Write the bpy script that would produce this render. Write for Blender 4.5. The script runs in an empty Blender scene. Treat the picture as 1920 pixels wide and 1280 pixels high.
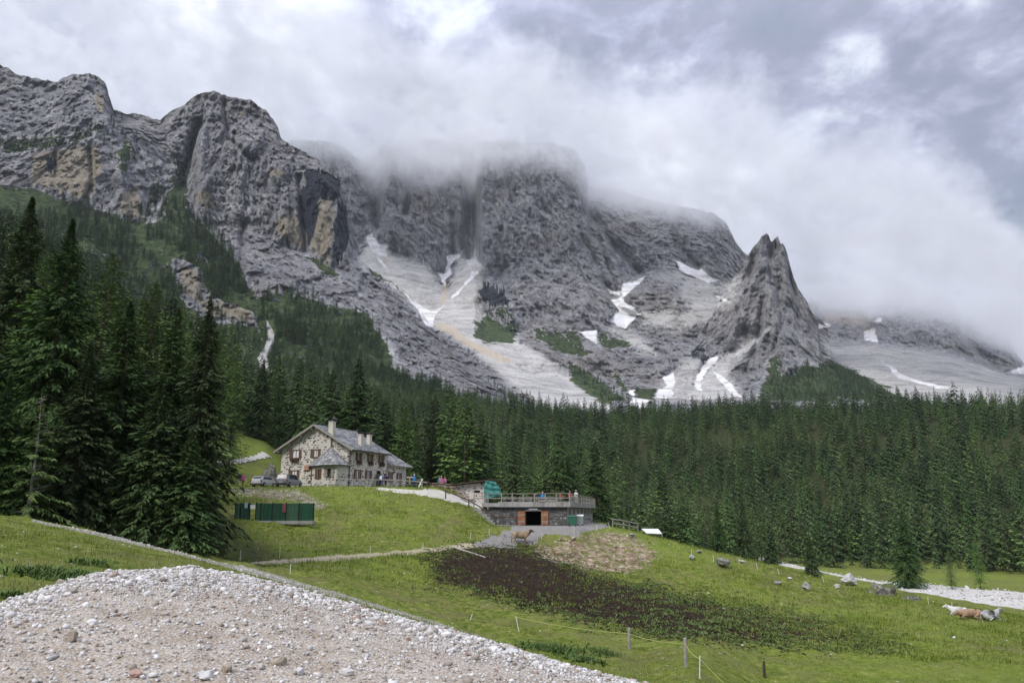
import bpy, bmesh, math, random
import numpy as np
from mathutils import Vector, Matrix
R = math.radians
random.seed(7); RNG = np.random.default_rng(11)
SC = bpy.context.scene
COL = SC.collection

# ------------------------------------------------------------------ camera
F = 1450.0                      # focal length in pixels of the 1920 px wide photograph
PITCH = math.atan(320.0 / F)
cam_d = bpy.data.cameras.new('camera'); cam = bpy.data.objects.new('camera', cam_d); COL.objects.link(cam)
cam_d.sensor_width = 36; cam_d.lens = 36 * F / 1920; cam_d.clip_start = 0.1; cam_d.clip_end = 30000
cam.location = (0, 0, 0); cam.rotation_euler = (math.pi/2 + PITCH, 0, 0)
SC.camera = cam

# ------------------------------------------------------------------ world: an overcast sky with broken bright cloud
SUN_EL, SUN_AZ = 44, -142      # degrees; azimuth clockwise from +Y
W = bpy.data.worlds.new('World'); SC.world = W; W.use_nodes = True
nt = W.node_tree; nt.nodes.clear(); L = nt.links
def wn(t, **k):
    n = nt.nodes.new(t)
    for a, b in k.items(): setattr(n, a, b)
    return n
def wm(op, a, b=None, c=None):
    n = wn('ShaderNodeMath', operation=op)
    for i, v in enumerate((a, b, c)):
        if v is None: continue
        if hasattr(v, 'links') or hasattr(v, 'is_output'): L.new(v, n.inputs[i])
        else: n.inputs[i].default_value = v
    return n.outputs[0]
out = wn('ShaderNodeOutputWorld'); bg = wn('ShaderNodeBackground'); L.new(bg.outputs[0], out.inputs[0])
sky = wn('ShaderNodeTexSky', sky_type='NISHITA'); sky.sun_disc = False
sky.sun_elevation = R(SUN_EL); sky.sun_rotation = R(SUN_AZ); sky.altitude = 1800; sky.air_density = 1.0; sky.dust_density = 1.5
tc = wn('ShaderNodeTexCoord'); sep = wn('ShaderNodeSeparateXYZ'); L.new(tc.outputs['Generated'], sep.inputs[0])
den = wm('ADD', wm('MAXIMUM', sep.outputs[2], 0.0), 0.5)
cmb = wn('ShaderNodeCombineXYZ')
L.new(wm('DIVIDE', sep.outputs[0], den), cmb.inputs[0]); L.new(wm('DIVIDE', sep.outputs[1], den), cmb.inputs[1])
L.new(wm('MULTIPLY', sep.outputs[2], 1.2), cmb.inputs[2])
def wnoise(scale, detail, rough, dist=0.0, off=(0, 0, 0)):
    mp = wn('ShaderNodeMapping'); mp.inputs['Location'].default_value = off
    L.new(cmb.outputs[0], mp.inputs[0])
    n = wn('ShaderNodeTexNoise'); n.inputs['Scale'].default_value = scale; n.inputs['Detail'].default_value = detail
    n.inputs['Roughness'].default_value = rough; n.inputs['Distortion'].default_value = dist
    L.new(mp.outputs[0], n.inputs['Vector']); return n.outputs['Fac']
big = wnoise(1.9, 4, 0.55, 0.4, (3.1, 0.7, 0)); med = wnoise(5.0, 7, 0.58, 0.5, (1.4, 5.2, 2)); fine = wnoise(14, 6, 0.6, 0.3, (7, 1, 4))
fac = wm('ADD', wm('ADD', wm('MULTIPLY', wm('SUBTRACT', big, 0.5), 1.1), wm('MULTIPLY', wm('SUBTRACT', med, 0.5), 2.5)), wm('MULTIPLY', wm('SUBTRACT', fine, 0.5), 1.1))
def pdir(px, py):
    cx, cy = (px-960)/F, (640-py)/F
    c, s = math.cos(PITCH), math.sin(PITCH)
    v = Vector((cx, c - s*cy, s + c*cy)); return v.normalized()
# where the cloud deck is thin and bright, and where it is thick and dark
for px, py, rad, amp in ((430, 40, 10, .30), (300, 130, 9, .16), (700, 180, 11, .2), (900, 110, 8, .06), (1180, 190, 8, .24), (1140, 10, 9, -.18), (560, 260, 8, .25),
                         (1330, 120, 7, -.04), (1320, 330, 10, .04), (1640, 330, 8, .02), (60, 60, 11, -.12), (640, 60, 5, -.16), (220, 20, 6, -.12), (1480, 60, 9, -.08),
                         (1740, 230, 14, -.10), (1850, 60, 12, -.05), (1900, 480, 12, -.08), (560, 20, 6, .14), (1000, 230, 8, .1), (1560, 160, 5, .08), (1250, 270, 4, .2), (1400, 310, 4, .2), (1510, 300, 4, .16), (1590, 120, 3, .22), (1600, 420, 5, .12), (880, 130, 4, .1), (1060, 90, 4, -.16), (780, 90, 4, -.2), (350, 60, 4, .15), (470, 30, 3, .25), (690, 170, 4, .2), (1200, 120, 4, -.12), (1660, 100, 6, -.04)):
    d = wn('ShaderNodeVectorMath', operation='DOT_PRODUCT'); L.new(tc.outputs['Generated'], d.inputs[0]); d.inputs[1].default_value = pdir(px, py)
    mr = wn('ShaderNodeMapRange', interpolation_type='SMOOTHSTEP'); L.new(d.outputs['Value'], mr.inputs[0])
    mr.inputs[1].default_value = math.cos(R(rad)); mr.inputs[2].default_value = 1.0; mr.inputs[3].default_value = 0; mr.inputs[4].default_value = amp
    fac = wm('ADD', fac, mr.outputs[0])
fac = wm('ADD', wm('MULTIPLY', fac, 0.78), 0.49)
cr = wn('ShaderNodeValToRGB'); L.new(fac, cr.inputs[0]); e = cr.color_ramp.elements
e[0].position = 0.0; e[0].color = (.15, .175, .225, 1); e[1].position = 1.0; e[1].color = (.72, .74, .78, 1)
for p, c in ((.3, (.198, .210, .275, 1)), (.5, (.275, .288, .375, 1)), (.72, (.45, .48, .55, 1))):
    k = e.new(p); k.color = c
# overcast skies brighten towards the zenith
zen = wn('ShaderNodeMapRange'); L.new(sep.outputs[2], zen.inputs[0]); zen.inputs[1].default_value = .50; zen.inputs[2].default_value = 1.0; zen.inputs[3].default_value = 1.0; zen.inputs[4].default_value = 2.8
SKY_STRENGTH = 0.1
sc_ = wn('ShaderNodeVectorMath', operation='SCALE'); L.new(cr.outputs[0], sc_.inputs[0]); L.new(wm('MULTIPLY', zen.outputs[0], 1/SKY_STRENGTH), sc_.inputs[3])
mx = wn('ShaderNodeMix', data_type='RGBA'); mx.inputs[0].default_value = 0.93
L.new(sky.outputs[0], mx.inputs['A'] if 'A' in mx.inputs else mx.inputs[6]); L.new(sc_.outputs[0], mx.inputs[7])
L.new(mx.outputs[2], bg.inputs[0]); bg.inputs[1].default_value = SKY_STRENGTH

sd = bpy.data.lights.new('sun', 'SUN'); sd.energy = 1.5; sd.angle = R(22); sd.color = (1.0, .965, .90)
sun = bpy.data.objects.new('sun', sd); COL.objects.link(sun)
sv = Vector((math.sin(R(SUN_AZ))*math.cos(R(SUN_EL)), math.cos(R(SUN_AZ))*math.cos(R(SUN_EL)), math.sin(R(SUN_EL))))
sun.rotation_euler = sv.to_track_quat('Z', 'Y').to_euler()

vs = SC.view_settings; vs.view_transform = 'Standard'; vs.look = 'None'; vs.gamma = 1; vs.use_curve_mapping = False; vs.exposure = 0.88
cy = SC.cycles
cy.max_bounces = 12; cy.diffuse_bounces = 2; cy.glossy_bounces = 2; cy.transmission_bounces = 2; cy.transparent_max_bounces = 8; cy.volume_bounces = 12
cy.use_denoising = True; cy.caustics_reflective = False; cy.caustics_refractive = False
# ------------------------------------------------------------------ measuring: photo pixel -> direction / point
CP, SP = math.cos(PITCH), math.sin(PITCH)
def ray(px, py):
    """azimuth (rad, clockwise from +Y) and slope (z per metre of horizontal range) of photo pixels"""
    px = np.asarray(px, float); py = np.asarray(py, float)
    cx = (px-960)/F; cyy = (640-py)/F
    y = CP - SP*cyy; z = SP + CP*cyy
    return np.arctan2(cx, y), z/np.hypot(cx, y)
def at(px, py, y):
    """the point at world depth y seen at photo pixel (px, py)"""
    cx = (px-960)/F; cyy = (640-py)/F
    dy = CP - SP*cyy; dz = SP + CP*cyy
    return Vector((cx*y/dy, y, dz*y/dy))
def proj(x, y, z):
    d = y*CP + z*SP; u = -y*SP + z*CP
    return 960 + F*x/d, 640 - F*u/d

# ------------------------------------------------------------------ numpy noise
_perm = np.random.default_rng(3).permutation(256); _perm = np.concatenate([_perm, _perm]).astype(np.int64)
_g = np.random.default_rng(5).normal(size=(256, 3)); _g = (_g/np.linalg.norm(_g, axis=1, keepdims=True)).astype(np.float32)
def gnoise(x, y, z):
    x = np.asarray(x, np.float64); y = np.asarray(y, np.float64); z = np.asarray(z, np.float64)
    xi, yi, zi = np.floor(x).astype(np.int64), np.floor(y).astype(np.int64), np.floor(z).astype(np.int64)
    fx, fy, fz = (x-xi).astype(np.float32), (y-yi).astype(np.float32), (z-zi).astype(np.float32)
    xi &= 255; yi &= 255; zi &= 255
    s = lambda t: t*t*t*(t*(t*6-15)+10)
    u, v, w = s(fx), s(fy), s(fz)
    def c(dx, dy, dz):
        h = _perm[_perm[_perm[(xi+dx) & 255] + ((yi+dy) & 255)] + ((zi+dz) & 255)]
        g = _g[h]; return g[..., 0]*(fx-dx) + g[..., 1]*(fy-dy) + g[..., 2]*(fz-dz)
    l = lambda a, b, t: a + (b-a)*t
    return l(l(l(c(0,0,0), c(1,0,0), u), l(c(0,1,0), c(1,1,0), u), v), l(l(c(0,0,1), c(1,0,1), u), l(c(0,1,1), c(1,1,1), u), v), w)*1.6
def fbm(x, y, z, oct=5, gain=.5, lac=2.03):
    a, t, s = 1., 0., 0.
    for i in range(oct):
        t = t + a*gnoise(x+17.3*i, y-9.1*i, z+5.7*i); s += a; a *= gain; x = x*lac; y = y*lac; z = z*lac
    return t/s
def ridged(x, y, z, oct=5, gain=.55, lac=2.07):
    a, t, s, w = 1., 0., 0., 1.
    for i in range(oct):
        n = 1-np.abs(gnoise(x+31.7*i, y+3.1*i, z-8.3*i)); n = n*n
        t = t + a*n*w; s += a; w = np.clip(n*1.6, 0, 1); a *= gain; x = x*lac; y = y*lac; z = z*lac
    return t/s
def sstep(a, b, x):
    t = np.clip((x-a)/(b-a), 0, 1); return t*t*(3-2*t)
def poly_sd(X, Y, P):
    """signed distance to polygon P, positive inside"""
    P = np.asarray(P, float); d = np.full(X.shape, 1e18); ins = np.zeros(X.shape, bool)
    n = len(P)
    for i in range(n):
        ax, ay = P[i]; bx, by = P[(i+1) % n]
        ex, ey = bx-ax, by-ay; q = ex*ex+ey*ey + 1e-12
        t = np.clip(((X-ax)*ex+(Y-ay)*ey)/q, 0, 1)
        d = np.minimum(d, (X-ax-t*ex)**2+(Y-ay-t*ey)**2)
        if ay != by:
            c = (ay > Y) != (by > Y); xx = ax + (Y-ay)*ex/(ey if ey else 1e-9)
            ins ^= c & (X < xx)
    d = np.sqrt(d); return np.where(ins, d, -d)
def line_d(X, Y, P):
    """distance to polyline P and parameter 0..1 along it"""
    P = np.asarray(P, float); d = np.full(X.shape, 1e18); tt = np.zeros(X.shape)
    for i in range(len(P)-1):
        ax, ay = P[i][:2]; bx, by = P[i+1][:2]; ex, ey = bx-ax, by-ay; q = ex*ex+ey*ey+1e-12
        t = np.clip(((X-ax)*ex+(Y-ay)*ey)/q, 0, 1); dd = (X-ax-t*ex)**2+(Y-ay-t*ey)**2
        m = dd < d; d = np.where(m, dd, d); tt = np.where(m, (i+t)/(len(P)-1), tt)
    return np.sqrt(d), tt

# ------------------------------------------------------------------ objects
def tag(o, label=None, cat=None, group=None, kind=None):
    if label: o['label'] = label
    if cat: o['category'] = cat
    if group: o['group'] = group
    if kind: o['kind'] = kind
    return o
def link(name, me, parent=None, mat=None):
    o = bpy.data.objects.new(name, me); COL.objects.link(o)
    if parent is not None: o.parent = parent
    if mat is not None and me is not None:
        for m in (mat if isinstance(mat, (list, tuple)) else [mat]): me.materials.append(m)
    return o
def empty(name, loc=(0, 0, 0), rz=0.0):
    o = bpy.data.objects.new(name, None); COL.objects.link(o); o.location = loc; o.rotation_euler = (0, 0, rz); o.empty_display_size = .2
    return o
def copy_tree(o, parent=None):
    c = o.copy(); COL.objects.link(c); c.parent = parent
    for ch in list(o.children): copy_tree(ch, c)
    return c
def np_mesh(name, V, Fq, smooth=True, attrs=None):
    """fast mesh: V (n,3), Fq (m,k) all the same corner count"""
    V = np.ascontiguousarray(V, np.float32); Fq = np.ascontiguousarray(Fq, np.int32)
    me = bpy.data.meshes.new(name); me.vertices.add(len(V)); me.vertices.foreach_set('co', V.ravel())
    m, k = Fq.shape
    me.loops.add(m*k); me.loops.foreach_set('vertex_index', Fq.ravel())
    me.polygons.add(m); me.polygons.foreach_set('loop_start', np.arange(0, m*k, k, dtype=np.int32))
    if smooth: me.polygons.foreach_set('use_smooth', np.ones(m, bool))
    if attrs:
        for n, a in attrs.items():
            at_ = me.attributes.new(n, 'FLOAT', 'POINT'); at_.data.foreach_set('value', np.ascontiguousarray(a, np.float32).ravel())
    me.update(calc_edges=True); me.validate(verbose=False) if False else None
    return me
def grid_faces(nr, nc):
    i = np.arange(nr-1)[:, None]*nc + np.arange(nc-1)[None, :]
    return np.stack([i, i+1, i+nc+1, i+nc], -1).reshape(-1, 4)

class MB:
    """collects simple solids into one mesh, in a local frame"""
    def __init__(s): s.v = []; s.f = []; s.m = []; s.mi = 0
    def add(s, vs, fs):
        b = len(s.v); s.v += [tuple(v) for v in vs]; s.f += [tuple(b+i for i in f) for f in fs]; s.m += [s.mi]*len(fs); return s
    def box(s, x0, x1, y0, y1, z0, z1):
        return s.add([(x0,y0,z0),(x1,y0,z0),(x1,y1,z0),(x0,y1,z0),(x0,y0,z1),(x1,y0,z1),(x1,y1,z1),(x0,y1,z1)],
                     [(0,3,2,1),(4,5,6,7),(0,1,5,4),(1,2,6,5),(2,3,7,6),(3,0,4,7)])
    def bar(s, a, b, w, h=None, up=(0, 0, 1)):
        """a rectangular bar from a to b, w wide and h high"""
        a, b = Vector(a), Vector(b); h = h or w; d = (b-a).normalized(); up = Vector(up)
        if abs(d.dot(up)) > .98: up = Vector((1, 0, 0))
        sx = d.cross(up).normalized()*(w/2); sz = sx.cross(d).normalized()*(h/2)
        q = [a-sx-sz, a+sx-sz, a+sx+sz, a-sx+sz, b-sx-sz, b+sx-sz, b+sx+sz, b-sx+sz]
        return s.add(q, [(0,3,2,1),(4,5,6,7),(0,1,5,4),(1,2,6,5),(2,3,7,6),(3,0,4,7)])
    def tube(s, pts, rad, n=6, cap=True):
        pts = [Vector(p) for p in pts]; rs = rad if isinstance(rad, (list, tuple)) else [rad]*len(pts)
        b = len(s.v); k = len(pts); px = None
        for i, p in enumerate(pts):
            d = (pts[min(i+1, k-1)]-pts[max(i-1, 0)]).normalized()
            if px is None: px = d.cross(Vector((0, 0, 1)) if abs(d.z) < .95 else Vector((1, 0, 0))).normalized()
            px = (px - d*px.dot(d)).normalized(); py = d.cross(px)
            for j in range(n):
                t = 2*math.pi*j/n; s.v.append(tuple(p + (px*math.cos(t)+py*math.sin(t))*rs[i]))
        for i in range(k-1):
            for j in range(n):
                a = b+i*n+j; c = b+i*n+(j+1) % n; s.f.append((a, c, c+n, a+n)); s.m.append(s.mi)
        if cap: s.f.append(tuple(b+j for j in range(n))[::-1]); s.f.append(tuple(b+(k-1)*n+j for j in range(n))); s.m += [s.mi]*2
        return s
    def lathe(s, c, prof, n=10):
        """prof: (radius, height) pairs about a vertical axis through c"""
        b = len(s.v); c = Vector(c)
        for r, h in prof:
            for j in range(n):
                t = 2*math.pi*j/n; s.v.append((c.x+r*math.cos(t), c.y+r*math.sin(t), c.z+h))
        for i in range(len(prof)-1):
            for j in range(n):
                a = b+i*n+j; d = b+i*n+(j+1) % n; s.f.append((a, d, d+n, a+n)); s.m.append(s.mi)
        s.f.append(tuple(b+j for j in range(n))[::-1]); s.f.append(tuple(b+(len(prof)-1)*n+j for j in range(n))); s.m += [s.mi]*2
        return s
    def prism(s, poly, h, axis=2, off=0.0):
        """poly: 2-D outline; extruded from off to off+h along axis"""
        n = len(poly)
        def p(q, t): return (q[0], q[1], t) if axis == 2 else ((q[0], t, q[1]) if axis == 1 else (t, q[0], q[1]))
        vs = [p(q, off) for q in poly] + [p(q, off+h) for q in poly]
        return s.add(vs, [tuple(range(n))[::-1], tuple(range(n, 2*n))] + [(i, (i+1) % n, n+(i+1) % n, n+i) for i in range(n)])
    def build(s, name, mat, parent=None, smooth=False, bevel=0.0):
        me = bpy.data.meshes.new(name); me.from_pydata(s.v, [], s.f)
        bm = bmesh.new(); bm.from_mesh(me); bmesh.ops.recalc_face_normals(bm, faces=bm.faces)
        if bevel: bmesh.ops.bevel(bm, geom=bm.edges[:], offset=bevel, segments=2, affect='EDGES', profile=.6)
        bm.to_mesh(me); bm.free()
        if smooth: me.polygons.foreach_set('use_smooth', [True]*len(me.polygons))
        o = link(name, me, parent, mat)
        if isinstance(mat, (list, tuple)) and len(mat) > 1 and not bevel: me.polygons.foreach_set('material_index', s.m)
        return o

# ------------------------------------------------------------------ materials
class NT:
    def __init__(s, m): s.m = m; m.use_nodes = True; s.t = m.node_tree; s.n = s.t.nodes; s.l = s.t.links; s.n.clear()
    def node(s, t, ins=None, **k):
        n = s.n.new(t)
        for a, b in k.items(): setattr(n, a, b)
        for a, b in (ins or {}).items(): s.set(n.inputs[a], b)
        return n
    def set(s, i, v):
        if hasattr(v, 'is_output'): s.l.new(v, i)
        elif isinstance(v, (tuple, list)) and len(v) == 3 and i.type == 'RGBA': i.default_value = (*v, 1)
        else: i.default_value = v
    def math(s, op, a, b=0.0, c=0.0): return s.node('ShaderNodeMath', {0: a, 1: b, 2: c}, operation=op).outputs[0]
    def mix(s, f, a, b, blend='MIX'):
        n = s.node('ShaderNodeMix', data_type='RGBA', blend_type=blend); s.set(n.inputs[0], f); s.set(n.inputs[6], a); s.set(n.inputs[7], b); return n.outputs[2]
    def noise(s, scale, detail=4, rough=.55, vec=None, dist=0.0, col=False):
        n = s.node('ShaderNodeTexNoise', {'Scale': scale, 'Detail': detail, 'Roughness': rough, 'Distortion': dist})
        if vec is not None: s.l.new(vec, n.inputs['Vector'])
        return n.outputs['Color' if col else 'Fac']
    def vor(s, scale, vec=None, feature='F1', out='Distance', rand=1.0):
        n = s.node('ShaderNodeTexVoronoi', {'Scale': scale, 'Randomness': rand}, feature=feature)
        if vec is not None: s.l.new(vec, n.inputs['Vector'])
        return n.outputs[out]
    def ramp(s, f, stops):
        n = s.node('ShaderNodeValToRGB', {0: f}); e = n.color_ramp.elements
        while len(e) > 1: e.remove(e[0])
        e[0].position = stops[0][0]; e[0].color = (*stops[0][1], 1) if len(stops[0][1]) == 3 else stops[0][1]
        for p, c in stops[1:]:
            k = e.new(p); k.color = (*c, 1)
        return n.outputs[0]
    def rng(s, f, a, b, c=0.0, d=1.0, smooth=False):
        n = s.node('ShaderNodeMapRange', {0: f, 1: a, 2: b, 3: c, 4: d}); n.interpolation_type = 'SMOOTHSTEP' if smooth else 'LINEAR'; return n.outputs[0]
    def attr(s, name): return s.node('ShaderNodeAttribute', attribute_name=name).outputs['Fac']
    def pos(s, scale=(1, 1, 1)):
        g = s.node('ShaderNodeNewGeometry'); mp = s.node('ShaderNodeMapping', {0: g.outputs['Position'], 3: scale}); return mp.outputs[0]
    def obj(s, scale=(1, 1, 1)):
        g = s.node('ShaderNodeTexCoord'); mp = s.node('ShaderNodeMapping', {0: g.outputs['Object'], 3: scale}); return mp.outputs[0]
    def bump(s, h, strength=.5, dist=.1, normal=None):
        n = s.node('ShaderNodeBump', {'Height': h, 'Strength': strength, 'Distance': dist})
        if normal is not None: s.l.new(normal, n.inputs['Normal'])
        return n.outputs[0]
    def out(s, col, rough=.8, normal=None, metal=0.0, spec=.3, **k):
        b = s.node('ShaderNodeBsdfPrincipled', {'Base Color': col, 'Roughness': rough, 'Metallic': metal, 'Specular IOR Level': spec})
        for a, v in k.items(): s.set(b.inputs[a], v)
        if normal is not None: s.l.new(normal, b.inputs['Normal'])
        o = s.node('ShaderNodeOutputMaterial'); s.l.new(b.outputs[0], o.inputs[0]); return b
def newmat(name): return NT(bpy.data.materials.new(name))
def simple(name, col, rough=.7, var=.15, scale=6.0, bump=.0, metal=0.0, spec=.3, coords='obj'):
    """a plain surface with a little mottling of its own"""
    t = newmat(name); v = t.obj() if coords == 'obj' else t.pos()
    f = t.noise(scale, 5, .6, v); c = t.mix(t.rng(f, .3, .7), tuple(x*(1-var) for x in col), tuple(min(1, x*(1+var)) for x in col))
    nrm = t.bump(f, bump, .03) if bump else None
    t.out(c, rough, nrm, metal, spec); return t.m
# ------------------------------------------------------------------ terrain: heights given along lines seen in the photograph, at their real distances
def _c2(l): return [(500+x/2.56, 200+y/2.56) for x, y in l]
def _c3(l): return [(1050+x/2.207, 350+y/2.207) for x, y in l]
def ln(pts, az):
    """line of (px, py, r) -> range and height at each azimuth"""
    a, te = ray([p[0] for p in pts], [p[1] for p in pts]); r = np.array([p[2] for p in pts], float)
    o = np.argsort(a); rr = np.interp(az, a[o], r[o]); return rr, np.interp(az, a[o], te[o])*rr
def lz(r, pts, az):
    """line at range r (or per point) with heights (px at the horizon, z[, r])"""
    a = np.arctan2((np.array([p[0] for p in pts], float)-960)/F, 1/CP)
    rr = np.interp(az, a, [p[2] if len(p) > 2 else r for p in pts]); return rr, np.interp(az, a, [p[1] for p in pts])
NA, NR = 640, 380
az_in = np.linspace(R(-40), R(40), NA)
az_out = np.concatenate([np.linspace(R(-180), R(-42), 34)]), np.concatenate([np.linspace(R(42), R(180), 34)])
AZ = np.concatenate([az_out[0], az_in, az_out[1]])
RG = np.geomspace(1.2, 1000, NR)
def ground_lines(az):
    Ls = []
    one = np.ones_like(az)
    Ls.append((0.2*one, -1.62*one)); Ls.append((6*one, -1.75*one))
    Ls.append(lz(12, [(-300, -1.5), (0, -1.5), (300, -1.75), (600, -2.0), (900, -2.5), (1200, -3.1), (1600, -3.6), (2100, -4)], az))
    # outer edge of the near bank
    Ls.append(ln([(-250, 950, 58), (0, 966, 50), (100, 982, 46), (200, 1003, 40), (330, 1035, 33), (420, 1060, 29), (520, 1088, 25), (620, 1118, 22), (750, 1157, 19.5), (870, 1193, 17.5),
                  (980, 1228, 16.4), (1100, 1268, 15.5), (1250, 1320, 15), (1500, 1400, 14), (2150, 1560, 13.5)], az))
    r3, z3 = Ls[-1]
    rl, zl = ln([(-250, 960, 70), (0, 972, 64), (200, 1004, 60), (330, 1034, 55), (420, 1052, 52), (480, 1066, 50), (600, 1112, 42), (750, 1160, 42), (900, 1192, 42),
                 (1050, 1212, 41), (1200, 1228, 41.5), (1300, 1254, 35), (1440, 1274, 43), (1600, 1272, 46), (1920, 1285, 48), (2150, 1290, 50)], az)
    Ls.append((r3+0.45*(rl-r3), z3+0.8*(zl-z3))); Ls.append((rl, zl))
    # foot of the manured slope / track
    Ls.append(ln([(-250, 955, 84), (0, 965, 80), (200, 990, 74), (330, 1010, 70), (430, 1043, 66), (480, 1057, 64), (600, 1047, 68), (750, 1034, 74), (900, 1021, 80), (975, 1023, 84),
                  (1050, 1048, 80), (1100, 1075, 77), (1250, 1110, 72), (1400, 1140, 70), (1600, 1180, 68), (1920, 1215, 66), (2150, 1230, 66)], az))
    Ls.append(ln([(-250, 920, 112), (0, 925, 108), (200, 925, 102), (420, 918, 100), (520, 916.5, 101), (650, 919, 102), (740, 920, 102), (800, 925, 101), (850, 940, 97), (900, 963, 93), (935, 980, 89.5), (975, 990, 89),
                  (1062, 991, 90), (1140, 988, 97), (1180, 995, 97), (1230, 1008, 96), (1280, 1022, 95), (1400, 1050, 94), (1500, 1077, 94), (1600, 1105, 94), (1700, 1122, 95), (1920, 1160, 92), (2150, 1175, 90)], az))
    Ls.append(lz(128, [(-300, 7.5), (200, 5.5), (420, 4.6), (520, 3.35), (740, 3.2), (820, 2.6), (900, 1.6), (980, -0.6), (1060, -1.7), (1130, -2.4), (1180, -5.5), (1280, -8.5), (1500, -13), (1900, -15.5), (2150, -16)], az))
    Ls.append(lz(172, [(-300, 26), (200, 19), (350, 16.5), (430, 14.6), (490, 13.2), (560, 8), (640, 4), (760, 1.5), (900, -2), (1000, -7), (1150, -13), (1300, -17), (1500, -18), (1900, -18.2), (2150, -18)], az))
    Ls.append(lz(300, [(-300, 78), (0, 66), (250, 46), (430, 33), (600, 20), (800, 6), (1000, -5), (1200, -13), (1400, -17), (1600, -18.2), (1900, -18.6), (2150, -18)], az))
    Ls.append(lz(420, [(-300, 140), (0, 118), (250, 82), (430, 58), (600, 42), (800, 26), (1000, 14), (1200, 4), (1400, 0), (1600, 2), (1900, 5), (2150, 8)], az))
    Ls.append(ln([(-250, 440, 660), (0, 490, 660), (120, 540, 660), (250, 610, 660), (400, 690, 660), (500, 728, 660), (700, 760, 660), (900, 778, 660), (1150, 795, 660), (1300, 788, 660),
                  (1600, 780, 660), (1920, 778, 660), (2150, 770, 660)], az))
    r_, z_ = Ls[-1]; Ls.append((r_+350, z_+np.interp(az, [R(-30), R(-5), R(5)], [60, 30, -10])))
    return Ls
def pchip(xk, yk, x):
    """monotone cubic through K knots (K, n), at x (m,) -> (n, m)"""
    h = np.diff(xk, axis=0); dl = np.diff(yk, axis=0)/h; m = np.zeros_like(yk)
    w1 = 2*h[1:]+h[:-1]; w2 = h[1:]+2*h[:-1]; s = dl[1:]*dl[:-1] > 0
    with np.errstate(divide='ignore', invalid='ignore'): hm = (w1+w2)/(w1/dl[:-1]+w2/dl[1:])
    m[1:-1] = np.where(s, hm, 0); m[0] = dl[0]; m[-1] = dl[-1]
    n = xk.shape[1]; outz = np.empty((n, len(x)))
    for i in range(n):
        k = np.clip(np.searchsorted(xk[:, i], x)-1, 0, len(h)-1); hh = h[k, i]; t = np.clip((x-xk[k, i])/hh, -.5, 1)
        outz[i] = (2*t**3-3*t**2+1)*yk[k, i]+(t**3-2*t**2+t)*hh*m[k, i]+(-2*t**3+3*t**2)*yk[k+1, i]+(t**3-t**2)*hh*m[k+1, i]
    return outz
_Ls = ground_lines(AZ)
XK = np.array([l[0] for l in _Ls]); YK = np.array([l[1] for l in _Ls])
for k in range(1, len(XK)): XK[k] = np.maximum(XK[k], XK[k-1]+.8)
# blend towards gentle ground behind the camera
back = sstep(R(60), R(110), np.abs(AZ))
GZ = pchip(XK, YK, RG)
# smooth the creases a little along azimuth
for _ in range(3): GZ[1:-1] = GZ[1:-1]*.5 + (GZ[:-2]+GZ[2:])*.25
GX = RG[None, :]*np.sin(AZ)[:, None]; GY = RG[None, :]*np.cos(AZ)[:, None]
flat = -1.6 - RG[None, :]*.01 + 4*fbm(GX/60, GY/60, 0*GX, 3)*sstep(5, 60, RG)[None, :]
GZ = GZ*(1-back[:, None]) + flat*back[:, None]
RR = np.broadcast_to(RG[None, :], GZ.shape)
GZ += (ridged(GX/3.2, GY/3.2, GX*0+1, 3)-.5)*.42*sstep(30, 55, RR)*sstep(150, 120, RR) + fbm(GX/14, GY/14, GX*0+3, 4)*np.clip((RR-8)/300, 0, .5)*1.1*(1-sstep(84, 92, RR)*(1-sstep(124, 134, RR))) + gnoise(GX/1.7, GY/1.7, GX*0)*.05*sstep(8, 20, RR)
# level pads: house terrace, forecourt, courtyard
def pad(poly, z, soft):
    global GZ
    w = sstep(-soft, 0, poly_sd(GX, GY, poly)); GZ = GZ*(1-w) + z*w
HZ = 3.18; FZ = -1.55; DZ = 1.24          # ground level of the house, the forecourt and the terrace deck
pad([(-44, 99.5), (-30, 101), (-20.5, 98.5), (-10, 103), (-8.5, 122), (-20, 128), (-44, 122)], HZ, 4.0)
pad([(-1.5, 86), (6.6, 86.8), (14.5, 128), (8, 131), (-2.5, 100)], FZ, 2.2)
def ground_z(x, y):
    x = np.asarray(x, float); y = np.asarray(y, float)
    a = np.arctan2(x, y); r = np.clip(np.hypot(x, y), RG[0], RG[-1]-1)
    ia = np.interp(a, AZ, np.arange(len(AZ))); ir = np.interp(r, RG, np.arange(NR))
    i0 = np.clip(np.floor(ia).astype(int), 0, len(AZ)-2); j0 = np.clip(np.floor(ir).astype(int), 0, NR-2); u = ia-i0; v = ir-j0
    return (GZ[i0, j0]*(1-u)+GZ[i0+1, j0]*u)*(1-v)+(GZ[i0, j0+1]*(1-u)+GZ[i0+1, j0+1]*u)*v
def gz(x, y): return float(ground_z(x, y))
def ground_at(px, py, r0=5, r1=900):
    """first place along the sight line of a photo pixel where it meets the ground"""
    a, te = ray(px, py); a = float(a); te = float(te); r = np.geomspace(r0, r1, 1500); z = ground_z(r*np.sin(a), r*np.cos(a))
    h = np.nonzero(z >= te*r)[0]
    k = h[0] if len(h) else len(r)-1
    return Vector((r[k]*math.sin(a), r[k]*math.cos(a), float(z[k])))

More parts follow.
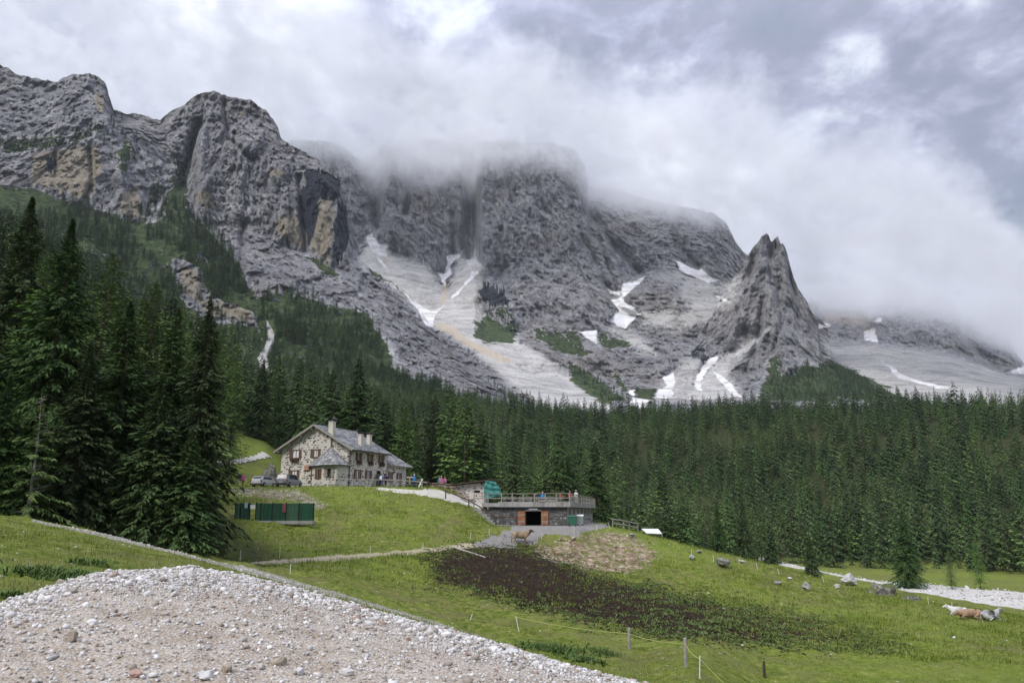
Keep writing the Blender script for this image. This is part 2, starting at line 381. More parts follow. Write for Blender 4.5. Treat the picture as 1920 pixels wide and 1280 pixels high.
# masks, as patches of the ground itself
PX, PY = proj(GX, np.maximum(GY, .01), GZ); front = (GY > 1)
wob = gnoise(GX/2.5, GY/2.5, GX*0+9)
wob2 = fbm(GX/7, GY/7, GX*0+2, 4)
def gm(poly, soft, r0, r1, wj=3.0):
    d = poly_sd(PX, PY, poly); return sstep(-soft, soft, d + wob*wj)*(front & (RR > r0) & (RR < r1))
def gl(pts, w, soft, r0, r1):
    d, t = line_d(PX, PY, pts); ww = np.interp(t, np.linspace(0, 1, len(w)), w); return (1-sstep(ww-soft, ww+soft, d+wob*1.2))*(front & (RR > r0) & (RR < r1))
m_path = gl([(60, 975), (100, 984), (200, 1004), (300, 1026), (400, 1051), (500, 1078), (600, 1106), (700, 1134), (800, 1163), (880, 1188), (980, 1218)], [2, 2.5, 4, 5, 5.5, 5.5, 4, 3.5, 3, 2.5, 2], 3.5, 12, 50)
m_track = gl([(470, 1058), (560, 1050), (660, 1043), (760, 1035), (840, 1027), (905, 1021)], [4.2, 3.8, 4, 3.2, 3.5, 5], 2.0, 60, 86)
m_asph = gm([(885, 1021), (925, 1004), (955, 990), (962, 984), (1100, 982), (1142, 981), (1142, 988), (1100, 996), (1062, 1003), (1015, 1012), (985, 1016), (965, 1026), (930, 1026)], 4, 74, 132, 2.5)
m_asph = np.maximum(m_asph, sstep(-.6, .3, poly_sd(GX, GY, [(-1.2, 87), (6.4, 87.6), (14, 127), (7.5, 129), (-2, 99)])))
m_dark = gm([(790, 1042), (895, 1024), (990, 1024), (1060, 1055), (1130, 1085), (1250, 1108), (1400, 1135), (1560, 1170), (1700, 1212), (1620, 1220), (1480, 1216), (1300, 1198), (1180, 1182), (1060, 1152), (960, 1130), (880, 1108), (805, 1092), (815, 1068)], 26, 44, 88, 14)
_dx, _dy = PX, PY
m_dark *= 1 - .45*sstep(1050, 1600, PX)
m_dirt = gm([(985, 1035), (1030, 1018), (1075, 1004), (1140, 992), (1180, 1000), (1235, 1035), (1225, 1060), (1180, 1075), (1100, 1072), (1040, 1052)], 9, 72, 99, 6)
m_rub = gm([(425, 915), (560, 918), (590, 935), (625, 952), (590, 955), (545, 938), (500, 935), (430, 925)], 4, 84, 104, 4)
m_river = gm([(1650, 1089), (1725, 1093), (1820, 1103), (1925, 1111), (2100, 1125), (2100, 1165), (1925, 1143), (1840, 1131), (1745, 1114), (1690, 1106), (1655, 1098)], 1.6, 100, 330, 1.2)
m_river = np.maximum(m_river, gl([(1410, 1030), (1425, 1046), (1470, 1057), (1530, 1070), (1600, 1083), (1650, 1092)], [2, 4, 5, 2.5, 2.5, 3], 2.5, 100, 400)*.62)
m_yard = gm([(640, 905), (735, 917), (800, 917), (850, 925), (925, 945), (945, 960), (930, 960), (880, 948), (830, 935), (790, 928), (720, 918)], 1.5, 88, 125, 1)
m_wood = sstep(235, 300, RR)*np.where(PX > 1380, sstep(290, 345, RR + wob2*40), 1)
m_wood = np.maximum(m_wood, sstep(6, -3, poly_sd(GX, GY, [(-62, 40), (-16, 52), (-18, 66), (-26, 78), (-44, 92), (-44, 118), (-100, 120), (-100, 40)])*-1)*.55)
m_rub = m_rub*.62; m_dirt = m_dirt*.64
attrs = dict(path=m_path, track=m_track, asph=m_asph, dung=m_dark, dirt=m_dirt, rubble=m_rub, river=m_river, yard=m_yard, wood=m_wood)

def ground_material():
    t = newmat('meadow_grass'); p = t.pos()
    n1 = t.noise(.35, 6, .6, p); n2 = t.noise(3.0, 6, .65, p); n3 = t.noise(14, 5, .7, p); n0 = t.noise(.06, 3, .5, p)
    n5 = t.noise(1.1, 9, .78, t.pos((1, 1, 3)))
    g = t.ramp(t.math('ADD', t.math('MULTIPLY', n2, .5), t.math('MULTIPLY', n5, .5)), [(.38, (.026, .042, .009)), (.455, (.085, .120, .018)), (.51, (.150, .180, .030)), (.57, (.22, .222, .060)), (.64, (.36, .335, .16))])
    g = t.mix(t.rng(n1, .46, .62, 0, .75), g, t.mix(n3, (.10, .092, .038), (.21, .19, .08))); g = t.mix(t.rng(n3, .52, .72, 0, .6), g, (.035, .05, .014))
    g = t.mix(t.rng(n0, .40, .62, 0, .5), g, (.165, .222, .030), 'MIX')
    v = t.vor(1.1, p); fl = t.math('MULTIPLY', t.rng(v, .10, .05), t.rng(n1, .45, .6)); g = t.mix(fl, g, (.42, .41, .36))
    def blend(c, a, col, lo=.35, hi=.6, nz=n2, k=.5):
        f = t.math('ADD', t.attr(a), t.math('MULTIPLY', t.math('SUBTRACT', nz, .5), k)); return t.mix(t.rng(f, lo, hi, 0, 1, True), c, col)
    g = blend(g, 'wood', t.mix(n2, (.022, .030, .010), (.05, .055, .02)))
    dg = t.mix(t.rng(n3, .40, .6), (.014, .009, .006), (.046, .030, .020))
    g = blend(g, 'dung', dg, .40, .56, t.noise(2.2, 9, .8, p), 3.4)
    n4 = t.noise(1.3, 8, .75, p)
    g = blend(g, 'dirt', t.ramp(n4, [(.36, (.07, .045, .028)), (.47, (.20, .145, .09)), (.56, (.33, .26, .18)), (.66, (.52, .46, .38))]), .42, .6, n5, 3.2)
    g = blend(g, 'rubble', t.ramp(n4, [(.35, (.16, .13, .09)), (.55, (.32, .28, .22)), (.7, (.55, .52, .46))]), .46, .64, n5, 3.6)
    g = blend(g, 'path', t.ramp(n3, [(.38, (.12, .11, .06)), (.5, (.33, .31, .26)), (.72, (.56, .54, .49))]), .35, .6, n2, 1.0)
    g = blend(g, 'track', t.mix(n3, (.27, .235, .15), (.46, .41, .29)), .3, .6, n2, .8)
    g = blend(g, 'yard', t.mix(n3, (.42, .39, .33), (.60, .57, .50)), .4, .55, n2, .3)
    g = blend(g, 'asph', t.mix(t.noise(.9, 7, .7, p), (.17, .162, .15), (.30, .285, .265)), .42, .55, n2, .12)
    rv = t.ramp(t.noise(1.6, 8, .75, p), [(.3, (.22, .20, .18)), (.42, (.45, .43, .40)), (.7, (.66, .65, .62))])
    g = blend(g, 'river', rv, .42, .55, n1, .5)
    h = t.math('ADD', t.math('MULTIPLY', n2, .6), t.math('MULTIPLY', n3, .3))
    t.out(g, .95, t.bump(h, .9, .22), spec=.1); return t.m
M_GROUND = ground_material()
def ground_objects():
    nA = len(AZ)
    V = np.stack([GX, GY, GZ], -1).reshape(-1, 3)
    Fq = grid_faces(nA, NR)[:, ::-1]
    # which piece of the setting each face belongs to
    def fm(a): return a.reshape(-1)[Fq].mean(1)
    ids = np.zeros(len(Fq), int); names = ['meadow']
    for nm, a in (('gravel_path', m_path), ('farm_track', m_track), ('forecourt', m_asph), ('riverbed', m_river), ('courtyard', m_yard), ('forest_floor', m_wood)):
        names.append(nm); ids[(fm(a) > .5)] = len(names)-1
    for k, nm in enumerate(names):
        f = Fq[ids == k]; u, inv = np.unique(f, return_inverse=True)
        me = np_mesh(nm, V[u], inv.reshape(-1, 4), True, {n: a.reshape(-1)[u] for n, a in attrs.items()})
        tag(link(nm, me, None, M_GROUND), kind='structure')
ground_objects()
# the small disc of ground right under the camera
b = MB(); b.add([(RG[0]*math.sin(a), RG[0]*math.cos(a), float(z)) for a, z in zip(AZ[:-1], GZ[:-1, 0])], [tuple(range(len(AZ)-1))[::-1]])
tag(b.build('ground', M_GROUND), kind='structure')
# distant valley ground, out to the horizon
ths = np.linspace(-math.pi, math.pi, 97)
b = MB(); rr_ = [(980, -30), (3000, -60), (9000, -40), (16000, 60)]
vs_ = [(r*math.sin(a), r*math.cos(a), z) for r, z in rr_ for a in ths]
b.add(vs_, [(k*97+i, (k+1)*97+i, (k+1)*97+i+1, k*97+i+1) for k in range(3) for i in range(96)]); tag(b.build('valley_ground', simple('distant_ground', (.13, .135, .12), .95, .2, .003, coords='pos')), kind='structure')

# ------------------------------------------------------------------ mountains
def rock_material():
    t = newmat('mountain_rock'); p = t.pos((1, 1, 1))
    pv = t.pos((1, 1, .20)); ph = t.pos((.4, .4, 3.4))
    mp = t.node('ShaderNodeMapping', {0: p, 2: (0, R(28), R(10)), 3: (1, 1, .4)}); pd = mp.outputs[0]
    a = t.noise(.010, 8, .62, p); b_ = t.noise(.06, 10, .74, pv, .3); c_ = t.noise(.05, 10, .74, ph, .5); d_ = t.noise(.25, 6, .75, p); e_ = t.noise(.07, 10, .74, pd, .3)
    f = t.math('ADD', t.math('MULTIPLY', b_, .38), t.math('ADD', t.math('MULTIPLY', a, .16), t.math('ADD', t.math('MULTIPLY', c_, .13), t.math('MULTIPLY', e_, .33))))
    c = t.ramp(f, [(.41, (.14, .139, .155)), (.455, (.30, .296, .315)), (.495, (.43, .424, .438)), (.54, (.56, .55, .555)), (.61, (.74, .73, .715))])
    c = t.mix(t.rng(t.noise(.006, 5, .6, p), .5, .68, 0, .40), c, (.40, .335, .27))
    c = t.mix(t.rng(t.noise(.011, 6, .7, t.pos((1, 1, .35))), .56, .68, 0, .45), c, (.23, .23, .255))
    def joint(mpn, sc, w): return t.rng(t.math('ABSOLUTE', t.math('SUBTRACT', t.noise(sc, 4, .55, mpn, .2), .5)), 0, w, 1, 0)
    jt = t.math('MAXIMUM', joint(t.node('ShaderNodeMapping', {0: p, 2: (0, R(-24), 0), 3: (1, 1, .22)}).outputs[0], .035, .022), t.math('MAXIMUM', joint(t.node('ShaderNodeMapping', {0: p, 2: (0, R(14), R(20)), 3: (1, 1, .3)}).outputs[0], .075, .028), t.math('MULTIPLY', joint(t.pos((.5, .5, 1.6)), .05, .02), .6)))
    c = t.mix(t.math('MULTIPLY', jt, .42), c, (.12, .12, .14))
    hf = t.noise(.30, 5, .8, t.pos((1, 1, .6))); c = t.mix(1.0, c, t.ramp(hf, [(.36, (.68, .68, .69)), (.5, (1.0, 1.0, 1.0)), (.64, (1.32, 1.31, 1.29))]), 'MULTIPLY')
    st = t.noise(.09, 6, .7, t.pos((1.4, 1.4, .10)), .3)
    def bl(c, at_, col, k=1.0, lo=.4, hi=.6, nz=b_):
        f = t.math('ADD', t.attr(at_), t.math('MULTIPLY', t.math('SUBTRACT', nz, .5), k)); return t.mix(t.rng(f, lo, hi, 0, 1, True), c, col)
    c = bl(c, 'ochre', t.mix(t.rng(st, .35, .6), (.37, .315, .235), (.54, .48, .38)), 1.1, .38, .62, st)
    c = bl(c, 'stain', t.mix(t.rng(st, .3, .65), (.030, .034, .048), (.085, .09, .11)), 1.1, .38, .6, st)
    s1 = t.noise(.03, 9, .75, t.node('ShaderNodeMapping', {0: p, 2: (0, R(-32), 0), 3: (.35, .6, 1.3)}).outputs[0], .8)
    c = bl(c, 'scree', t.ramp(t.math('ADD', t.math('MULTIPLY', s1, .6), t.math('MULTIPLY', d_, .4)), [(.38, (.19, .186, .182)), (.45, (.33, .322, .31)), (.52, (.46, .447, .43)), (.62, (.61, .592, .565))]), 1.4, .34, .62, b_)
    c = bl(c, 'tan', t.mix(s1, (.38, .32, .25), (.54, .47, .39)), 1.2, .35, .7, b_)
    gr = t.ramp(t.noise(.11, 8, .75, p), [(.40, (.022, .034, .018)), (.5, (.048, .07, .028)), (.60, (.095, .12, .05))])
    c = bl(c, 'green', gr, 2.2, .42, .58, t.noise(.05, 9, .78, p))
    c = bl(c, 'snow', t.mix(t.rng(s1, .42, .58), (.78, .78, .80), (.50, .475, .45)), .35, .42, .52, d_)
    hgt = t.math('ADD', t.math('MULTIPLY', t.math('SUBTRACT', b_, t.math('MULTIPLY', jt, .22)), 1.0), t.math('ADD', t.math('MULTIPLY', c_, .5), t.math('ADD', t.math('MULTIPLY', e_, 1.0), t.math('MULTIPLY', d_, .25))))
    k = t.math('SUBTRACT', 1.0, t.math('MULTIPLY', .72, t.math('MINIMUM', 1.0, t.math('ADD', t.math('MULTIPLY', t.attr('snow'), 1.3), t.math('ADD', t.attr('scree'), t.math('MULTIPLY', t.attr('green'), .6))))))
    bn = t.node('ShaderNodeBump', {'Height': hgt, 'Strength': k, 'Distance': 15.0}).outputs[0]
    t.out(c, .95, bn, spec=.05); return t.m
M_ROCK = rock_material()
MASK = dict(
 snow=[_c2([(482, 622), (508, 592), (520, 628), (545, 660), (582, 648), (570, 690), (578, 722), (545, 718), (515, 700), (478, 645)]),
       _c2([(526, 715), (545, 730), (595, 800), (575, 790), (540, 748)]),
       _c2([(850, 803), (866, 765), (868, 722), (920, 702), (957, 680), (935, 718), (905, 735), (882, 775), (888, 800), (860, 832), (856, 868), (838, 830), (812, 795), (840, 803)]),
       _c2([(962, 500), (980, 478), (990, 560), (1002, 620), (1000, 690), (1008, 745), (1038, 762), (1012, 802), (985, 822), (950, 862), (920, 902), (886, 928), (898, 900), (945, 850), (972, 812), (988, 782), (955, 742), (978, 735), (982, 692), (984, 662), (950, 640), (955, 612), (980, 622), (962, 555)]),
       _c2([(650, 880), (700, 930), (740, 960), (790, 982), (862, 948), (812, 992), (808, 1012), (790, 1055), (760, 1042), (733, 1000), (728, 970), (690, 935)]),
       _c3([(180, 408), (215, 430), (258, 430), (260, 398), (300, 392), (355, 368), (335, 395), (295, 430), (264, 457), (267, 482), (292, 487), (337, 525), (265, 584), (238, 577), (208, 550), (240, 510), (212, 463), (240, 468), (252, 448), (212, 440)]),
       _c3([(475, 308), (520, 325), (570, 345), (582, 336), (608, 360), (662, 380), (615, 399), (560, 377), (495, 347)]), _c3([(80, 603), (150, 596), (158, 652), (120, 630)]),
       _c3([(660, 692), (652, 722), (612, 757), (592, 790), (578, 800), (588, 840), (568, 838), (556, 805), (600, 740), (635, 703)]),
       _c3([(422, 790), (467, 766), (477, 800), (462, 845), (472, 852), (442, 878), (392, 872), (402, 840), (442, 820)]), _c3([(295, 872), (372, 884), (352, 912), (285, 908)]), _c3([(283, 838), (310, 836), (304, 862), (286, 857)]),
       _c3([(636, 762), (680, 788), (760, 875), (720, 865), (668, 812)]), _c3([(1068, 562), (1125, 574), (1070, 588)]), _c3([(1252, 602), (1300, 578), (1316, 642), (1262, 637)]), _c3([(1860, 768), (1925, 738), (1925, 778)]),
       _c3([(640, 448), (665, 452), (700, 480), (680, 478)]), _c3([(1290, 560), (1335, 540), (1325, 556)]), _c3([(1330, 720), (1440, 790), (1640, 840), (1560, 835), (1400, 790)])],
 scree=[[(666, 490), (690, 446), (722, 456), (735, 480), (770, 487), (800, 500), (838, 545), (868, 470), (882, 400), (892, 470), (905, 500), (905, 530), (890, 560), (900, 590), (940, 620), (1000, 655), (1080, 715), (1160, 768), (1040, 770), (960, 722), (900, 668), (850, 632), (800, 605), (760, 560), (700, 515)],
        _c3([(510, 880), (560, 800), (620, 740), (700, 690), (860, 592), (850, 620), (720, 720), (700, 780), (770, 880)]), _c3([(330, 370), (480, 350), (640, 390), (760, 350), (740, 440), (700, 500), (600, 560), (480, 600), (340, 560), (300, 490), (420, 520), (500, 480), (500, 400), (400, 360)]),
        _c3([(1080, 620), (1250, 640), (1600, 690), (1925, 790), (1925, 920), (1400, 900), (1150, 740)]), _c3([(380, 900), (420, 800), (520, 700), (600, 700), (540, 880)]), _c3([(150, 560), (300, 590), (420, 700), (330, 690), (200, 600)]),
        [(498, 600), (512, 618), (516, 640), (505, 665), (500, 690), (520, 705), (555, 722), (510, 718), (486, 690), (484, 670), (500, 645)], _c2([(570, 1110), (600, 1130), (640, 1230), (580, 1180)])],
 tan=[_c2([(490, 640), (510, 612), (560, 700), (600, 800), (560, 740)]), _c2([(800, 1040), (880, 1050), (1000, 1130), (1200, 1230), (1120, 1230), (950, 1140), (850, 1080)]), _c2([(850, 830), (880, 800), (860, 940), (830, 950)]), _c3([(1090, 520), (1280, 500), (1300, 560), (1240, 570), (1100, 560)]), _c3([(1250, 560), (1300, 600), (1260, 640)])],
 ochre=[[(508, 415), (548, 398), (568, 430), (572, 465), (540, 455), (515, 435)], [(585, 375), (618, 372), (625, 400), (620, 440), (614, 495), (575, 462), (582, 420)], [(60, 290), (110, 280), (180, 270), (190, 300), (180, 345), (170, 380), (110, 355), (55, 345)],
        [(228, 370), (260, 345), (262, 412), (225, 402)], [(365, 360), (395, 355), (402, 390), (375, 385)], [(500, 320), (530, 320), (528, 332), (505, 330)], [(440, 208), (458, 206), (458, 216), (442, 216)], [(176, 178), (190, 168), (200, 200), (190, 205)], [(335, 500), (370, 505), (372, 545), (340, 550)], [(345, 545), (470, 580), (470, 605), (400, 590)]],
 stain=[[(570, 315), (600, 318), (635, 335), (637, 372), (600, 372), (590, 420), (575, 470), (566, 410), (560, 375), (572, 345)], [(84, 292), (104, 300), (92, 325), (86, 318)], [(360, 240), (368, 245), (358, 305), (350, 300)], _c3([(540, 670), (640, 640), (650, 680), (600, 730), (545, 720)]),
        _c2([(1010, 890), (1050, 850), (1150, 880), (1160, 940), (1080, 960)]), [(632, 380), (648, 385), (655, 440), (640, 490), (622, 488), (626, 420)]],
 green=[_c3([(-5, 590), (70, 606), (120, 700), (100, 708), (50, 685), (-5, 678)]), _c3([(160, 596), (290, 658), (260, 668), (190, 662), (168, 640)]), _c2([(1285, 1065), (1440, 1072), (1545, 1180), (1530, 1205), (1430, 1182), (1305, 1122)]), _c2([(1605, 1078), (1745, 1152), (1700, 1158), (1618, 1130)]),
        _c2([(995, 1030), (1160, 955), (1210, 1060), (1180, 1140), (1060, 1140), (1000, 1090)]), _c3([(30, 730), (120, 770), (270, 885), (190, 900), (60, 820)]), _c3([(205, 740), (250, 800), (285, 860), (250, 850)]), _c3([(840, 820), (880, 700), (910, 690), (930, 780), (1000, 740), (1150, 735), (1300, 800), (1450, 890), (820, 890)]), _c3([(300, 820), (390, 830), (380, 880), (310, 880)]),
        [(-260, 350), (0, 345), (90, 365), (250, 410), (300, 420), (330, 300), (350, 310), (345, 345), (360, 420), (400, 440), (450, 500), (470, 540), (490, 560), (540, 545), (600, 560), (640, 580), (690, 590), (720, 640), (745, 690), (800, 720), (950, 770), (400, 800), (-260, 640)],
        [(0, 265), (60, 262), (130, 252), (200, 235), (150, 268), (60, 282), (10, 285)], [(570, 480), (620, 500), (640, 520), (600, 510)], [(690, 505), (750, 535), (760, 545), (700, 520)], [(200, 290), (240, 250), (250, 290), (230, 330)]])
def mountain(name, lines, px0, px1, step, attr_names, seed=0., amp=1.0, tilt=.45, fs=1.0, butt=0., gull=(), ridge=(), rough=None, backd=(120, -260), green_thin=None, strata=1.0):
    a0 = float(ray(px0, 700)[0]); a1 = float(ray(px1, 700)[0]); nc = int((px1-px0)/step); az = np.linspace(a0, a1, nc)
    Rk, Tk = [], []
    for l in lines:
        l = [(q[0], q[1], q[2]) for q in l]; a, te = ray([p[0] for p in l], [p[1] for p in l]); r = np.array([p[2] for p in l], float)
        o = np.argsort(a, kind='stable'); Rk.append(np.interp(az, a[o], r[o])); Tk.append(np.interp(az, a[o], te[o]))
    Rk = np.array(Rk); Tk = np.array(Tk)
    for k in range(1, len(Tk)): Tk[k] = np.minimum(Tk[k], Tk[k-1]-.0004)
    rows_r, rows_t, seg = [], [], []
    for k in range(len(Tk)-1):
        n = max(4, int(np.percentile(Tk[k]-Tk[k+1], 80)*F/step))
        for i in range(n):
            u = i/n; rows_t.append(Tk[k]*(1-u)+Tk[k+1]*u)
            uu = u*u*(3-2*u)*.5+u*.5; rows_r.append(Rk[k]*(1-uu)+Rk[k+1]*uu); seg.append(k+u)
    rows_t.append(Tk[-1]); rows_r.append(Rk[-1]); seg.append(len(Tk)-1)
    T = np.array(rows_t); Rr = np.array(rows_r); A = np.broadcast_to(az, T.shape); seg = np.array(seg)[:, None]*np.ones_like(T)
    for _ in range(6): Rr[1:-1] = Rr[1:-1]*.5+(Rr[:-2]+Rr[2:])*.25
    X, Y, Z = Rr*np.sin(A), Rr*np.cos(A), Rr*T
    px, py = proj(X, Y, Z)
    w1 = fbm(X/90+seed, Y/90, Z/90, 3)*9; w2 = gnoise(X/25+seed, Y/25, Z/25)*2.2
    w3 = gnoise(X/9+seed, Y/9, Z/9)*1.6; jx = w1*.55 + w2 + w3; jy = w2*.8+gnoise(X/60, Y/60+seed, Z/60)*3
    at_ = {}
    for nm in ('snow', 'scree', 'tan', 'ochre', 'stain', 'green'):
        m = np.zeros_like(X)
        if nm in attr_names:
            soft, kj = dict(snow=(1.5, .9), scree=(11, 1.5), tan=(7, 1.2), ochre=(6, 1.5), stain=(5, 1.5), green=(12, 2.3))[nm]
            bx0, bx1 = px.min(), px.max()
            drip = gnoise(A*420, A*0+7, Z/260)*14+gnoise(A*1500, A*0, Z/90)*6 if nm in ('stain', 'ochre') else 0
            for iP, P in enumerate(MASK[nm]):
                if max(q[0] for q in P) < bx0 or min(q[0] for q in P) > bx1: continue
                m = np.maximum(m, sstep(-soft, soft, poly_sd(px+jx*kj, py+jy*kj+drip, P))*(.66 if nm == 'scree' and iP not in (0, 1, 6) else 1))
        if nm == 'green' and name == 'cliff_mountain': m = m*(1-sstep(-6, 6, poly_sd(px+jx*2, py+jy*2, [(322, 488), (352, 492), (378, 505), (392, 545), (425, 565), (472, 585), (478, 618), (440, 610), (385, 600), (345, 575), (325, 535)])))*(1-sstep(-3, 3, poly_sd(px+jx, py+jy, [(498, 600), (512, 618), (516, 640), (505, 665), (500, 690), (520, 705), (555, 722), (510, 718), (486, 690), (484, 670), (500, 645)])))
        at_[nm] = m
    smooth_ = np.clip(at_['snow']+.85*at_['scree']+.55*at_['green']*(seg > 1.2), 0, 1)
    rk = 1-.9*smooth_
    if rough is not None: rk = rk*rough(px, py)
    s = seed
    wx = fbm(X/220+s, Y/220, Z/220, 3)*90
    n1 = ridged((X+wx)/260+s, (Y+wx)/260, Z/620, 5, .5)
    n2 = ridged((X+wx*.5)/75+s, (Y-wx*.5)/75, (Z+wx*.6)/190, 5, .55)
    n3 = fbm((X+Z*.5+wx*.3)/28+s, Y/28, (Z-X*.25)/34, 4, .6)
    zz = (Z + .16*X + wx*.14)/(26*fs) + .7*fbm(X/60+s, Y/60, Z/90, 3); tr = zz-np.floor(zz); terr = sstep(.0, .85, tr)-.5      # rock beds, stepped
    n4 = ridged((X+.6*Z)/34+s, (Y+wx*.2)/34, (Z-.5*X)/80, 4, .7)
    n5 = ridged((X-.35*Z)/22+s, Y/22, (Z+.35*X)/70, 3, .7)
    ca, sa_ = math.cos(tilt), math.sin(tilt); cc = X*ca+Z*sa_+wx*.35; ss = -X*sa_+Z*ca
    crease = lambda n, w: np.exp(-(n/w)**2)
    g2 = np.clip(gnoise(X/70+s, Y/70+5, Z/70)*1.6+.45, 0, 1); g3 = np.clip(gnoise(X/45-s, Y/45-5, Z/60)*1.6+.5, 0, 1)
    k1 = crease(gnoise(cc/(52*fs)+s, Y/120, ss/(260*fs)), .05)*(.3+.7*g3); k2 = crease(gnoise(cc/(24*fs)-s, Y/60, ss/(110*fs)+s), .07)*g2; k3 = crease(gnoise(cc/(11*fs)+2*s, Y/30, ss/(50*fs)), .11)*g3
    k4 = crease(gnoise((X*ca-Z*sa_)/(40*fs)+s, Y/70, ss/(70*fs)-s), .05)*g2
    qn = np.floor(3.6*fbm(cc/(44*fs)+3*s, Y/90, ss/(120*fs), 3, .6))/3.6 + .6*np.floor(2.6*fbm(cc/(20*fs)-s, Y/50, ss/(46*fs), 3, .6))/2.6
    n6 = fbm(X/9+s, Y/9, Z/16, 2)
    sw = cc/62 + .9*fbm(X/140+s, Y/140, Z/190, 3); saw = (sw-np.floor(sw)); saw = np.where(saw < .9, saw/.9, (1-saw)/.1)-.5
    gate = np.clip(gnoise(X/130-s, Y/130, Z/130)*1.5+.6, .1, 1)
    n7 = ridged((X+wx*.25)/110+s, Y/160, Z/1100, 3, .5); n8 = ridged((X-wx*.2)/46-s, Y/90, Z/420, 3, .55)
    disp = amp*rk*(butt*(38*(n7-.5)+17*(n8-.5)) + 40*(n1-.45) + 20*(n2-.45) + 6*(n4-.45) + 5*(n5-.45) + 22*qn + 4*n6 + 3.5*strata*terr*(1.1-gate) + 15*saw*gate - 7*k1 - 6*k2*gate - 5*k3 - 7*k4*(1.2-gate)) + amp*(1-rk)*(4*n3 - 4*k2 - 3*k3 + 7*gnoise((X+.7*Z)/20, Y/40, (Z-.7*X)/160) + 3*n6)
    R2 = Rr - disp
    for P, wpx, dep in gull:
        d, t = line_d(px+jx*.5, py, P); R2 += dep*np.exp(-(d/wpx)**2)
    for P, wpx, dep in ridge:
        d, t = line_d(px+jx*.5, py, P); R2 -= dep*np.clip(1-d/wpx, 0, 1)
    # silhouette: let the crest itself be uneven
    crest = np.clip(1-seg*6, 0, 1)
    T2 = T + crest*(.0034*fbm(A*90+s, A*0, A*0+s, 4)+.0026*np.abs(gnoise(A*330, A*0, A*0)))*rk*1.0
    X, Y, Z = R2*np.sin(A), R2*np.cos(A), R2*T2
    # the far side of the mountain
    bX, bY, bZ = [], [], []
    for q in (1, 2, 3):
        Rb = R2[0]+backd[0]*q; bX.append(Rb*np.sin(az)); bY.append(Rb*np.cos(az)); bZ.append(np.maximum(Z[0]+backd[1]*q*(.5+.5*q/3), -60))
    X = np.concatenate([np.array(bX)[::-1], X]); Y = np.concatenate([np.array(bY)[::-1], Y]); Z = np.concatenate([np.array(bZ)[::-1], Z])
    for k in at_: at_[k] = np.concatenate([np.repeat(at_[k][:1]*0, 3, 0), at_[k]])
    # green grows on ledges, not on walls
    V = np.stack([X, Y, Z], -1)
    dv = np.zeros_like(V); dv[1:-1] = V[:-2]-V[2:]; sl = dv[..., 2]/(np.hypot(dv[..., 0], dv[..., 1])+1e-6)
    at_['green'] = at_['green']*sstep(2.6, 1.0, np.abs(sl)) if green_thin is None else at_['green']*sstep(green_thin, green_thin*.4, np.abs(sl))
    nr = X.shape[0]
    me = np_mesh(name, V.reshape(-1, 3), grid_faces(nr, nc), True, at_)
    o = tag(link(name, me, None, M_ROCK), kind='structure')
    return dict(o=o, V=V[3:], px=px, py=py, green=at_['green'][3:], scree=at_['scree'][3:], az=az)
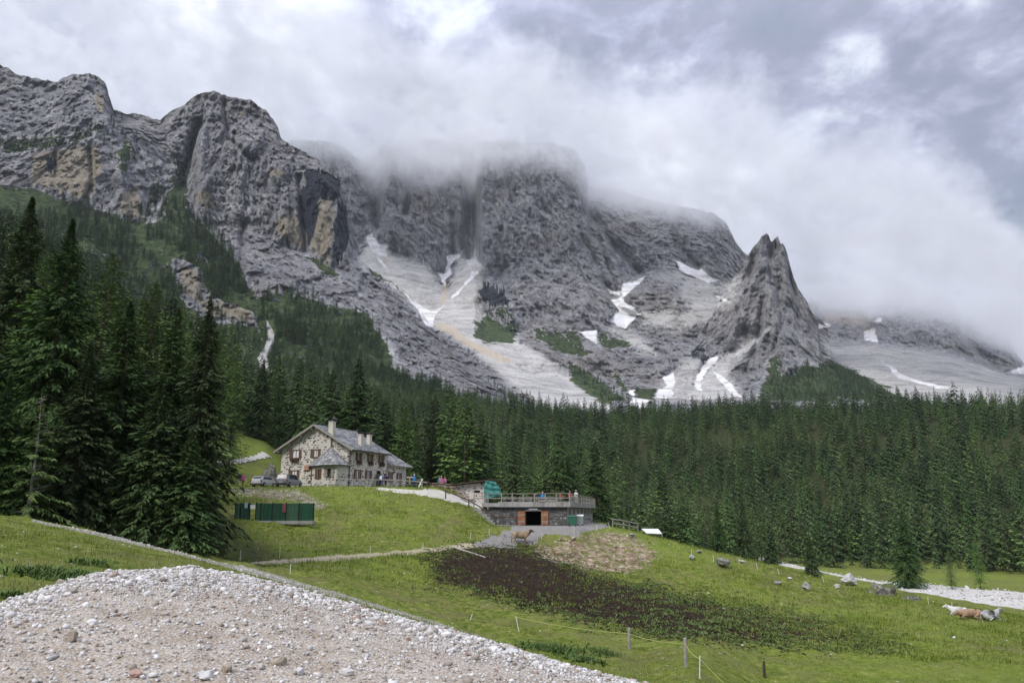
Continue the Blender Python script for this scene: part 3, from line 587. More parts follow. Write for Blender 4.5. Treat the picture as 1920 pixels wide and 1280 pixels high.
M1 = mountain('cliff_mountain', [
  [(-260, 60, 1450), (-60, 100, 1420), (0, 122, 1400), (30, 138, 1380), (60, 148, 1380), (105, 155, 1370), (118, 146, 1365), (135, 141, 1360), (165, 138, 1355), (185, 144, 1350), (198, 158, 1350), (204, 180, 1350), (214, 208, 1360), (240, 213, 1370), (270, 216, 1380), (300, 226, 1380),
   (322, 208, 1360), (345, 198, 1340), (370, 176, 1330), (400, 170, 1320), (430, 182, 1310), (470, 188, 1300), (500, 208, 1290), (520, 236, 1280), (527, 258, 1275), (545, 272, 1270), (580, 290, 1260), (615, 310, 1250), (634, 328, 1245), (640, 352, 1240), (648, 385, 1235), (656, 420, 1225), (664, 455, 1215), (672, 484, 1205), (700, 508, 1190), (740, 530, 1175), (770, 558, 1150), (800, 598, 1130), (830, 648, 1080), (880, 690, 1020), (930, 730, 940), (975, 762, 860), (1040, 795, 760)],
  [(-260, 260, 1240), (0, 268, 1230), (60, 272, 1220), (130, 262, 1215), (200, 240, 1225), (260, 260, 1240), (320, 300, 1270), (352, 300, 1290), (375, 300, 1240), (450, 290, 1215), (520, 310, 1200), (570, 330, 1185), (612, 345, 1165), (634, 362, 1170), (648, 400, 1180), (664, 462, 1190), (700, 520, 1170), (800, 610, 1110), (880, 697, 1000), (1040, 798, 750)],
  [(-260, 345, 1150), (0, 348, 1150), (60, 355, 1145), (130, 373, 1140), (200, 392, 1130), (258, 415, 1120), (268, 395, 1150), (310, 350, 1220), (345, 345, 1240), (372, 420, 1180), (450, 422, 1165), (520, 452, 1150), (565, 470, 1140), (612, 493, 1120), (650, 505, 1130), (680, 515, 1140), (740, 560, 1110), (800, 625, 1060), (880, 705, 960), (1040, 802, 740)],
  [(-260, 380, 950), (0, 410, 950), (130, 450, 950), (250, 500, 940), (330, 500, 950), (370, 470, 985), (450, 520, 960), (520, 540, 950), (560, 560, 960), (640, 585, 950), (700, 610, 950), (770, 650, 940), (830, 690, 900), (900, 730, 860), (1040, 805, 730)],
  [(-260, 420, 790), (0, 470, 790), (130, 520, 790), (250, 570, 800), (330, 560, 860), (400, 590, 850), (470, 610, 850), (540, 640, 820), (620, 680, 800), (700, 700, 800), (800, 730, 790), (900, 752, 770), (1040, 808, 720)],
  [(-260, 470, 640), (0, 520, 640), (120, 570, 640), (250, 640, 640), (400, 710, 640), (500, 745, 640), (700, 778, 640), (900, 792, 640), (1040, 815, 640)]],
  -260, 1040, 2.0, ('snow', 'scree', 'ochre', 'stain', 'green'), 1.7, .8, strata=1.3, tilt=.08, fs=.6, butt=.5,
  gull=[([(372, 232), (360, 270), (350, 310), (340, 345)], 9, 60), ([(420, 190), (430, 260), (470, 300)], 5, 25), ([(440, 250), (442, 300)], 4, 20), ([(168, 280), (172, 340), (160, 372)], 5, 22), ([(205, 200), (215, 215), (235, 260)], 7, 20), ([(455, 420), (452, 520)], 6, 25), ([(560, 330), (566, 400), (572, 470)], 5, 28), ([(100, 290), (104, 330)], 5, 14)],
  ridge=[([(225, 290), (232, 400)], 16, 26), ([(378, 250), (380, 420)], 14, 30)],
  rough=lambda px, py: 1-.45*(np.exp(-((px-600)/45)**2-((py-420)/75)**2))-.35*np.exp(-((px-120)/80)**2-((py-320)/45)**2), green_thin=3.2)
M2 = mountain('massif_mountain', [
  [(430, 262, 2250), (540, 265, 2250), (600, 264, 2240), (640, 272, 2230), (662, 290, 2220), (680, 303, 2260), (695, 300, 2280), (720, 270, 2200), (740, 270, 2180), (765, 272, 2160), (800, 258, 2160), (862, 268, 2200), (880, 278, 2260), (895, 268, 2130), (940, 262, 2100), (985, 268, 2095), (1030, 266, 2080), (1062, 276, 2080), (1078, 280, 2080), (1086, 292, 2080), (1093, 304, 2085), (1099, 312, 2090), (1105, 350, 2160), (1150, 352, 2200), (1200, 370, 2200), (1260, 384, 2180), (1340, 400, 2150), (1362, 420, 2140), (1378, 452, 2130), (1400, 478, 2120), (1450, 520, 2110), (1560, 620, 2100)],
  [(430, 450, 2050), (600, 440, 2050), (670, 462, 2040), (700, 436, 2060), (725, 462, 2030), (770, 480, 2010), (830, 518, 1970), (862, 470, 2010), (884, 400, 2130), (896, 470, 1990), (908, 505, 1930), (1000, 470, 1900), (1100, 480, 1900), (1200, 505, 1960), (1260, 480, 2000), (1340, 522, 1960), (1440, 560, 1900), (1560, 650, 1850)],
  [(430, 560, 1800), (690, 540, 1830), (760, 560, 1790), (830, 575, 1760), (890, 555, 1780), (910, 600, 1680), (1000, 610, 1640), (1100, 600, 1650), (1170, 610, 1690), (1260, 600, 1700), (1340, 620, 1660), (1450, 650, 1600), (1560, 690, 1550)],
  [(430, 680, 1400), (750, 640, 1480), (850, 640, 1450), (950, 675, 1400), (1060, 700, 1400), (1170, 690, 1450), (1260, 700, 1420), (1400, 710, 1400), (1560, 730, 1350)],
  [(430, 800, 900), (800, 790, 900), (1000, 775, 1000), (1150, 782, 1050), (1300, 785, 1050), (1560, 785, 1050)]],
  500, 1560, 2.0, ('snow', 'scree', 'tan', 'stain', 'green'), 4.2, .98, fs=.8, butt=1.0,
  gull=[([(880, 200), (882, 330), (886, 400), (882, 480)], 11, 170), ([(700, 260), (703, 350), (708, 425)], 7, 110), ([(765, 250), (768, 350), (760, 400)], 5, 90), ([(735, 440), (742, 470)], 5, 30), ([(1000, 260), (1008, 340), (1024, 400)], 4, 30), ([(945, 300), (960, 380)], 4, 26), ([(1120, 430), (1140, 500), (1165, 560)], 4, 34), ([(662, 300), (690, 330), (700, 420)], 6, 40), ([(1090, 340), (1110, 400), (1160, 470), (1200, 510)], 8, 60), ([(980, 300), (1010, 400), (1030, 470)], 6, 28), ([(1060, 330), (1080, 420), (1130, 520), (1150, 560)], 6, 34), ([(940, 430), (950, 500), (910, 560)], 6, 25), ([(830, 330), (850, 400), (850, 480)], 6, 40), ([(1260, 400), (1270, 460), (1310, 500)], 6, 45), ([(1140, 540), (1160, 580), (1200, 600)], 7, 20)],
  ridge=[([(910, 260), (900, 420), (915, 520), (960, 600)], 22, 60), ([(1180, 560), (1230, 530), (1270, 560)], 32, 60), ([(930, 540), (900, 560)], 20, 30), ([(735, 290), (738, 440)], 18, 40), ([(866, 300), (862, 420)], 14, 25)])
M3 = mountain('tower_mountain', [
  [(1270, 700, 1560), (1300, 645, 1600), (1325, 604, 1635), (1345, 570, 1655), (1360, 546, 1670), (1374, 524, 1685), (1387, 504, 1695), (1397, 486, 1700), (1406, 474, 1705), (1412, 464, 1710), (1421, 456, 1712), (1428, 442, 1715), (1437, 437, 1715), (1441, 441, 1715), (1446, 455, 1715), (1452, 450, 1715), (1459, 444, 1715), (1463, 459, 1715), (1468, 457, 1715), (1474, 468, 1715), (1480, 490, 1712), (1488, 520, 1710), (1497, 542, 1705), (1512, 565, 1700), (1524, 590, 1695), (1533, 618, 1690), (1538, 650, 1680), (1545, 672, 1660), (1570, 690, 1640), (1620, 708, 1600), (1680, 735, 1500), (1740, 770, 1400)],
  [(1270, 760, 1400), (1340, 690, 1500), (1380, 650, 1540), (1430, 610, 1560), (1480, 610, 1570), (1530, 660, 1580), (1580, 700, 1540), (1740, 775, 1350)],
  [(1270, 770, 1300), (1340, 730, 1350), (1430, 690, 1400), (1500, 695, 1400), (1600, 725, 1380), (1740, 780, 1300)],
  [(1270, 786, 1100), (1430, 785, 1100), (1740, 787, 1100)]],
  1275, 1735, 1.9, ('snow', 'scree', 'green'), 8.9, 1.0, butt=.7, tilt=-.25, fs=.75,
  gull=[([(1415, 480), (1402, 540), (1375, 600)], 5, 30), ([(1448, 458), (1440, 500), (1446, 540)], 4, 26), ([(1430, 560), (1420, 640), (1395, 700)], 5, 30), ([(1460, 540), (1465, 600), (1450, 660)], 5, 26), ([(1470, 480), (1490, 560), (1500, 620)], 5, 22), ([(1400, 620), (1440, 640), (1420, 720)], 6, 16)],
  ridge=[([(1430, 440), (1425, 500), (1395, 560), (1370, 640)], 16, 45), ([(1437, 500), (1452, 600), (1480, 690)], 20, 55), ([(1440, 620), (1400, 660), (1350, 720)], 10, 24), ([(1463, 450), (1480, 560)], 12, 24)])
M4 = mountain('far_mountain', [
  [(1480, 570, 2900), (1560, 560, 2900), (1620, 545, 2900), (1640, 580, 2850), (1660, 556, 2820), (1740, 550, 2800), (1790, 565, 2800), (1800, 600, 2860), (1812, 590, 2800), (1850, 612, 2780), (1890, 632, 2760), (1905, 660, 2740), (1925, 690, 2720), (1990, 700, 2700), (2180, 700, 2700)],
  [(1480, 640, 2500), (1570, 632, 2550), (1610, 632, 2560), (1640, 612, 2620), (1690, 640, 2560), (1780, 652, 2500), (1850, 685, 2450), (1900, 702, 2420), (1940, 712, 2400), (2180, 730, 2300)],
  [(1480, 700, 1900), (1600, 700, 1900), (1750, 710, 1900), (1920, 735, 1800), (2180, 750, 1800)],
  [(1480, 785, 1100), (1920, 785, 1100), (2180, 785, 1100)]],
  1480, 2180, 2.1, ('snow', 'scree', 'tan', 'green'), 12.4, 1.0, tilt=.1,
  gull=[([(1625, 560), (1635, 620)], 8, 120), ([(1800, 580), (1815, 640), (1870, 690)], 7, 60)])
# ------------------------------------------------------------------ trees
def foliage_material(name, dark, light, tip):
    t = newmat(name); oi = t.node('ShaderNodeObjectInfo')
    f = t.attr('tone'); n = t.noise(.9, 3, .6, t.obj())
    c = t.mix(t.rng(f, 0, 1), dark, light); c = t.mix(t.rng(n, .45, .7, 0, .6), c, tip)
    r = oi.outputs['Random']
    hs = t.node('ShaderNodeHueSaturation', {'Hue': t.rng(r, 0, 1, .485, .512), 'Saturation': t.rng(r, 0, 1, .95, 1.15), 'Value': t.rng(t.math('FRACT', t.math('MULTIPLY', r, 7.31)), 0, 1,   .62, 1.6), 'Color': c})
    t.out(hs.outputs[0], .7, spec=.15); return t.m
M_SPRUCE = foliage_material('spruce_needles', (.020, .040, .016), (.048, .080, .028), (.088, .125, .040))
M_LARCH = foliage_material('larch_needles', (.052, .092, .032), (.108, .162, .048), (.15, .205, .066))
M_SPRUCE2 = foliage_material('far_spruce_needles', (.028, .058, .024), (.066, .115, .038), (.11, .165, .050))
M_BARK = simple('bark', (.085, .068, .055), .95, .4, 5, .6)
M_DEADWOOD = simple('dead_wood', (.26, .24, .22), .9, .3, 8)

def crown_mesh(h, Rb, nbr, nbl, bl, bw, droop, base=.06, seed=0, airy=0., up=0., prof=1.0, twig=True):
    """rhombic needle sprays along drooping branches; h height, Rb crown radius at the bottom"""
    g = np.random.default_rng(seed)
    u = (np.arange(nbr)+g.random(nbr)*.9)/nbr
    zf = base + (1-base)*(1-(1-u)**1.0)                       # height fraction of each branch
    pr = (1-zf)**prof; pr = pr*(1+.0*pr)
    lobes = 1+.22*np.sin(zf*37+seed)+.16*g.standard_normal(nbr)
    L = np.clip(Rb*(.012+pr)*np.clip(lobes, .45, 1.5)*np.where(zf < base+.10, .6+4*(zf-base), 1), .04, None)
    ph = np.cumsum(2.4+g.random(nbr)*.7); dead = g.random(nbr) < airy*.35; L = np.where(dead, L*.4, L)
    P, Q, A = [], [], []
    s = .12+.88*((np.arange(nbl)+.5)/nbl)[None, :]**.85 + g.normal(0, .02, (nbr, nbl)); s = np.clip(s, .05, 1.02)
    tb = np.tan(np.clip(up-.15 + .9*(zf-.35), -.45, .75))[:, None]    # branch slope: drooping below, rising at the top
    r = L[:, None]*s; zz = (zf*h)[:, None] + tb*r*.8 - droop*L[:, None]*(s**1.8) + g.normal(0, .03, r.shape)*h*.12
    cph, sph = np.cos(ph)[:, None], np.sin(ph)[:, None]
    side = np.where(np.arange(nbl) % 2, 1., -1.)[None, :]*np.ones((nbr, 1))
    off = g.normal(0, 1, r.shape)*.10*L[:, None]*(1.1-s)
    x = r*cph - off*sph; y = r*sph + off*cph
    # blade direction: forward along the branch and out to the side
    sa = side*(.35+.9*g.random(r.shape))*(1.05-.6*s); da = ph[:, None]+sa
    dz = -.12-.35*g.random(r.shape)-droop*.5+tb*.5
    d = np.stack([np.cos(da), np.sin(da), dz], -1); d /= np.linalg.norm(d, axis=-1, keepdims=True)
    ll = bl*(.55+.6*g.random(r.shape))*(1-.35*s)*(.13+.87*np.clip(L/Rb*1.7, 0, 1))[:, None]; ww = bw*(.6+.6*g.random(r.shape))*(.35+.65*np.clip(L/Rb*1.7, 0, 1))[:, None]
    sd_ = np.cross(d, g.normal(0, .45, d.shape)+np.array([0, 0, 1.])); sd_ /= np.linalg.norm(sd_, axis=-1, keepdims=True)
    c = np.stack([x, y, zz], -1)
    p0 = c; p1 = c+d*ll[..., None]*.45+sd_*ww[..., None]; p2 = c+d*ll[..., None]+np.array([0, 0, -.08])*ll[..., None]; p3 = c+d*ll[..., None]*.45-sd_*ww[..., None]
    V = np.stack([p0, p1, p2, p3], 2).reshape(-1, 3)
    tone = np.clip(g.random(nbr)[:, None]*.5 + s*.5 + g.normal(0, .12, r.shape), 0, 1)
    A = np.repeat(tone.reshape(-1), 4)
    return V, np.arange(len(V)).reshape(-1, 4), A
def trunk_geo(h, r0, n=7, bend=.15, seed=0, bare=0, blen=1.0):
    g = random.Random(seed); m = MB(); k = 7
    pts = [(bend*math.sin(i*.9+seed)*.5*(i/k), bend*math.cos(i*1.3+seed)*.5*(i/k), h*i/k-.3*(i == 0)) for i in range(k+1)]
    m.tube(pts, [r0*(1-.93*i/k) for i in range(k+1)], n)
    for _ in range(bare):
        z = h*g.uniform(.08, .95); a = g.uniform(0, 6.28); l = blen*g.uniform(.4, 1)*(1.1-z/h)
        m.tube([(0, 0, z), (l*.6*math.cos(a), l*.6*math.sin(a), z+l*.12), (l*math.cos(a), l*math.sin(a), z+l*g.uniform(-.1, .25))], [.035, .022, .008], 4, False)
    return m
def tree_meshes(name, mat, h, r0, cargs, bare=0, tseed=0, trunk_mat=None, blen=1.0):
    V, Q, A = crown_mesh(h, **cargs); cm = np_mesh(name+'_crown', V, Q, False, dict(tone=A)); cm.materials.append(mat)
    t = trunk_geo(h, r0, 7, .2, tseed, bare, blen); tm = bpy.data.meshes.new(name+'_trunk'); tm.from_pydata(t.v, [], t.f); tm.materials.append(trunk_mat or M_BARK)
    return cm, tm, h
def joined_tree(name, mat, h, r0, cargs):
    V, Q, A = crown_mesh(h, **cargs)
    n = len(V); k = 5; a = np.arange(k)*2*math.pi/k
    tv = np.concatenate([np.stack([np.cos(a)*r0, np.sin(a)*r0, a*0-.5], -1), np.stack([np.cos(a)*.03, np.sin(a)*.03, a*0+h*.97], -1)])
    tf = np.array([(i, (i+1) % k, k+(i+1) % k, k+i) for i in range(k)])+n
    me = np_mesh(name, np.concatenate([V, tv]), np.concatenate([Q, tf]), False, dict(tone=np.concatenate([A, np.zeros(2*k)])))
    me.materials.append(mat); me.materials.append(M_BARK)
    mi = np.zeros(len(Q)+k, np.int32); mi[len(Q):] = 1; me.polygons.foreach_set('material_index', mi); return me
# near trees: full detail
HERO = dict(
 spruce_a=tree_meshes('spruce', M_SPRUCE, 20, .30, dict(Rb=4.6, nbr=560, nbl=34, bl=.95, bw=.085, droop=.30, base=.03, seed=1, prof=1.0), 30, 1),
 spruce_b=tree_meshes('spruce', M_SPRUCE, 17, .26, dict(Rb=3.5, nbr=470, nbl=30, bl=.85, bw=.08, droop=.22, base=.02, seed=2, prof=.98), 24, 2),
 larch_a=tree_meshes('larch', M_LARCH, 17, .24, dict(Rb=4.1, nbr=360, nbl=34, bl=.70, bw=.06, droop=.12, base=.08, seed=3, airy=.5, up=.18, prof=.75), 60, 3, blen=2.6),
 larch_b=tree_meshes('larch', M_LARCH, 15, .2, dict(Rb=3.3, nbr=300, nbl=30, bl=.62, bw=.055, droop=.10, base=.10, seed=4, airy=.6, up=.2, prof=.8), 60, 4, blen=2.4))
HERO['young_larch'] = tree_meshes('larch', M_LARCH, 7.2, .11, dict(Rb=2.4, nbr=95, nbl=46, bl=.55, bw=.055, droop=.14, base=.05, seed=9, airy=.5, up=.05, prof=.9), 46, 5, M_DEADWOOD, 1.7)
MID = [joined_tree('conifer', M_SPRUCE, 17, .24, dict(Rb=3.1, nbr=190, nbl=13, bl=1.25, bw=.16, droop=.25, base=.03, seed=11, prof=.85)),
       joined_tree('conifer', M_SPRUCE2, 16, .22, dict(Rb=2.7, nbr=180, nbl=12, bl=1.15, bw=.15, droop=.18, base=.04, seed=12, prof=.8)),
       joined_tree('conifer', M_LARCH, 16, .2, dict(Rb=3.0, nbr=150, nbl=13, bl=1.0, bw=.12, droop=.10, base=.12, seed=13, airy=.5, up=.15, prof=.75))]
FAR = [joined_tree('conifer', M_SPRUCE2, 15, .2, dict(Rb=2.5, nbr=70, nbl=6, bl=1.6, bw=.34, droop=.25, base=.03, seed=21, prof=.85)),
       joined_tree('conifer', M_SPRUCE2, 15, .2, dict(Rb=2.2, nbr=66, nbl=6, bl=1.5, bw=.32, droop=.2, base=.05, seed=22, prof=.8)),
       joined_tree('conifer', M_SPRUCE, 15, .2, dict(Rb=2.8, nbr=70, nbl=6, bl=1.6, bw=.34, droop=.28, base=.03, seed=23, prof=.9)),
       joined_tree('conifer', M_LARCH, 15, .18, dict(Rb=2.5, nbr=60, nbl=6, bl=1.3, bw=.28, droop=.1, base=.10, seed=24, airy=.4, up=.1, prof=.75)),
       joined_tree('conifer', M_LARCH, 14, .18, dict(Rb=2.3, nbr=56, nbl=6, bl=1.2, bw=.26, droop=.1, base=.12, seed=25, airy=.5, up=.15, prof=.8))]
def px_top(px, py_top, r, x, y):  # height of a tree standing at x, y whose top shows at py_top
    a, te = ray(px, py_top); return float(te)*math.hypot(x, y) - gz(x, y)
def hero_tree(kind, px, top, r, label, group=None, wid=1.0, rz=None, name=None):
    cm, tm, h0 = HERO[kind]; a = float(ray(px, (top+1000)/2)[0]); x, y = r*math.sin(a), r*math.cos(a); z = gz(x, y)
    H = px_top(px, top, r, x, y); s = H/h0
    nm = name or ('spruce_tree' if kind.startswith('spruce') else 'larch_tree')
    o = empty(nm, (x, y, z-.1), rz if rz is not None else random.uniform(0, 6.28)); o.scale = (s*wid, s*wid, s)
    tag(o, label, 'tree', group); link('crown', cm, o); link('trunk', tm, o); return o
hero_tree('spruce_a', 100, 402, 60, 'tallest dark spruce of the near grove, pointed top rising against the grassy slope', wid=1.0)
hero_tree('spruce_b', 376, 556, 57, 'slender dark spruce at the right edge of the near grove, reaching down to the path', wid=.92)
hero_tree('larch_a', 182, 470, 66, 'feathery larch standing close to the right of the tallest spruce')
hero_tree('larch_a', 268, 526, 62, 'broad green larch in the middle of the near grove', wid=1.1)
hero_tree('spruce_b', 315, 574, 60, 'dark spruce squeezed between the broad larch and the slender spruce', wid=1.1)
hero_tree('spruce_a', 18, 360, 74, 'tall dark spruce cut by the left edge of the picture', wid=1.0)
hero_tree('larch_b', 60, 470, 70, 'olive green larch behind the young dead-topped larch')
hero_tree('spruce_b', 222, 560, 58, 'dark low-branched spruce in front of the broad larch', wid=1.2)
hero_tree('young_larch', 65, 728, 53, 'young larch with a bare grey top in front of the dark grove', wid=1.05)
hero_tree('spruce_a', -60, 420, 62, 'dark spruce mostly outside the left edge of the picture')
hero_tree('spruce_b', 150, 640, 56, 'low dark spruce filling the foot of the near grove', wid=1.3)
hero_tree('larch_b', 345, 640, 66, 'pale thin larch showing between the two slender spruces')
hero_tree('larch_b', 433, 640, 128, 'pale green larch with a visible trunk beside the grassy knoll', wid=.62)
hero_tree('larch_b', 402, 615, 96, 'light larch just behind the slender spruce of the grove', wid=.6)
hero_tree('spruce_b', 290, 700, 55, 'short dark spruce at the edge of the path', wid=1.35)
hero_tree('spruce_b', 0, 700, 54, 'dark spruce reaching the ground at the left edge behind the grey post', wid=1.3)
hero_tree('spruce_b', 398, 890, 60, 'small bushy spruce at the lower right corner of the grove', wid=1.1)
hero_tree('spruce_b', 352, 800, 54, 'low spruce skirt touching the path verge', wid=1.5)
hero_tree('spruce_b', 484, 672, 196, 'blackish spruce with a sharp tip above the grassy knoll', wid=1.0)
hero_tree('spruce_a', 514, 722, 190, 'broad dark spruce directly behind the left end of the stone house', wid=.8)
hero_tree('larch_a', 572, 688, 190, 'bright green larch rising behind the roof ridge', wid=.8)
hero_tree('spruce_a', 548, 760, 182, 'dark spruce behind the left roof slope of the stone house', wid=.8)
hero_tree('spruce_a', 720, 795, 150, 'dark spruce behind the chimneys of the stone house', wid=.75)
hero_tree('spruce_a', 778, 812, 134, 'wide blackish spruce at the right end of the stone house', wid=1.0)
hero_tree('spruce_b', 810, 790, 150, 'dark spruce behind the yard table to the right of the house', wid=1.0)
hero_tree('spruce_b', 1516, 998, 205, 'lone dark spruce standing by the dry stream bed', wid=1.15)
hero_tree('spruce_b', 1692, 958, 224, 'solitary round-shouldered spruce standing out on the valley meadow', wid=1.25)
hero_tree('larch_b', 1826, 1000, 232, 'thin airy larch on the meadow near the right edge', wid=.8)
hero_tree('larch_b', 1775, 1030, 225, 'small scrubby larch on the valley meadow', wid=1.1)
hero_tree('spruce_a', 1392, 930, 235, 'dark spruce at the head of the stream bed', wid=.9)
hero_tree('spruce_a', 1345, 940, 215, 'dense dark spruce rising over the meadow crest', wid=.9)

# ---- the forest: positions
g = np.random.default_rng(42)
pts = []
def sector(r0, r1, a0, a1, sp):
    n = int((r1**2-r0**2)/2*abs(a1-a0)/(sp*sp)); r = np.sqrt(g.random(n)*(r1**2-r0**2)+r0**2); a = a0+g.random(n)*(a1-a0); return r, a
for (r0, r1, a0, a1, sp, keep) in ((235, 700, -40, 40, 6.3, 1), (128, 260, -40, -9.5, 5.4, 1), (128, 300, -9.5, 14, 5.2, 1), (75, 130, -40, -21, 5.5, 1), (700, 900, -2, 40, 7, 1)):
    r, a = sector(r0, r1, R(a0), R(a1), sp); x, y = r*np.sin(a), r*np.cos(a); z = ground_z(x, y); px, py = proj(x, y, z)
    ok = np.ones(len(r), bool)
    # open meadows and the house terrace stay clear
    ok &= ~((px > 1395) & (r < 292+30*gnoise(x/25, y/25, 0*x)+14*gnoise(x/7, y/7, 0*x)))
    ok &= ~((px > 1150) & (px <= 1395) & (r < 225+np.where(px < 1300, 25, 0)))
    ok &= ~((px > 930) & (px <= 1150) & (r < 160)); ok &= ~((px > 770) & (px <= 930) & (r < 140)); ok &= ~((px > 420) & (px < 560) & (r < 176))
    ok &= ~((px > 395) & (px < 480) & (r < 190)); ok &= ~((px >= 540) & (px < 790) & (r < 136)); ok &= ~((px < 400) & (r < 80))
    ok &= poly_sd(x, y, [(-48, 96), (-8, 96), (-6, 134), (-48, 134)]) < 2
    ok &= poly_sd(px, py, [(405, 800), (540, 800), (560, 890), (400, 900)])*(r < 200) <= 0
    dn = gnoise(x/45, y/45, 0*x+4); ok &= (g.random(len(r)) < .95) & ~((r > 300) & (gnoise(x/38, y/38, 0*x+11) > .52)) & ~((px > 380) & (px < 560) & (r < 180)) & ~((px < 430) & (r > 380) & (dn > .22) & (g.random(len(r)) < .8))
    pts.append(np.stack([x, y, z, px], -1)[ok])
P0 = np.concatenate(pts); hts = np.clip(g.normal(1.05, .27, len(P0)), .45, 1.7)*np.where(np.hypot(P0[:, 0], P0[:, 1]) < 330, 1.05, .95)
fr = gnoise(P0[:, 0]/60, P0[:, 1]/60, P0[:, 0]*0+7)+g.normal(0, .28, len(P0)) + np.where((P0[:, 3] > 600) & (P0[:, 3] < 1350), .12, -.08)
larch = fr > .05
def mtn_trees(M, n, poly, hmin, hmax, clump=.0, sc=40., gmin=.25):
    V = M['V']; px, py = M['px'], M['py']; w = np.zeros(px.shape)
    for P in poly: w = np.maximum(w, sstep(-8, 8, poly_sd(px, py, P)))
    nz = fbm(V[..., 0]/sc, V[..., 1]/sc, V[..., 2]/sc, 3); w = w*np.clip(sstep(clump-.12, clump+.12, nz), 0, 1)*np.clip((M['green']-.02)*3, gmin, 1)*(1-sstep(.2, .6, M['scree']))
    c = np.cumsum(w.ravel()); k = np.searchsorted(c, g.random(n)*c[-1]); q = V.reshape(-1, 3)[k]+g.normal(0, 1.2, (n, 3))*[1, 1, 0]
    return np.concatenate([q-[0, 0, .6], px.ravel()[k][:, None]], -1), g.uniform(hmin, hmax, n)/15
mt = [mtn_trees(M1, 2600, [[(-250, 380), (100, 400), (260, 460), (330, 520), (470, 620), (560, 600), (700, 640), (760, 700), (960, 775), (-250, 800)]], 9, 17, -.10),
      mtn_trees(M1, 420, [[(262, 400), (300, 340), (345, 380), (400, 430), (440, 490), (465, 560), (400, 560), (330, 470), (275, 450)]], 11, 20, -.2, gmin=.8),
      mtn_trees(M1, 260, [[(500, 545), (560, 540), (620, 580), (680, 590), (720, 650), (650, 660), (540, 640), (480, 600)]], 9, 17, -.1),
      mtn_trees(M1, 90, [[(0, 270), (60, 262), (130, 250), (220, 215), (240, 260), (150, 268), (40, 290)], [(120, 215), (150, 215), (150, 235), (120, 230)], [(320, 310), (350, 310), (345, 345), (318, 345)]], 9, 16, -.3, gmin=.7),
      mtn_trees(M1, 160, [[(110, 365), (240, 420), (245, 470), (120, 440)]], 10, 18, -.2, gmin=.6),
      mtn_trees(M2, 200, [_c2([(995, 1010), (1160, 960), (1200, 1060), (1180, 1140), (1060, 1140), (1000, 1090)]), _c3([(30, 730), (120, 770), (270, 885), (190, 900), (60, 820)])], 6, 11, -.15),
      mtn_trees(M2, 500, [[(760, 680), (860, 690), (960, 740), (1020, 765), (900, 775), (760, 750)]], 6, 13, -.05, gmin=.6),
      mtn_trees(M3, 1100, [_c3([(880, 800), (1000, 740), (1150, 735), (1300, 800), (1450, 885), (860, 890)])], 7, 13, -.15, gmin=.4),
      mtn_trees(M4, 350, [[(1600, 735), (1925, 745), (1925, 775), (1600, 770)]], 4, 9, .05, gmin=.9)]
P1 = np.concatenate([m[0] for m in mt]); h1 = np.concatenate([m[1] for m in mt])
kd = np.where(larch, g.choice([3, 4], len(P0)), g.choice([0, 1, 2], len(P0), p=[.4, .35, .25]))
k1 = g.choice([0, 1, 2, 3], len(P1), p=[.35, .25, .3, .1])
r0_ = np.hypot(P0[:, 0], P0[:, 1]); inv = (np.abs(P0[:, 3]-960) < 1000)
size = hts/r0_*inv; order = np.argsort(-size); NEAR = order[:270]; REST = order[270:]
forest_label = ['dark green conifer among the front rows of the dense valley forest', 'soft green larch among the front rows of the dense valley forest']
firsts = {}
for i in NEAR:
    k = int(kd[i]); me = (MID[2] if k >= 3 else MID[k % 2]) if r0_[i] < 330 else FAR[k]
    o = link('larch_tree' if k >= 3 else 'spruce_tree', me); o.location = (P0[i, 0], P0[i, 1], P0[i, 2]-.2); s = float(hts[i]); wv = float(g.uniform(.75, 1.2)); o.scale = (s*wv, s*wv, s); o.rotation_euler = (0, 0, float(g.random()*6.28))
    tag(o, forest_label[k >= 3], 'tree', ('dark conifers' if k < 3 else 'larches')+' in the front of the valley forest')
for k in range(5):     # one tree of each far kind stands at the forest's near side as itself
    j = next(i for i in REST if kd[i] == k); REST = REST[REST != j]
    o = link('larch_tree' if k >= 3 else 'spruce_tree', FAR[k]); o.location = (P0[j, 0], P0[j, 1], P0[j, 2]-.2); s = float(hts[j]); o.scale = (s, s, s)
    tag(o, forest_label[k >= 3], 'tree', ('dark conifers' if k < 3 else 'larches')+' in the front of the valley forest'); firsts[k] = o
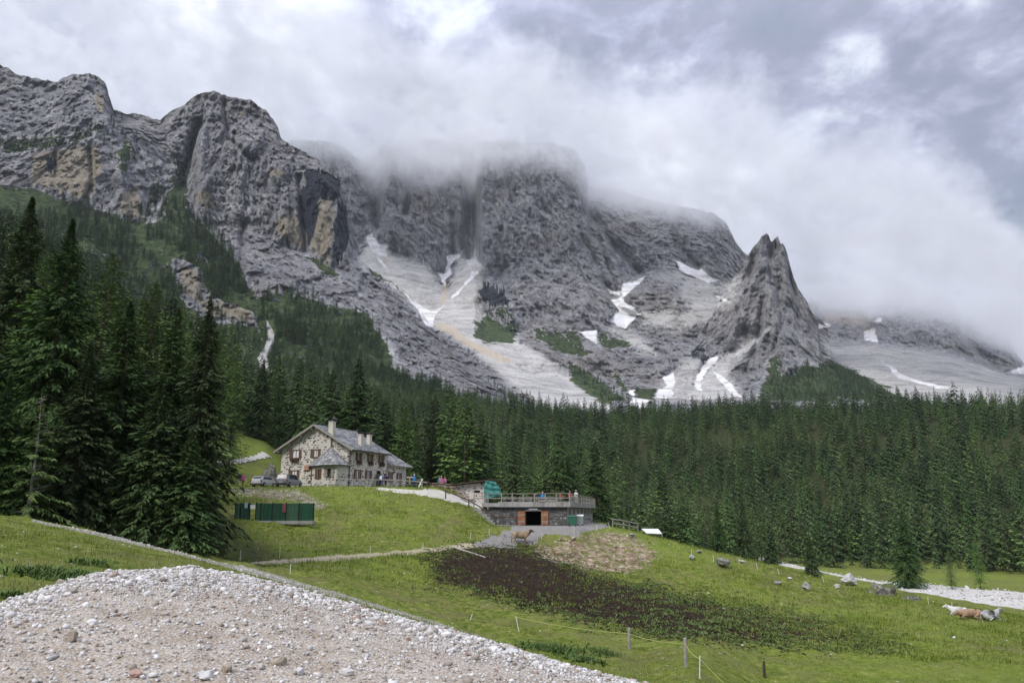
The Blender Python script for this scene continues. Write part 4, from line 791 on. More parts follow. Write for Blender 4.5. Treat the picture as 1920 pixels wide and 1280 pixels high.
def instancer(name, P, scale, rot, idx, protos):
    me = bpy.data.meshes.new(name); me.vertices.add(len(P)); me.vertices.foreach_set('co', np.ascontiguousarray(P, np.float32).ravel())
    for n, a, ty in (('sc', scale, 'FLOAT'), ('wd', scale*np.random.default_rng(8).uniform(.62, 1.35, len(P)), 'FLOAT'), ('rot', rot, 'FLOAT'), ('idx', idx, 'INT')):
        d = me.attributes.new(n, ty, 'POINT'); d.data.foreach_set('value', np.ascontiguousarray(a, np.float32 if ty == 'FLOAT' else np.int32))
    o = link(name, me); md = o.modifiers.new('scatter', 'NODES'); ng = bpy.data.node_groups.new(name, 'GeometryNodeTree'); md.node_group = ng
    ng.interface.new_socket('Geometry', in_out='INPUT', socket_type='NodeSocketGeometry'); ng.interface.new_socket('Geometry', in_out='OUTPUT', socket_type='NodeSocketGeometry')
    N, K = ng.nodes, ng.links; gi = N.new('NodeGroupInput'); go = N.new('NodeGroupOutput'); iop = N.new('GeometryNodeInstanceOnPoints'); K.new(gi.outputs[0], iop.inputs['Points'])
    jn = N.new('GeometryNodeJoinGeometry')
    for p in reversed(protos):
        oi = N.new('GeometryNodeObjectInfo'); oi.transform_space = 'ORIGINAL'; oi.inputs['Object'].default_value = p; oi.inputs['As Instance'].default_value = False
        gt = N.new('GeometryNodeGeometryToInstance'); K.new(oi.outputs['Geometry'], gt.inputs[0]); K.new(gt.outputs[0], jn.inputs[0])
    K.new(jn.outputs[0], iop.inputs['Instance']); iop.inputs['Pick Instance'].default_value = True
    def na(n, ty):
        a = N.new('GeometryNodeInputNamedAttribute'); a.data_type = ty; a.inputs['Name'].default_value = n; return [s for s in a.outputs if s.enabled and s.name == 'Attribute'][0]
    K.new(na('idx', 'INT'), iop.inputs['Instance Index'])
    cx = N.new('ShaderNodeCombineXYZ'); K.new(na('rot', 'FLOAT'), cx.inputs[2]); K.new(cx.outputs[0], iop.inputs['Rotation'])
    cs = N.new('ShaderNodeCombineXYZ'); [K.new(na('wd', 'FLOAT'), cs.inputs[i]) for i in (0, 1)]; K.new(na('sc', 'FLOAT'), cs.inputs[2]); K.new(cs.outputs[0], iop.inputs['Scale']); K.new(iop.outputs[0], go.inputs[0]); return o
PA = np.concatenate([P0[REST, :3]-[0, 0, .2], P1[:, :3]]); SA = np.concatenate([hts[REST], h1]); KA = np.concatenate([kd[REST], k1])
# object info joins in reverse of link order; protos are ordered 0..4
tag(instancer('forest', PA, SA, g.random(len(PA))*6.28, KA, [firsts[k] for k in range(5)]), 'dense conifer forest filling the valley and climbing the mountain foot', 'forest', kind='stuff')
# ------------------------------------------------------------------ gravel mound in the foreground
def mound():
    az = np.linspace(R(-42), R(30), 330)
    crest = [(-330, 1210, 9.2), (-150, 1165, 9.4), (0, 1128, 10), (90, 1098, 10.6), (180, 1071, 11.2), (230, 1067, 11.5), (300, 1066, 11.8), (350, 1062, 12), (400, 1070, 11.9), (450, 1077, 11.7), (520, 1092, 11.4), (560, 1102, 11.2), (620, 1118, 11), (700, 1143, 10.6), (760, 1158, 10.3), (800, 1170, 10.1), (900, 1198, 9.7), (1000, 1228, 9.3), (1100, 1258, 8.9), (1200, 1286, 8.5), (1350, 1335, 8.1), (1500, 1390, 7.8)]
    a, te = ray([c[0] for c in crest], [c[1] for c in crest]); r = np.array([c[2] for c in crest]); rc = np.interp(az, a, r); zc = np.interp(az, a, te*r)
    low = [(-330, 1300, 6.4), (0, 1290, 6.3), (350, 1282, 6.2), (700, 1284, 6.2), (1100, 1330, 6.0), (1500, 1420, 6.0)]
    a, te = ray([c[0] for c in low], [c[1] for c in low]); r = np.array([c[2] for c in low]); rl = np.interp(az, a, r); zl = np.interp(az, a, te*r)
    zs = zl - .42
    gzf = ground_z((rc+2.4)*np.sin(az), (rc+2.4)*np.cos(az)) - .25
    XK = np.array([rl*0+2.2, rl-2.2, rl, (rl+rc)/2, rc, rc+.8, rc+2.4]); YK = np.array([zs-.55, zs-.05, zl, (zl+zc)/2+.10, zc-.02, zc-.22, gzf])
    rows = 150; T = np.linspace(0, 1, rows)[:, None]; rr = 2.4*((rc+2.4)/2.4)[None, :]**T
    Z = np.array([pchip(XK[:, i:i+1], YK[:, i:i+1], rr[:, i])[0] for i in range(len(az))]).T
    X, Y = rr*np.sin(az), rr*np.cos(az)
    Z = Z + .05*fbm(X/1.1, Y/1.1, X*0, 4) + .02*fbm(X/.22, Y/.22, X*0, 3)
    px, py = proj(X, Y, Z); cu = (rr-rl)/(rc-rl)
    white = np.clip(sstep(.55, .92, cu+.18*fbm(X/1.5, Y/1.5, X*0, 3)) + .5*sstep(200, -100, px)*sstep(.1, .7, cu) + sstep(.25, .6, cu)*sstep(600, 1000, px)*.9, 0, 1)
    return X, Y, Z, az, rr, cu, white
MX, MY, MZ, Maz, Mrr, Mcu, Mwh = mound()
t = newmat('gravel_soil'); p = t.pos(); n1 = t.noise(2.2, 6, .65, p); n2 = t.noise(26, 5, .75, p); v = t.vor(34, p, out='Color'); vs2 = t.node('ShaderNodeSeparateColor', {0: v}).outputs[0]
vd = t.vor(34, p); vb = t.vor(75, p, out='Color'); v3 = t.node('ShaderNodeSeparateColor', {0: vb}).outputs[1]
c = t.ramp(n2, [(.3, (.26, .215, .165)), (.5, (.43, .375, .31)), (.7, (.57, .52, .455))])
c = t.mix(t.rng(n1, .44, .58, 0, .75), c, (.30, .24, .18)); c = t.mix(t.math('MULTIPLY', t.rng(vs2, .45, .7), t.rng(vd, .55, .35)), c, t.mix(v3, (.33, .31, .29), (.56, .54, .52)))
c = t.mix(t.math('MULTIPLY', t.attr('white'), t.rng(v3, .2, .6, .35, .95)), c, t.mix(vs2, (.38, .365, .355), (.62, .61, .60)))
h = t.math('ADD', t.math('MULTIPLY', t.math('SUBTRACT', 1.0, vd), 1.0), t.math('MULTIPLY', n2, .5)); t.out(c, .95, t.bump(h, 1.0, .02), spec=.1); M_SOIL = t.m
me = np_mesh('gravel_mound', np.stack([MX, MY, MZ], -1).reshape(-1, 3), grid_faces(*MX.shape)[:, ::-1], True, dict(white=Mwh))
MOUND = tag(link('gravel_mound', me, None, M_SOIL), kind='structure')
# stones
def rock_mesh(name, sub, seed, flat=.7, rough=.28, mat=None, smooth=False):
    bm = bmesh.new(); bmesh.ops.create_icosphere(bm, subdivisions=sub, radius=.5); g_ = random.Random(seed)
    o = [g_.uniform(-9, 9) for _ in range(3)]; sx, sy = g_.uniform(.8, 1.25), g_.uniform(.7, 1.0)
    pl = [(Vector((g_.gauss(0, 1), g_.gauss(0, 1), g_.gauss(0, 1))).normalized(), g_.uniform(.24, .40)) for _ in range(11)]
    for v in bm.verts:
        for n, d in pl:                      # broken faces
            k = v.co.dot(n)
            if k > d: v.co -= n*(k-d)*.96
        f = 1+rough*float(gnoise(v.co.x*2.2+o[0], v.co.y*2.2+o[1], v.co.z*2.2+o[2]))+rough*.4*float(gnoise(v.co.x*6+o[0], v.co.y*6, v.co.z*6)); v.co = Vector((v.co.x*sx*f, v.co.y*sy*f, v.co.z*flat*f))
    me = bpy.data.meshes.new(name); bm.to_mesh(me); bm.free()
    if smooth: me.polygons.foreach_set('use_smooth', [True]*len(me.polygons))
    if mat: me.materials.append(mat)
    return me
def stone_mat(name, lo, hi, sc=9):
    t = newmat(name); oi = t.node('ShaderNodeObjectInfo').outputs['Random']; n = t.noise(sc, 6, .7, t.obj()); n2_ = t.noise(sc*5, 4, .7, t.obj())
    c = t.mix(t.rng(n, .3, .7), lo, hi); c = t.mix(t.rng(n2_, .5, .7, 0, .35), c, tuple(x*.6 for x in lo))
    hs = t.node('ShaderNodeHueSaturation', {'Value': t.rng(oi, 0, 1, .72, 1.08), 'Color': c}); t.out(hs.outputs[0], .9, t.bump(n2_, .4, .01), spec=.15); return t.m
M_LIME = stone_mat('pale_limestone', (.42, .41, .40), (.62, .61, .60)); M_LIME_TAN = stone_mat('tan_limestone', (.30, .25, .19), (.48, .42, .34)); M_PINK = stone_mat('pink_sandstone', (.36, .22, .18), (.52, .36, .30))
M_GREYST = stone_mat('grey_stone', (.20, .195, .19), (.36, .35, .34)); M_BROWNST = stone_mat('brown_stone', (.16, .10, .07), (.30, .20, .14))
STONES = [rock_mesh('stone', 2, 50+i, random.uniform(.55, .8), .25, None) for i in range(8)]
for k, m_ in enumerate(STONES): m_.materials.append([M_LIME, M_LIME, M_LIME, M_LIME, M_LIME, M_GREYST, M_LIME_TAN, M_LIME][k])
def mound_at(px, py):
    a, te = ray(px, py); i = int(np.clip(np.searchsorted(Maz, float(a)), 0, len(Maz)-1)); h = np.nonzero(MZ[:, i] >= float(te)*Mrr[:, i])[0]; k = h[0] if len(h) else 100
    return Vector((MX[k, i], MY[k, i], MZ[k, i]))
# stones one can single out, (px, py, width in photo px, mesh seed, flatness, material, label)
def lone_stone(px, py, wpx, seed, flat, mat, label, on=mound_at, name='stone', cat='stone', aspect=1.0, rz=0, sink=.22, sub=3, rough=.22):
    P = on(px, py); d = math.hypot(P.x, P.y)/math.cos(math.atan2(P.x, P.y)) if False else (P.y*CP+P.z*SP); w = wpx*d/F
    o = link(name, rock_mesh(name, sub, seed, flat, rough, mat)); o.location = P + Vector((0, 0, w*flat*(.5-sink))); o.scale = (w, w*aspect, w); o.rotation_euler = (0, 0, rz); return tag(o, label, cat)
for q in ((130, 1206, 30, 1, .85, M_LIME_TAN, 'rounded tan brown stone on bare gravel in the lower left of the mound'), (248, 1272, 34, 2, .5, M_PINK, 'pinkish red flat stone at the bottom edge of the gravel mound'),
          (380, 1275, 40, 3, .5, M_LIME, 'large white angular stone at the bottom edge of the gravel mound'), (425, 1264, 30, 4, .7, M_LIME_TAN, 'yellowish stone to the right of the large white bottom stone'),
          (522, 1252, 26, 5, .9, M_LIME_TAN, 'cream coloured round stone, upper of the two yellowish stones near the bottom'), (556, 1264, 24, 6, .7, M_LIME, 'white oblong stone right of the cream round stone'),
          (386, 1219, 17, 7, 1.0, M_LIME, 'upright white egg-shaped stone in the middle of the brown gravel'), (455, 1206, 14, 8, 1.0, M_LIME, 'small white oval stone right of the upright egg-shaped one'),
          (320, 1108, 32, 9, .32, M_LIME, 'long flat white stone near the top of the mound'), (76, 1116, 26, 10, .6, M_LIME, 'white block at the left rim of the mound beside the green weeds'),
          (370, 1169, 20, 11, .35, M_LIME, 'thin white sliver of stone lying flat in the brown gravel'), (342, 1171, 14, 12, .8, M_LIME, 'small round white pebble left of the flat sliver'),
          (892, 1212, 12, 13, .8, M_BROWNST, 'rust brown stone among the white rubble on the right rim'), (648, 1268, 34, 14, .55, M_LIME, 'white stone cut by the bottom edge right of the middle'),
          (683, 1144, 14, 15, .7, M_BROWNST, 'brown stone in the white rubble near the crest'), (350, 1068, 26, 16, .5, M_LIME, 'white slab on the very top of the mound'), (960, 1225, 26, 17, .5, M_LIME, 'large pale slab on the right rim of the mound'),
          (1012, 1236, 30, 18, .4, M_LIME, 'broad flat pale slab low on the right rim of the mound'), (230, 1160, 14, 19, .6, M_LIME, 'small white stone left of the flat sliver'), (100, 1240, 20, 20, .6, M_LIME, 'pale stone in a small cluster at the lower left')):
    lone_stone(*q, rz=random.uniform(0, 6))
g = np.random.default_rng(77)
inside = (Mcu > -.35) & (Mcu < 1.12); Wt = (inside*(.42+1.7*Mwh)*Mrr*np.gradient(Mrr, axis=0)).ravel(); Wc = np.cumsum(Wt)
Wt2 = (inside*(.12+2.2*Mwh)*(.35+sstep(-.15, .35, fbm(MX/.9, MY/.9, MX*0+5, 3)))*Mrr*np.gradient(Mrr, axis=0)).ravel(); Wc2 = np.cumsum(Wt2)
def pick(n, big=True): W_ = Wc2 if big else Wc; k = np.searchsorted(W_, g.random(n)*W_[-1]); return np.stack([MX.ravel()[k], MY.ravel()[k], MZ.ravel()[k]], -1)+g.normal(0, .02, (n, 3))*[1, 1, 0], k
Q, _k = pick(290)
for i in range(280):
    s = float(np.clip(g.lognormal(-2.95, .38), .035, .15)); me = STONES[int(g.integers(0, 8))]; o = link('stone', me, MOUND)
    o.location = Q[i]+[0, 0, s*.12]; o.scale = (s*1.15, s*.9, s*.95); o.rotation_euler = tuple(float(v) for v in g.normal(0, .35, 2))+(float(g.random()*6.28),)
def bake(name, metas, n, size_fn, pts, lift=.15, tilt=.4, attrs=True):
    """many small solids joined into one mesh; per-solid tone attribute"""
    Vs, Fs, As, base = [], [], [], 0; per = np.array_split(np.arange(n), len(metas)); S = size_fn(n)
    for (mv, mf), idx in zip(metas, per):
        m = len(idx); a = g.random(m)*6.28; t1 = g.normal(0, tilt, m); t2 = g.normal(0, tilt, m)
        Rz = np.zeros((m, 3, 3)); ca, sa = np.cos(a), np.sin(a); Rz[:, 0, 0] = ca; Rz[:, 0, 1] = -sa; Rz[:, 1, 0] = sa; Rz[:, 1, 1] = ca; Rz[:, 2, 2] = 1
        Rx = np.zeros((m, 3, 3)); c1, s1 = np.cos(t1), np.sin(t1); Rx[:, 0, 0] = 1; Rx[:, 1, 1] = c1; Rx[:, 1, 2] = -s1; Rx[:, 2, 1] = s1; Rx[:, 2, 2] = c1
        V = np.einsum('mij,vj->mvi', Rx@Rz, mv)*S[idx][:, None, None]+pts[idx][:, None, :]+np.array([0, 0, lift])*S[idx][:, None, None]
        k = len(mv); Vs.append(V.reshape(-1, 3)); Fs.append((mf[None]+(np.arange(m)*k)[:, None, None]).reshape(-1, mf.shape[1])+base); base += m*k; As.append(np.repeat(g.random(m), k))
    return np_mesh(name, np.concatenate(Vs), np.concatenate(Fs), False, dict(tone=np.concatenate(As)))
def as_np(me):
    v = np.empty(len(me.vertices)*3, np.float32); me.vertices.foreach_get('co', v); f = np.empty(len(me.loops), np.int32); me.loops.foreach_get('vertex_index', f); return v.reshape(-1, 3), f.reshape(-1, 3)
small = [as_np(rock_mesh('stone', 1, 80+i, .7, .3)) for i in range(4)]
t = newmat('gravel_stone'); tn = t.attr('tone'); n = t.noise(30, 5, .7, t.pos())
c = t.ramp(tn, [(0, (.22, .18, .14)), (.25, (.42, .375, .325)), (.4, (.48, .46, .44)), (.75, (.64, .625, .605)), (.97, (.76, .75, .74)), (.98, (.30, .19, .14))]); c = t.mix(t.rng(n, .4, .7, 0, .4), c, (.30, .285, .27)); t.out(c, .9, t.bump(n, .5, .01), spec=.1); M_GRAVEL = t.m
t = newmat('earthy_stone'); t.out(t.ramp(t.attr('tone'), [(0, (.16, .12, .085)), (.4, (.27, .23, .18)), (.75, (.40, .37, .32)), (1, (.56, .54, .50))]), .9, spec=.1); M_RUBBLE = t.m
Q, _ = pick(13000); me = bake('gravel', small, 13000, lambda n: np.clip(g.lognormal(-3.6, .62, n), .012, .13), Q); me.materials.append(M_GRAVEL); tag(link('gravel', me, MOUND), kind='stuff')
def tiny_mesh(seed):
    q = random.Random(seed); v = np.array([(1, 0, 0), (-1, 0, 0), (0, 1, 0), (0, -1, 0), (0, 0, .8), (0, 0, -.8)], float)*.5; v *= np.array([[q.uniform(.6, 1.3)] for _ in range(6)]); v += np.array([[q.uniform(-.12, .12) for _ in range(3)] for _ in range(6)])
    return v, np.array([(0, 2, 4), (2, 1, 4), (1, 3, 4), (3, 0, 4), (2, 0, 5), (1, 2, 5), (3, 1, 5), (0, 3, 5)])
Q, _ = pick(42000, False); me = bake('gravel', [tiny_mesh(i) for i in range(6)], 42000, lambda n: np.clip(g.lognormal(-3.75, .42, n), .012, .06), Q, .12, .8); me.materials.append(M_GRAVEL); tag(link('gravel', me, MOUND), kind='stuff')

# ------------------------------------------------------------------ grass, weeds and dung clods: what nobody could count
def blades(name, P, h, w, nb, spread, mat, lean=.5):
    n = len(P); m = n*nb; c = np.repeat(P, nb, 0)+g.normal(0, 1, (m, 3))*[1, 1, 0]*np.repeat(spread, nb)[:, None] if np.ndim(spread) else np.repeat(P, nb, 0)+g.normal(0, spread, (m, 3))*[1, 1, 0]
    hh = np.repeat(h, nb)*(.5+.8*g.random(m)); a = g.random(m)*6.28; ln = lean*g.random(m)
    d = np.stack([np.cos(a)*ln, np.sin(a)*ln, np.ones(m)], -1); sd_ = np.stack([-np.sin(a), np.cos(a), a*0], -1); ww = np.repeat(w, nb)[:, None]
    b0 = c-sd_*ww*.5; b1 = c+sd_*ww*.5; mid = c+d*hh[:, None]*.55; q0 = mid+sd_*ww*.4; q1 = mid-sd_*ww*.4; tip = c+d*hh[:, None]+np.stack([np.cos(a), np.sin(a), a*0], -1)*(hh*ln*.5)[:, None]
    V = np.stack([b0, b1, tip+sd_*ww*.12, tip-sd_*ww*.12], 1).reshape(-1, 3); k = np.arange(m)[:, None]*4
    Fq = k+[[0, 1, 2, 3]]; me = np_mesh(name, V, Fq, False, dict(tone=np.repeat(np.repeat(g.random(n), nb)*.6+g.random(m)*.4, 4))); me.materials.append(mat); return me
def leafmat(name, stops, rough=.8):
    t = newmat(name); t.out(t.ramp(t.attr('tone'), stops), rough, spec=.12); return t.m
M_BLADE = leafmat('grass_blades', [(0, (.05, .085, .014)), (.35, (.10, .145, .02)), (.7, (.17, .212, .036)), (.92, (.28, .29, .09)), (1, (.38, .35, .19))])
M_WEED = leafmat('weed_leaves', [(0, (.035, .065, .018)), (.5, (.075, .125, .034)), (1, (.15, .20, .07))])
M_DOCK = leafmat('dock_leaves', [(0, (.045, .07, .02)), (.5, (.085, .125, .035)), (1, (.16, .19, .07))])
M_CLOD = leafmat('dung_clods', [(0, (.015, .010, .007)), (1, (.052, .034, .022))])
def scatter_px(n, mask, rmin, rmax, pw=1.0, lo=.3):
    """ground points weighted by how large they show"""
    ok = (RR > rmin) & (RR < rmax) & (np.abs(np.rad2deg(AZ))[:, None] < 37)
    w = (ok*mask*(RR**(2-pw)))*np.concatenate([np.diff(AZ), [0]])[:, None]; c = np.cumsum(w.ravel()); k = np.searchsorted(c, g.random(n)*c[-1]); i, j = np.unravel_index(np.clip(k, 0, w.size-1), w.shape)
    a = AZ[i]+g.random(n)*(AZ[np.minimum(i+1, len(AZ)-1)]-AZ[i]); r = RG[j]*(1+g.random(n)*.0155); x, y = r*np.sin(a), r*np.cos(a); return np.stack([x, y, ground_z(x, y)], -1), r
bare = np.clip(m_path*1.2+m_track*1.5+m_asph*2+m_river*2+m_yard*2+m_dirt*1.2+m_rub*.9+m_dark*.9, 0, 1); open_ = (1-bare)*(1-np.clip(m_wood*1.4, 0, 1))
P, r = scatter_px(24000, open_*(.35+sstep(-.2, .4, wob2)), 9, 60, 1.6); P = P[ground_z(P[:, 0], P[:, 1]) < 9]
tag(link('grass', blades('grass', P, .05+.07*g.random(len(P)), .007+.0003*np.hypot(P[:, 0], P[:, 1]), 5, .12, M_BLADE)), 'meadow grass covering the near banks and the valley bottom', 'grass', kind='stuff')
P, r = scatter_px(30000, open_*(.25+sstep(-.1, .5, wob2)), 55, 135, 1.2)
tag(link('grass', blades('grass', P, .10+.16*g.random(len(P)), .05+P[:, 0]*0, 4, .22, M_BLADE)), 'meadow grass on the hillside below the stone house', 'grass', kind='stuff')
# dock and nettle growing through the manured slope
rim = np.clip(m_dark*(1-m_dark)*4, 0, 1)
P, r = scatter_px(8000, np.clip(.55*rim+.5*m_dark*sstep(1000, 1500, PX)+.05, 0, 1)*sstep(-.25, .35, fbm(GX/1.6, GY/1.6, GX*0, 3))*gm([(760, 1035), (1000, 1020), (1250, 1090), (1750, 1190), (1740, 1235), (1100, 1190), (860, 1110)], 8, 40, 95), 42, 95, 1.2)
tag(link('weeds', blades('weeds', P, .05+.07*g.random(len(P)), .09+P[:, 0]*0, 4, .16, M_DOCK, 1.9)), 'leafy dock plants growing through the dark manured slope', 'weeds', kind='stuff')
P, r = scatter_px(12000, m_dark, 44, 92, 1.2); me = bake('dung', [tiny_mesh(i) for i in range(3)], len(P), lambda n: .06+.12*g.random(n), P, .05, .8); me.materials.append(M_CLOD)
tag(link('dung', me), 'dark brown dung clods spread over the slope', 'dung', kind='stuff')
# pale stones lying about on the bare earth and the hillside
P, r = scatter_px(1900, np.clip(m_dirt*.8+m_rub*1.1+.012*open_, 0, 1), 60, 110, 1.0); me = bake('rubble', small, len(P), lambda n: np.clip(g.lognormal(-2.15, .55, n), .06, .55), P, .05); me.materials.append(M_RUBBLE)
tag(link('rubble', me), 'pale rubble scattered over the bare earth banks', 'rubble', kind='stuff')
P, r = scatter_px(2400, np.clip(m_path*1.0+.03*open_, 0, 1), 11, 50, 1.5); me = bake('gravel', small, len(P), lambda n: np.clip(g.lognormal(-3.0, .5, n), .02, .14), P, .1); me.materials.append(M_GRAVEL)
tag(link('gravel', me), 'small pale stones along the gravel path', 'gravel', kind='stuff')
P, r = scatter_px(1700, np.clip(m_river, 0, 1), 110, 420, 1.0); me = bake('gravel', small, len(P), lambda n: np.clip(g.lognormal(-1.1, .5, n), .15, 1.1), P, .1); me.materials.append(M_GRAVEL)
tag(link('gravel', me), 'boulders and gravel in the dry white stream bed', 'gravel', kind='stuff')
# leafy weeds at the edges of the mound
def weed_clump(px, py, wpx, n, label, on=ground_at, hh=.16, leaf=.05):
    P = on(px, py); w = wpx/2*(P.y)/F; q = np.array([P])+g.normal(0, 1, (n, 3))*[w*.5, w*.5, 0]; z = ground_z(q[:, 0], q[:, 1]); q[:, 2] = np.maximum(z, P.z-.15)
    tag(link('weed_clump', blades('weed_clump', q, hh*(.5+.6*g.random(n)), leaf+q[:, 0]*0, 5, .05, M_WEED, 1.4)), label, 'weeds')
weed_clump(120, 1082, 150, 260, 'leafy green weeds at the left rim of the gravel mound'); weed_clump(30, 1122, 60, 90, 'small patch of weeds left of the white block on the mound', hh=.10); weed_clump(165, 1058, 60, 90, 'bright leafy weeds beside the top left of the mound', hh=.14)
weed_clump(1030, 1215, 110, 240, 'dark leafy weeds below the valley fence beside the mound', hh=.22, leaf=.06); weed_clump(1095, 1238, 60, 120, 'broad-leaved weeds at the right rim of the mound', hh=.2, leaf=.08); weed_clump(1130, 1225, 60, 80, 'tufty grass clump right of the broad-leaved weeds', hh=.25, leaf=.03)
weed_clump(5, 1262, 30, 40, 'dark weed at the lower left corner', on=mound_at, hh=.12)
# boulders
for q in ((1277, 1012, 40, 101, .85, M_GREYST, 'big round boulder capped with grass on the meadow crest'), (1355, 1063, 30, 102, .6, M_GREYST, 'grassy grey boulder below the round one on the right slope'), (1297, 1048, 18, 103, .5, M_GREYST, 'low grey stone half sunk in grass below the big round boulder'),
          (1514, 1105, 22, 104, .7, M_GREYST, 'grey white speckled boulder alone on the right meadow'), (1460, 1096, 16, 105, .5, M_GREYST, 'small dark stone left of the speckled boulder'), (1590, 1098, 38, 106, .65, M_LIME, 'jagged white rock outcrop beside the grassy hump'),
          (1390, 1055, 12, 107, .5, M_LIME, 'white stone on the slope under the first stream bend'), (1482, 1086, 14, 108, .3, M_LIME, 'flat white stone above the speckled boulder'), (1310, 1037, 14, 109, .5, M_GREYST, 'dark flat stone right of the big round boulder'),
          (1790, 1197, 10, 110, .5, M_LIME, 'single pale stone on the meadow below the resting cattle'), (1075, 1012, 12, 111, .8, M_LIME_TAN, 'tan rock lying on the bare earth beside the drive'), (1050, 1014, 8, 112, .8, M_LIME_TAN, 'small tan rock left of the larger one beside the drive'),
          (1186, 1007, 16, 113, .6, M_GREYST, 'grey rock poking from the grass beside the end of the drive'), (1570, 1102, 18, 114, .45, M_LIME, 'low white rock left of the jagged outcrop'), (1392, 1212, 9, 115, .5, M_LIME, 'pale stone near the lower wooden post')):
    lone_stone(*q, on=lambda a, b: ground_at(a, b, 20), name='boulder', cat='boulder', rz=random.uniform(0, 6), sink=.1, sub=3, rough=.35)
def hump(px, py, wpx, hpx, label):
    P = ground_at(px, py, 40); d = P.y; w = wpx*d/F; h = hpx*d/F; t_ = link('boulder', rock_mesh('boulder', 4, 140+px, h/w*1.4, .4, M_HUMP)); t_.location = P-Vector((0, 0, h*.1)); t_.scale = (w, w*.8, w); tag(t_, label, 'boulder')
t = newmat('mossy_rock'); gN = t.node('ShaderNodeNewGeometry').outputs['Normal']; nz_ = t.node('ShaderNodeSeparateXYZ', {0: gN}).outputs[2]; n = t.noise(1.6, 7, .7, t.pos())
c = t.mix(t.rng(t.math('ADD', nz_, t.math('MULTIPLY', t.math('SUBTRACT', n, .5), 1.2)), .3, .55), t.ramp(t.noise(3, 7, .75, t.pos()), [(.35, (.07, .065, .06)), (.5, (.20, .19, .175)), (.65, (.42, .41, .38))]), t.mix(n, (.07, .09, .025), (.14, .16, .05))); t.out(c, .95, t.bump(n, .8, .4), spec=.1); M_HUMP = t.m
hump(1645, 1112, 60, 34, 'grassy hump of rock with a dark overhang beside the stream bed'); hump(1700, 1122, 50, 18, 'low mossy rocks trailing right from the grassy hump')
hump(505, 900, 46, 52, 'mossy limestone outcrop against the left end of the stone house'); hump(480, 908, 34, 24, 'low mossy rock left of the outcrop by the parked cars')

# footpath over the grassy knoll behind the cars
pts_ = [ground_at(px, py, 104) for px, py in ((392, 873), (412, 870), (430, 867.5), (450, 865), (470, 861.5), (488, 857), (500, 852))]
V = []; 
for i in range(61):
    f = i/10; k = min(int(f), 5); q = pts_[k].lerp(pts_[k+1], f-k); d = (pts_[k+1]-pts_[k]); d.z = 0; d.normalize(); n_ = Vector((-d.y, d.x, 0)); w = .9+.25*math.sin(i*1.3)
    for s_ in (-1, -.33, .33, 1): a = q+n_*w*s_; V.append((a.x, a.y, gz(a.x, a.y)+.06*(1-abs(s_))+.16))
me = np_mesh('footpath', np.array(V), grid_faces(61, 4), True, {k_: np.ones(len(V))*(k_ == 'yard') for k_ in attrs}); tag(link('footpath', me, None, M_GROUND), kind='structure')
# ------------------------------------------------------------------ buildings
M_MORTAR = simple('pale_mortar', (.52, .49, .445), .95, .14, 1.6, .4); M_PLASTER = simple('cream_plaster', (.52, .49, .42), .9, .12, 2)
def toned(name, stops, rough=.9, bump=.0):
    t = newmat(name); n = t.noise(7, 5, .7, t.obj()); c = t.mix(t.rng(n, .35, .7, 0, .35), t.ramp(t.attr('tone'), stops), (.05, .045, .04)); t.out(c, rough, t.bump(n, .3, .02), spec=.15); return t.m
M_WSTONE = toned('wall_stone', [(0, (.045, .042, .042)), (.3, (.085, .075, .072)), (.55, (.15, .13, .12)), (.8, (.27, .225, .20)), (1, (.40, .36, .33))])
M_SHINGLE = toned('weathered_shingle', [(0, (.17, .175, .18)), (.5, (.27, .27, .275)), (.85, (.37, .37, .37)), (1, (.46, .46, .455))])
M_WOOD = simple('brown_wood', (.135, .072, .045), .8, .3, 5, .3); M_WOODD = simple('dark_brown_wood', (.065, .040, .030), .85, .3, 5); M_WOODG = simple('grey_weathered_wood', (.27, .25, .225), .9, .25, 5, .4); M_WOODP = simple('pinkish_wood', (.38, .29, .26), .9, .2, 4)
M_WOODR = simple('reddish_wood_door', (.27, .125, .062), .8, .35, 3, .3); M_CURTAIN = simple('white_curtain', (.62, .64, .66), .9, .1, 9); M_DARK = simple('dark_interior', (.012, .011, .010), .9, .1, 3); M_FLOWER = simple('trailing_geraniums', (.11, .055, .03), .9, .6, 14)
M_CONC = None
t = newmat('stained_concrete'); n = t.noise(1.2, 6, .7, t.obj((1, 1, .35))); M_CONC = t.m; t.out(t.ramp(n, [(.35, (.16, .155, .14)), (.5, (.29, .28, .265)), (.7, (.40, .395, .37))]), .95, spec=.1)
M_METAL = simple('dark_metal', (.06, .06, .065), .5, .2, 5, metal=.6); M_GLASS = simple('window_glass', (.03, .035, .04), .12, .1, 3, spec=.6)
M_WHITE = simple('white_paint', (.72, .72, .70), .7, .06, 5); M_ORANGE = simple('orange_sign_board', (.36, .10, .035), .7, .2, 4)
def depth_for_z(px, py, z): return z/at(px, py, 1.0).z
def frame_at(name, px, py, z, xdir, label, cat):
    y = depth_for_z(px, py, z); P = at(px, py, y); o = empty(name, P, math.atan2(xdir[1], xdir[0])); tag(o, label, cat); return o
class Fr:
    """local frame of a building: px/py <-> local coordinates on its planes"""
    def __init__(s, o): s.o = o; s.M = Matrix.Translation(o.location) @ Matrix.Rotation(o.rotation_euler[2], 4, 'Z'); s.I = s.M.inverted()
    def _hit(s, px, py, ax, c):
        O = s.I @ Vector((0, 0, 0)); D = (s.I @ at(px, py, 10.0)) - O; t_ = (c-O[ax])/D[ax]; return O + D*t_
    def x(s, px, py, c=0): return s._hit(px, py, 0, c)
    def y(s, px, py, c=0): return s._hit(px, py, 1, c)
    def z(s, px, py, c=0): return s._hit(px, py, 2, c)
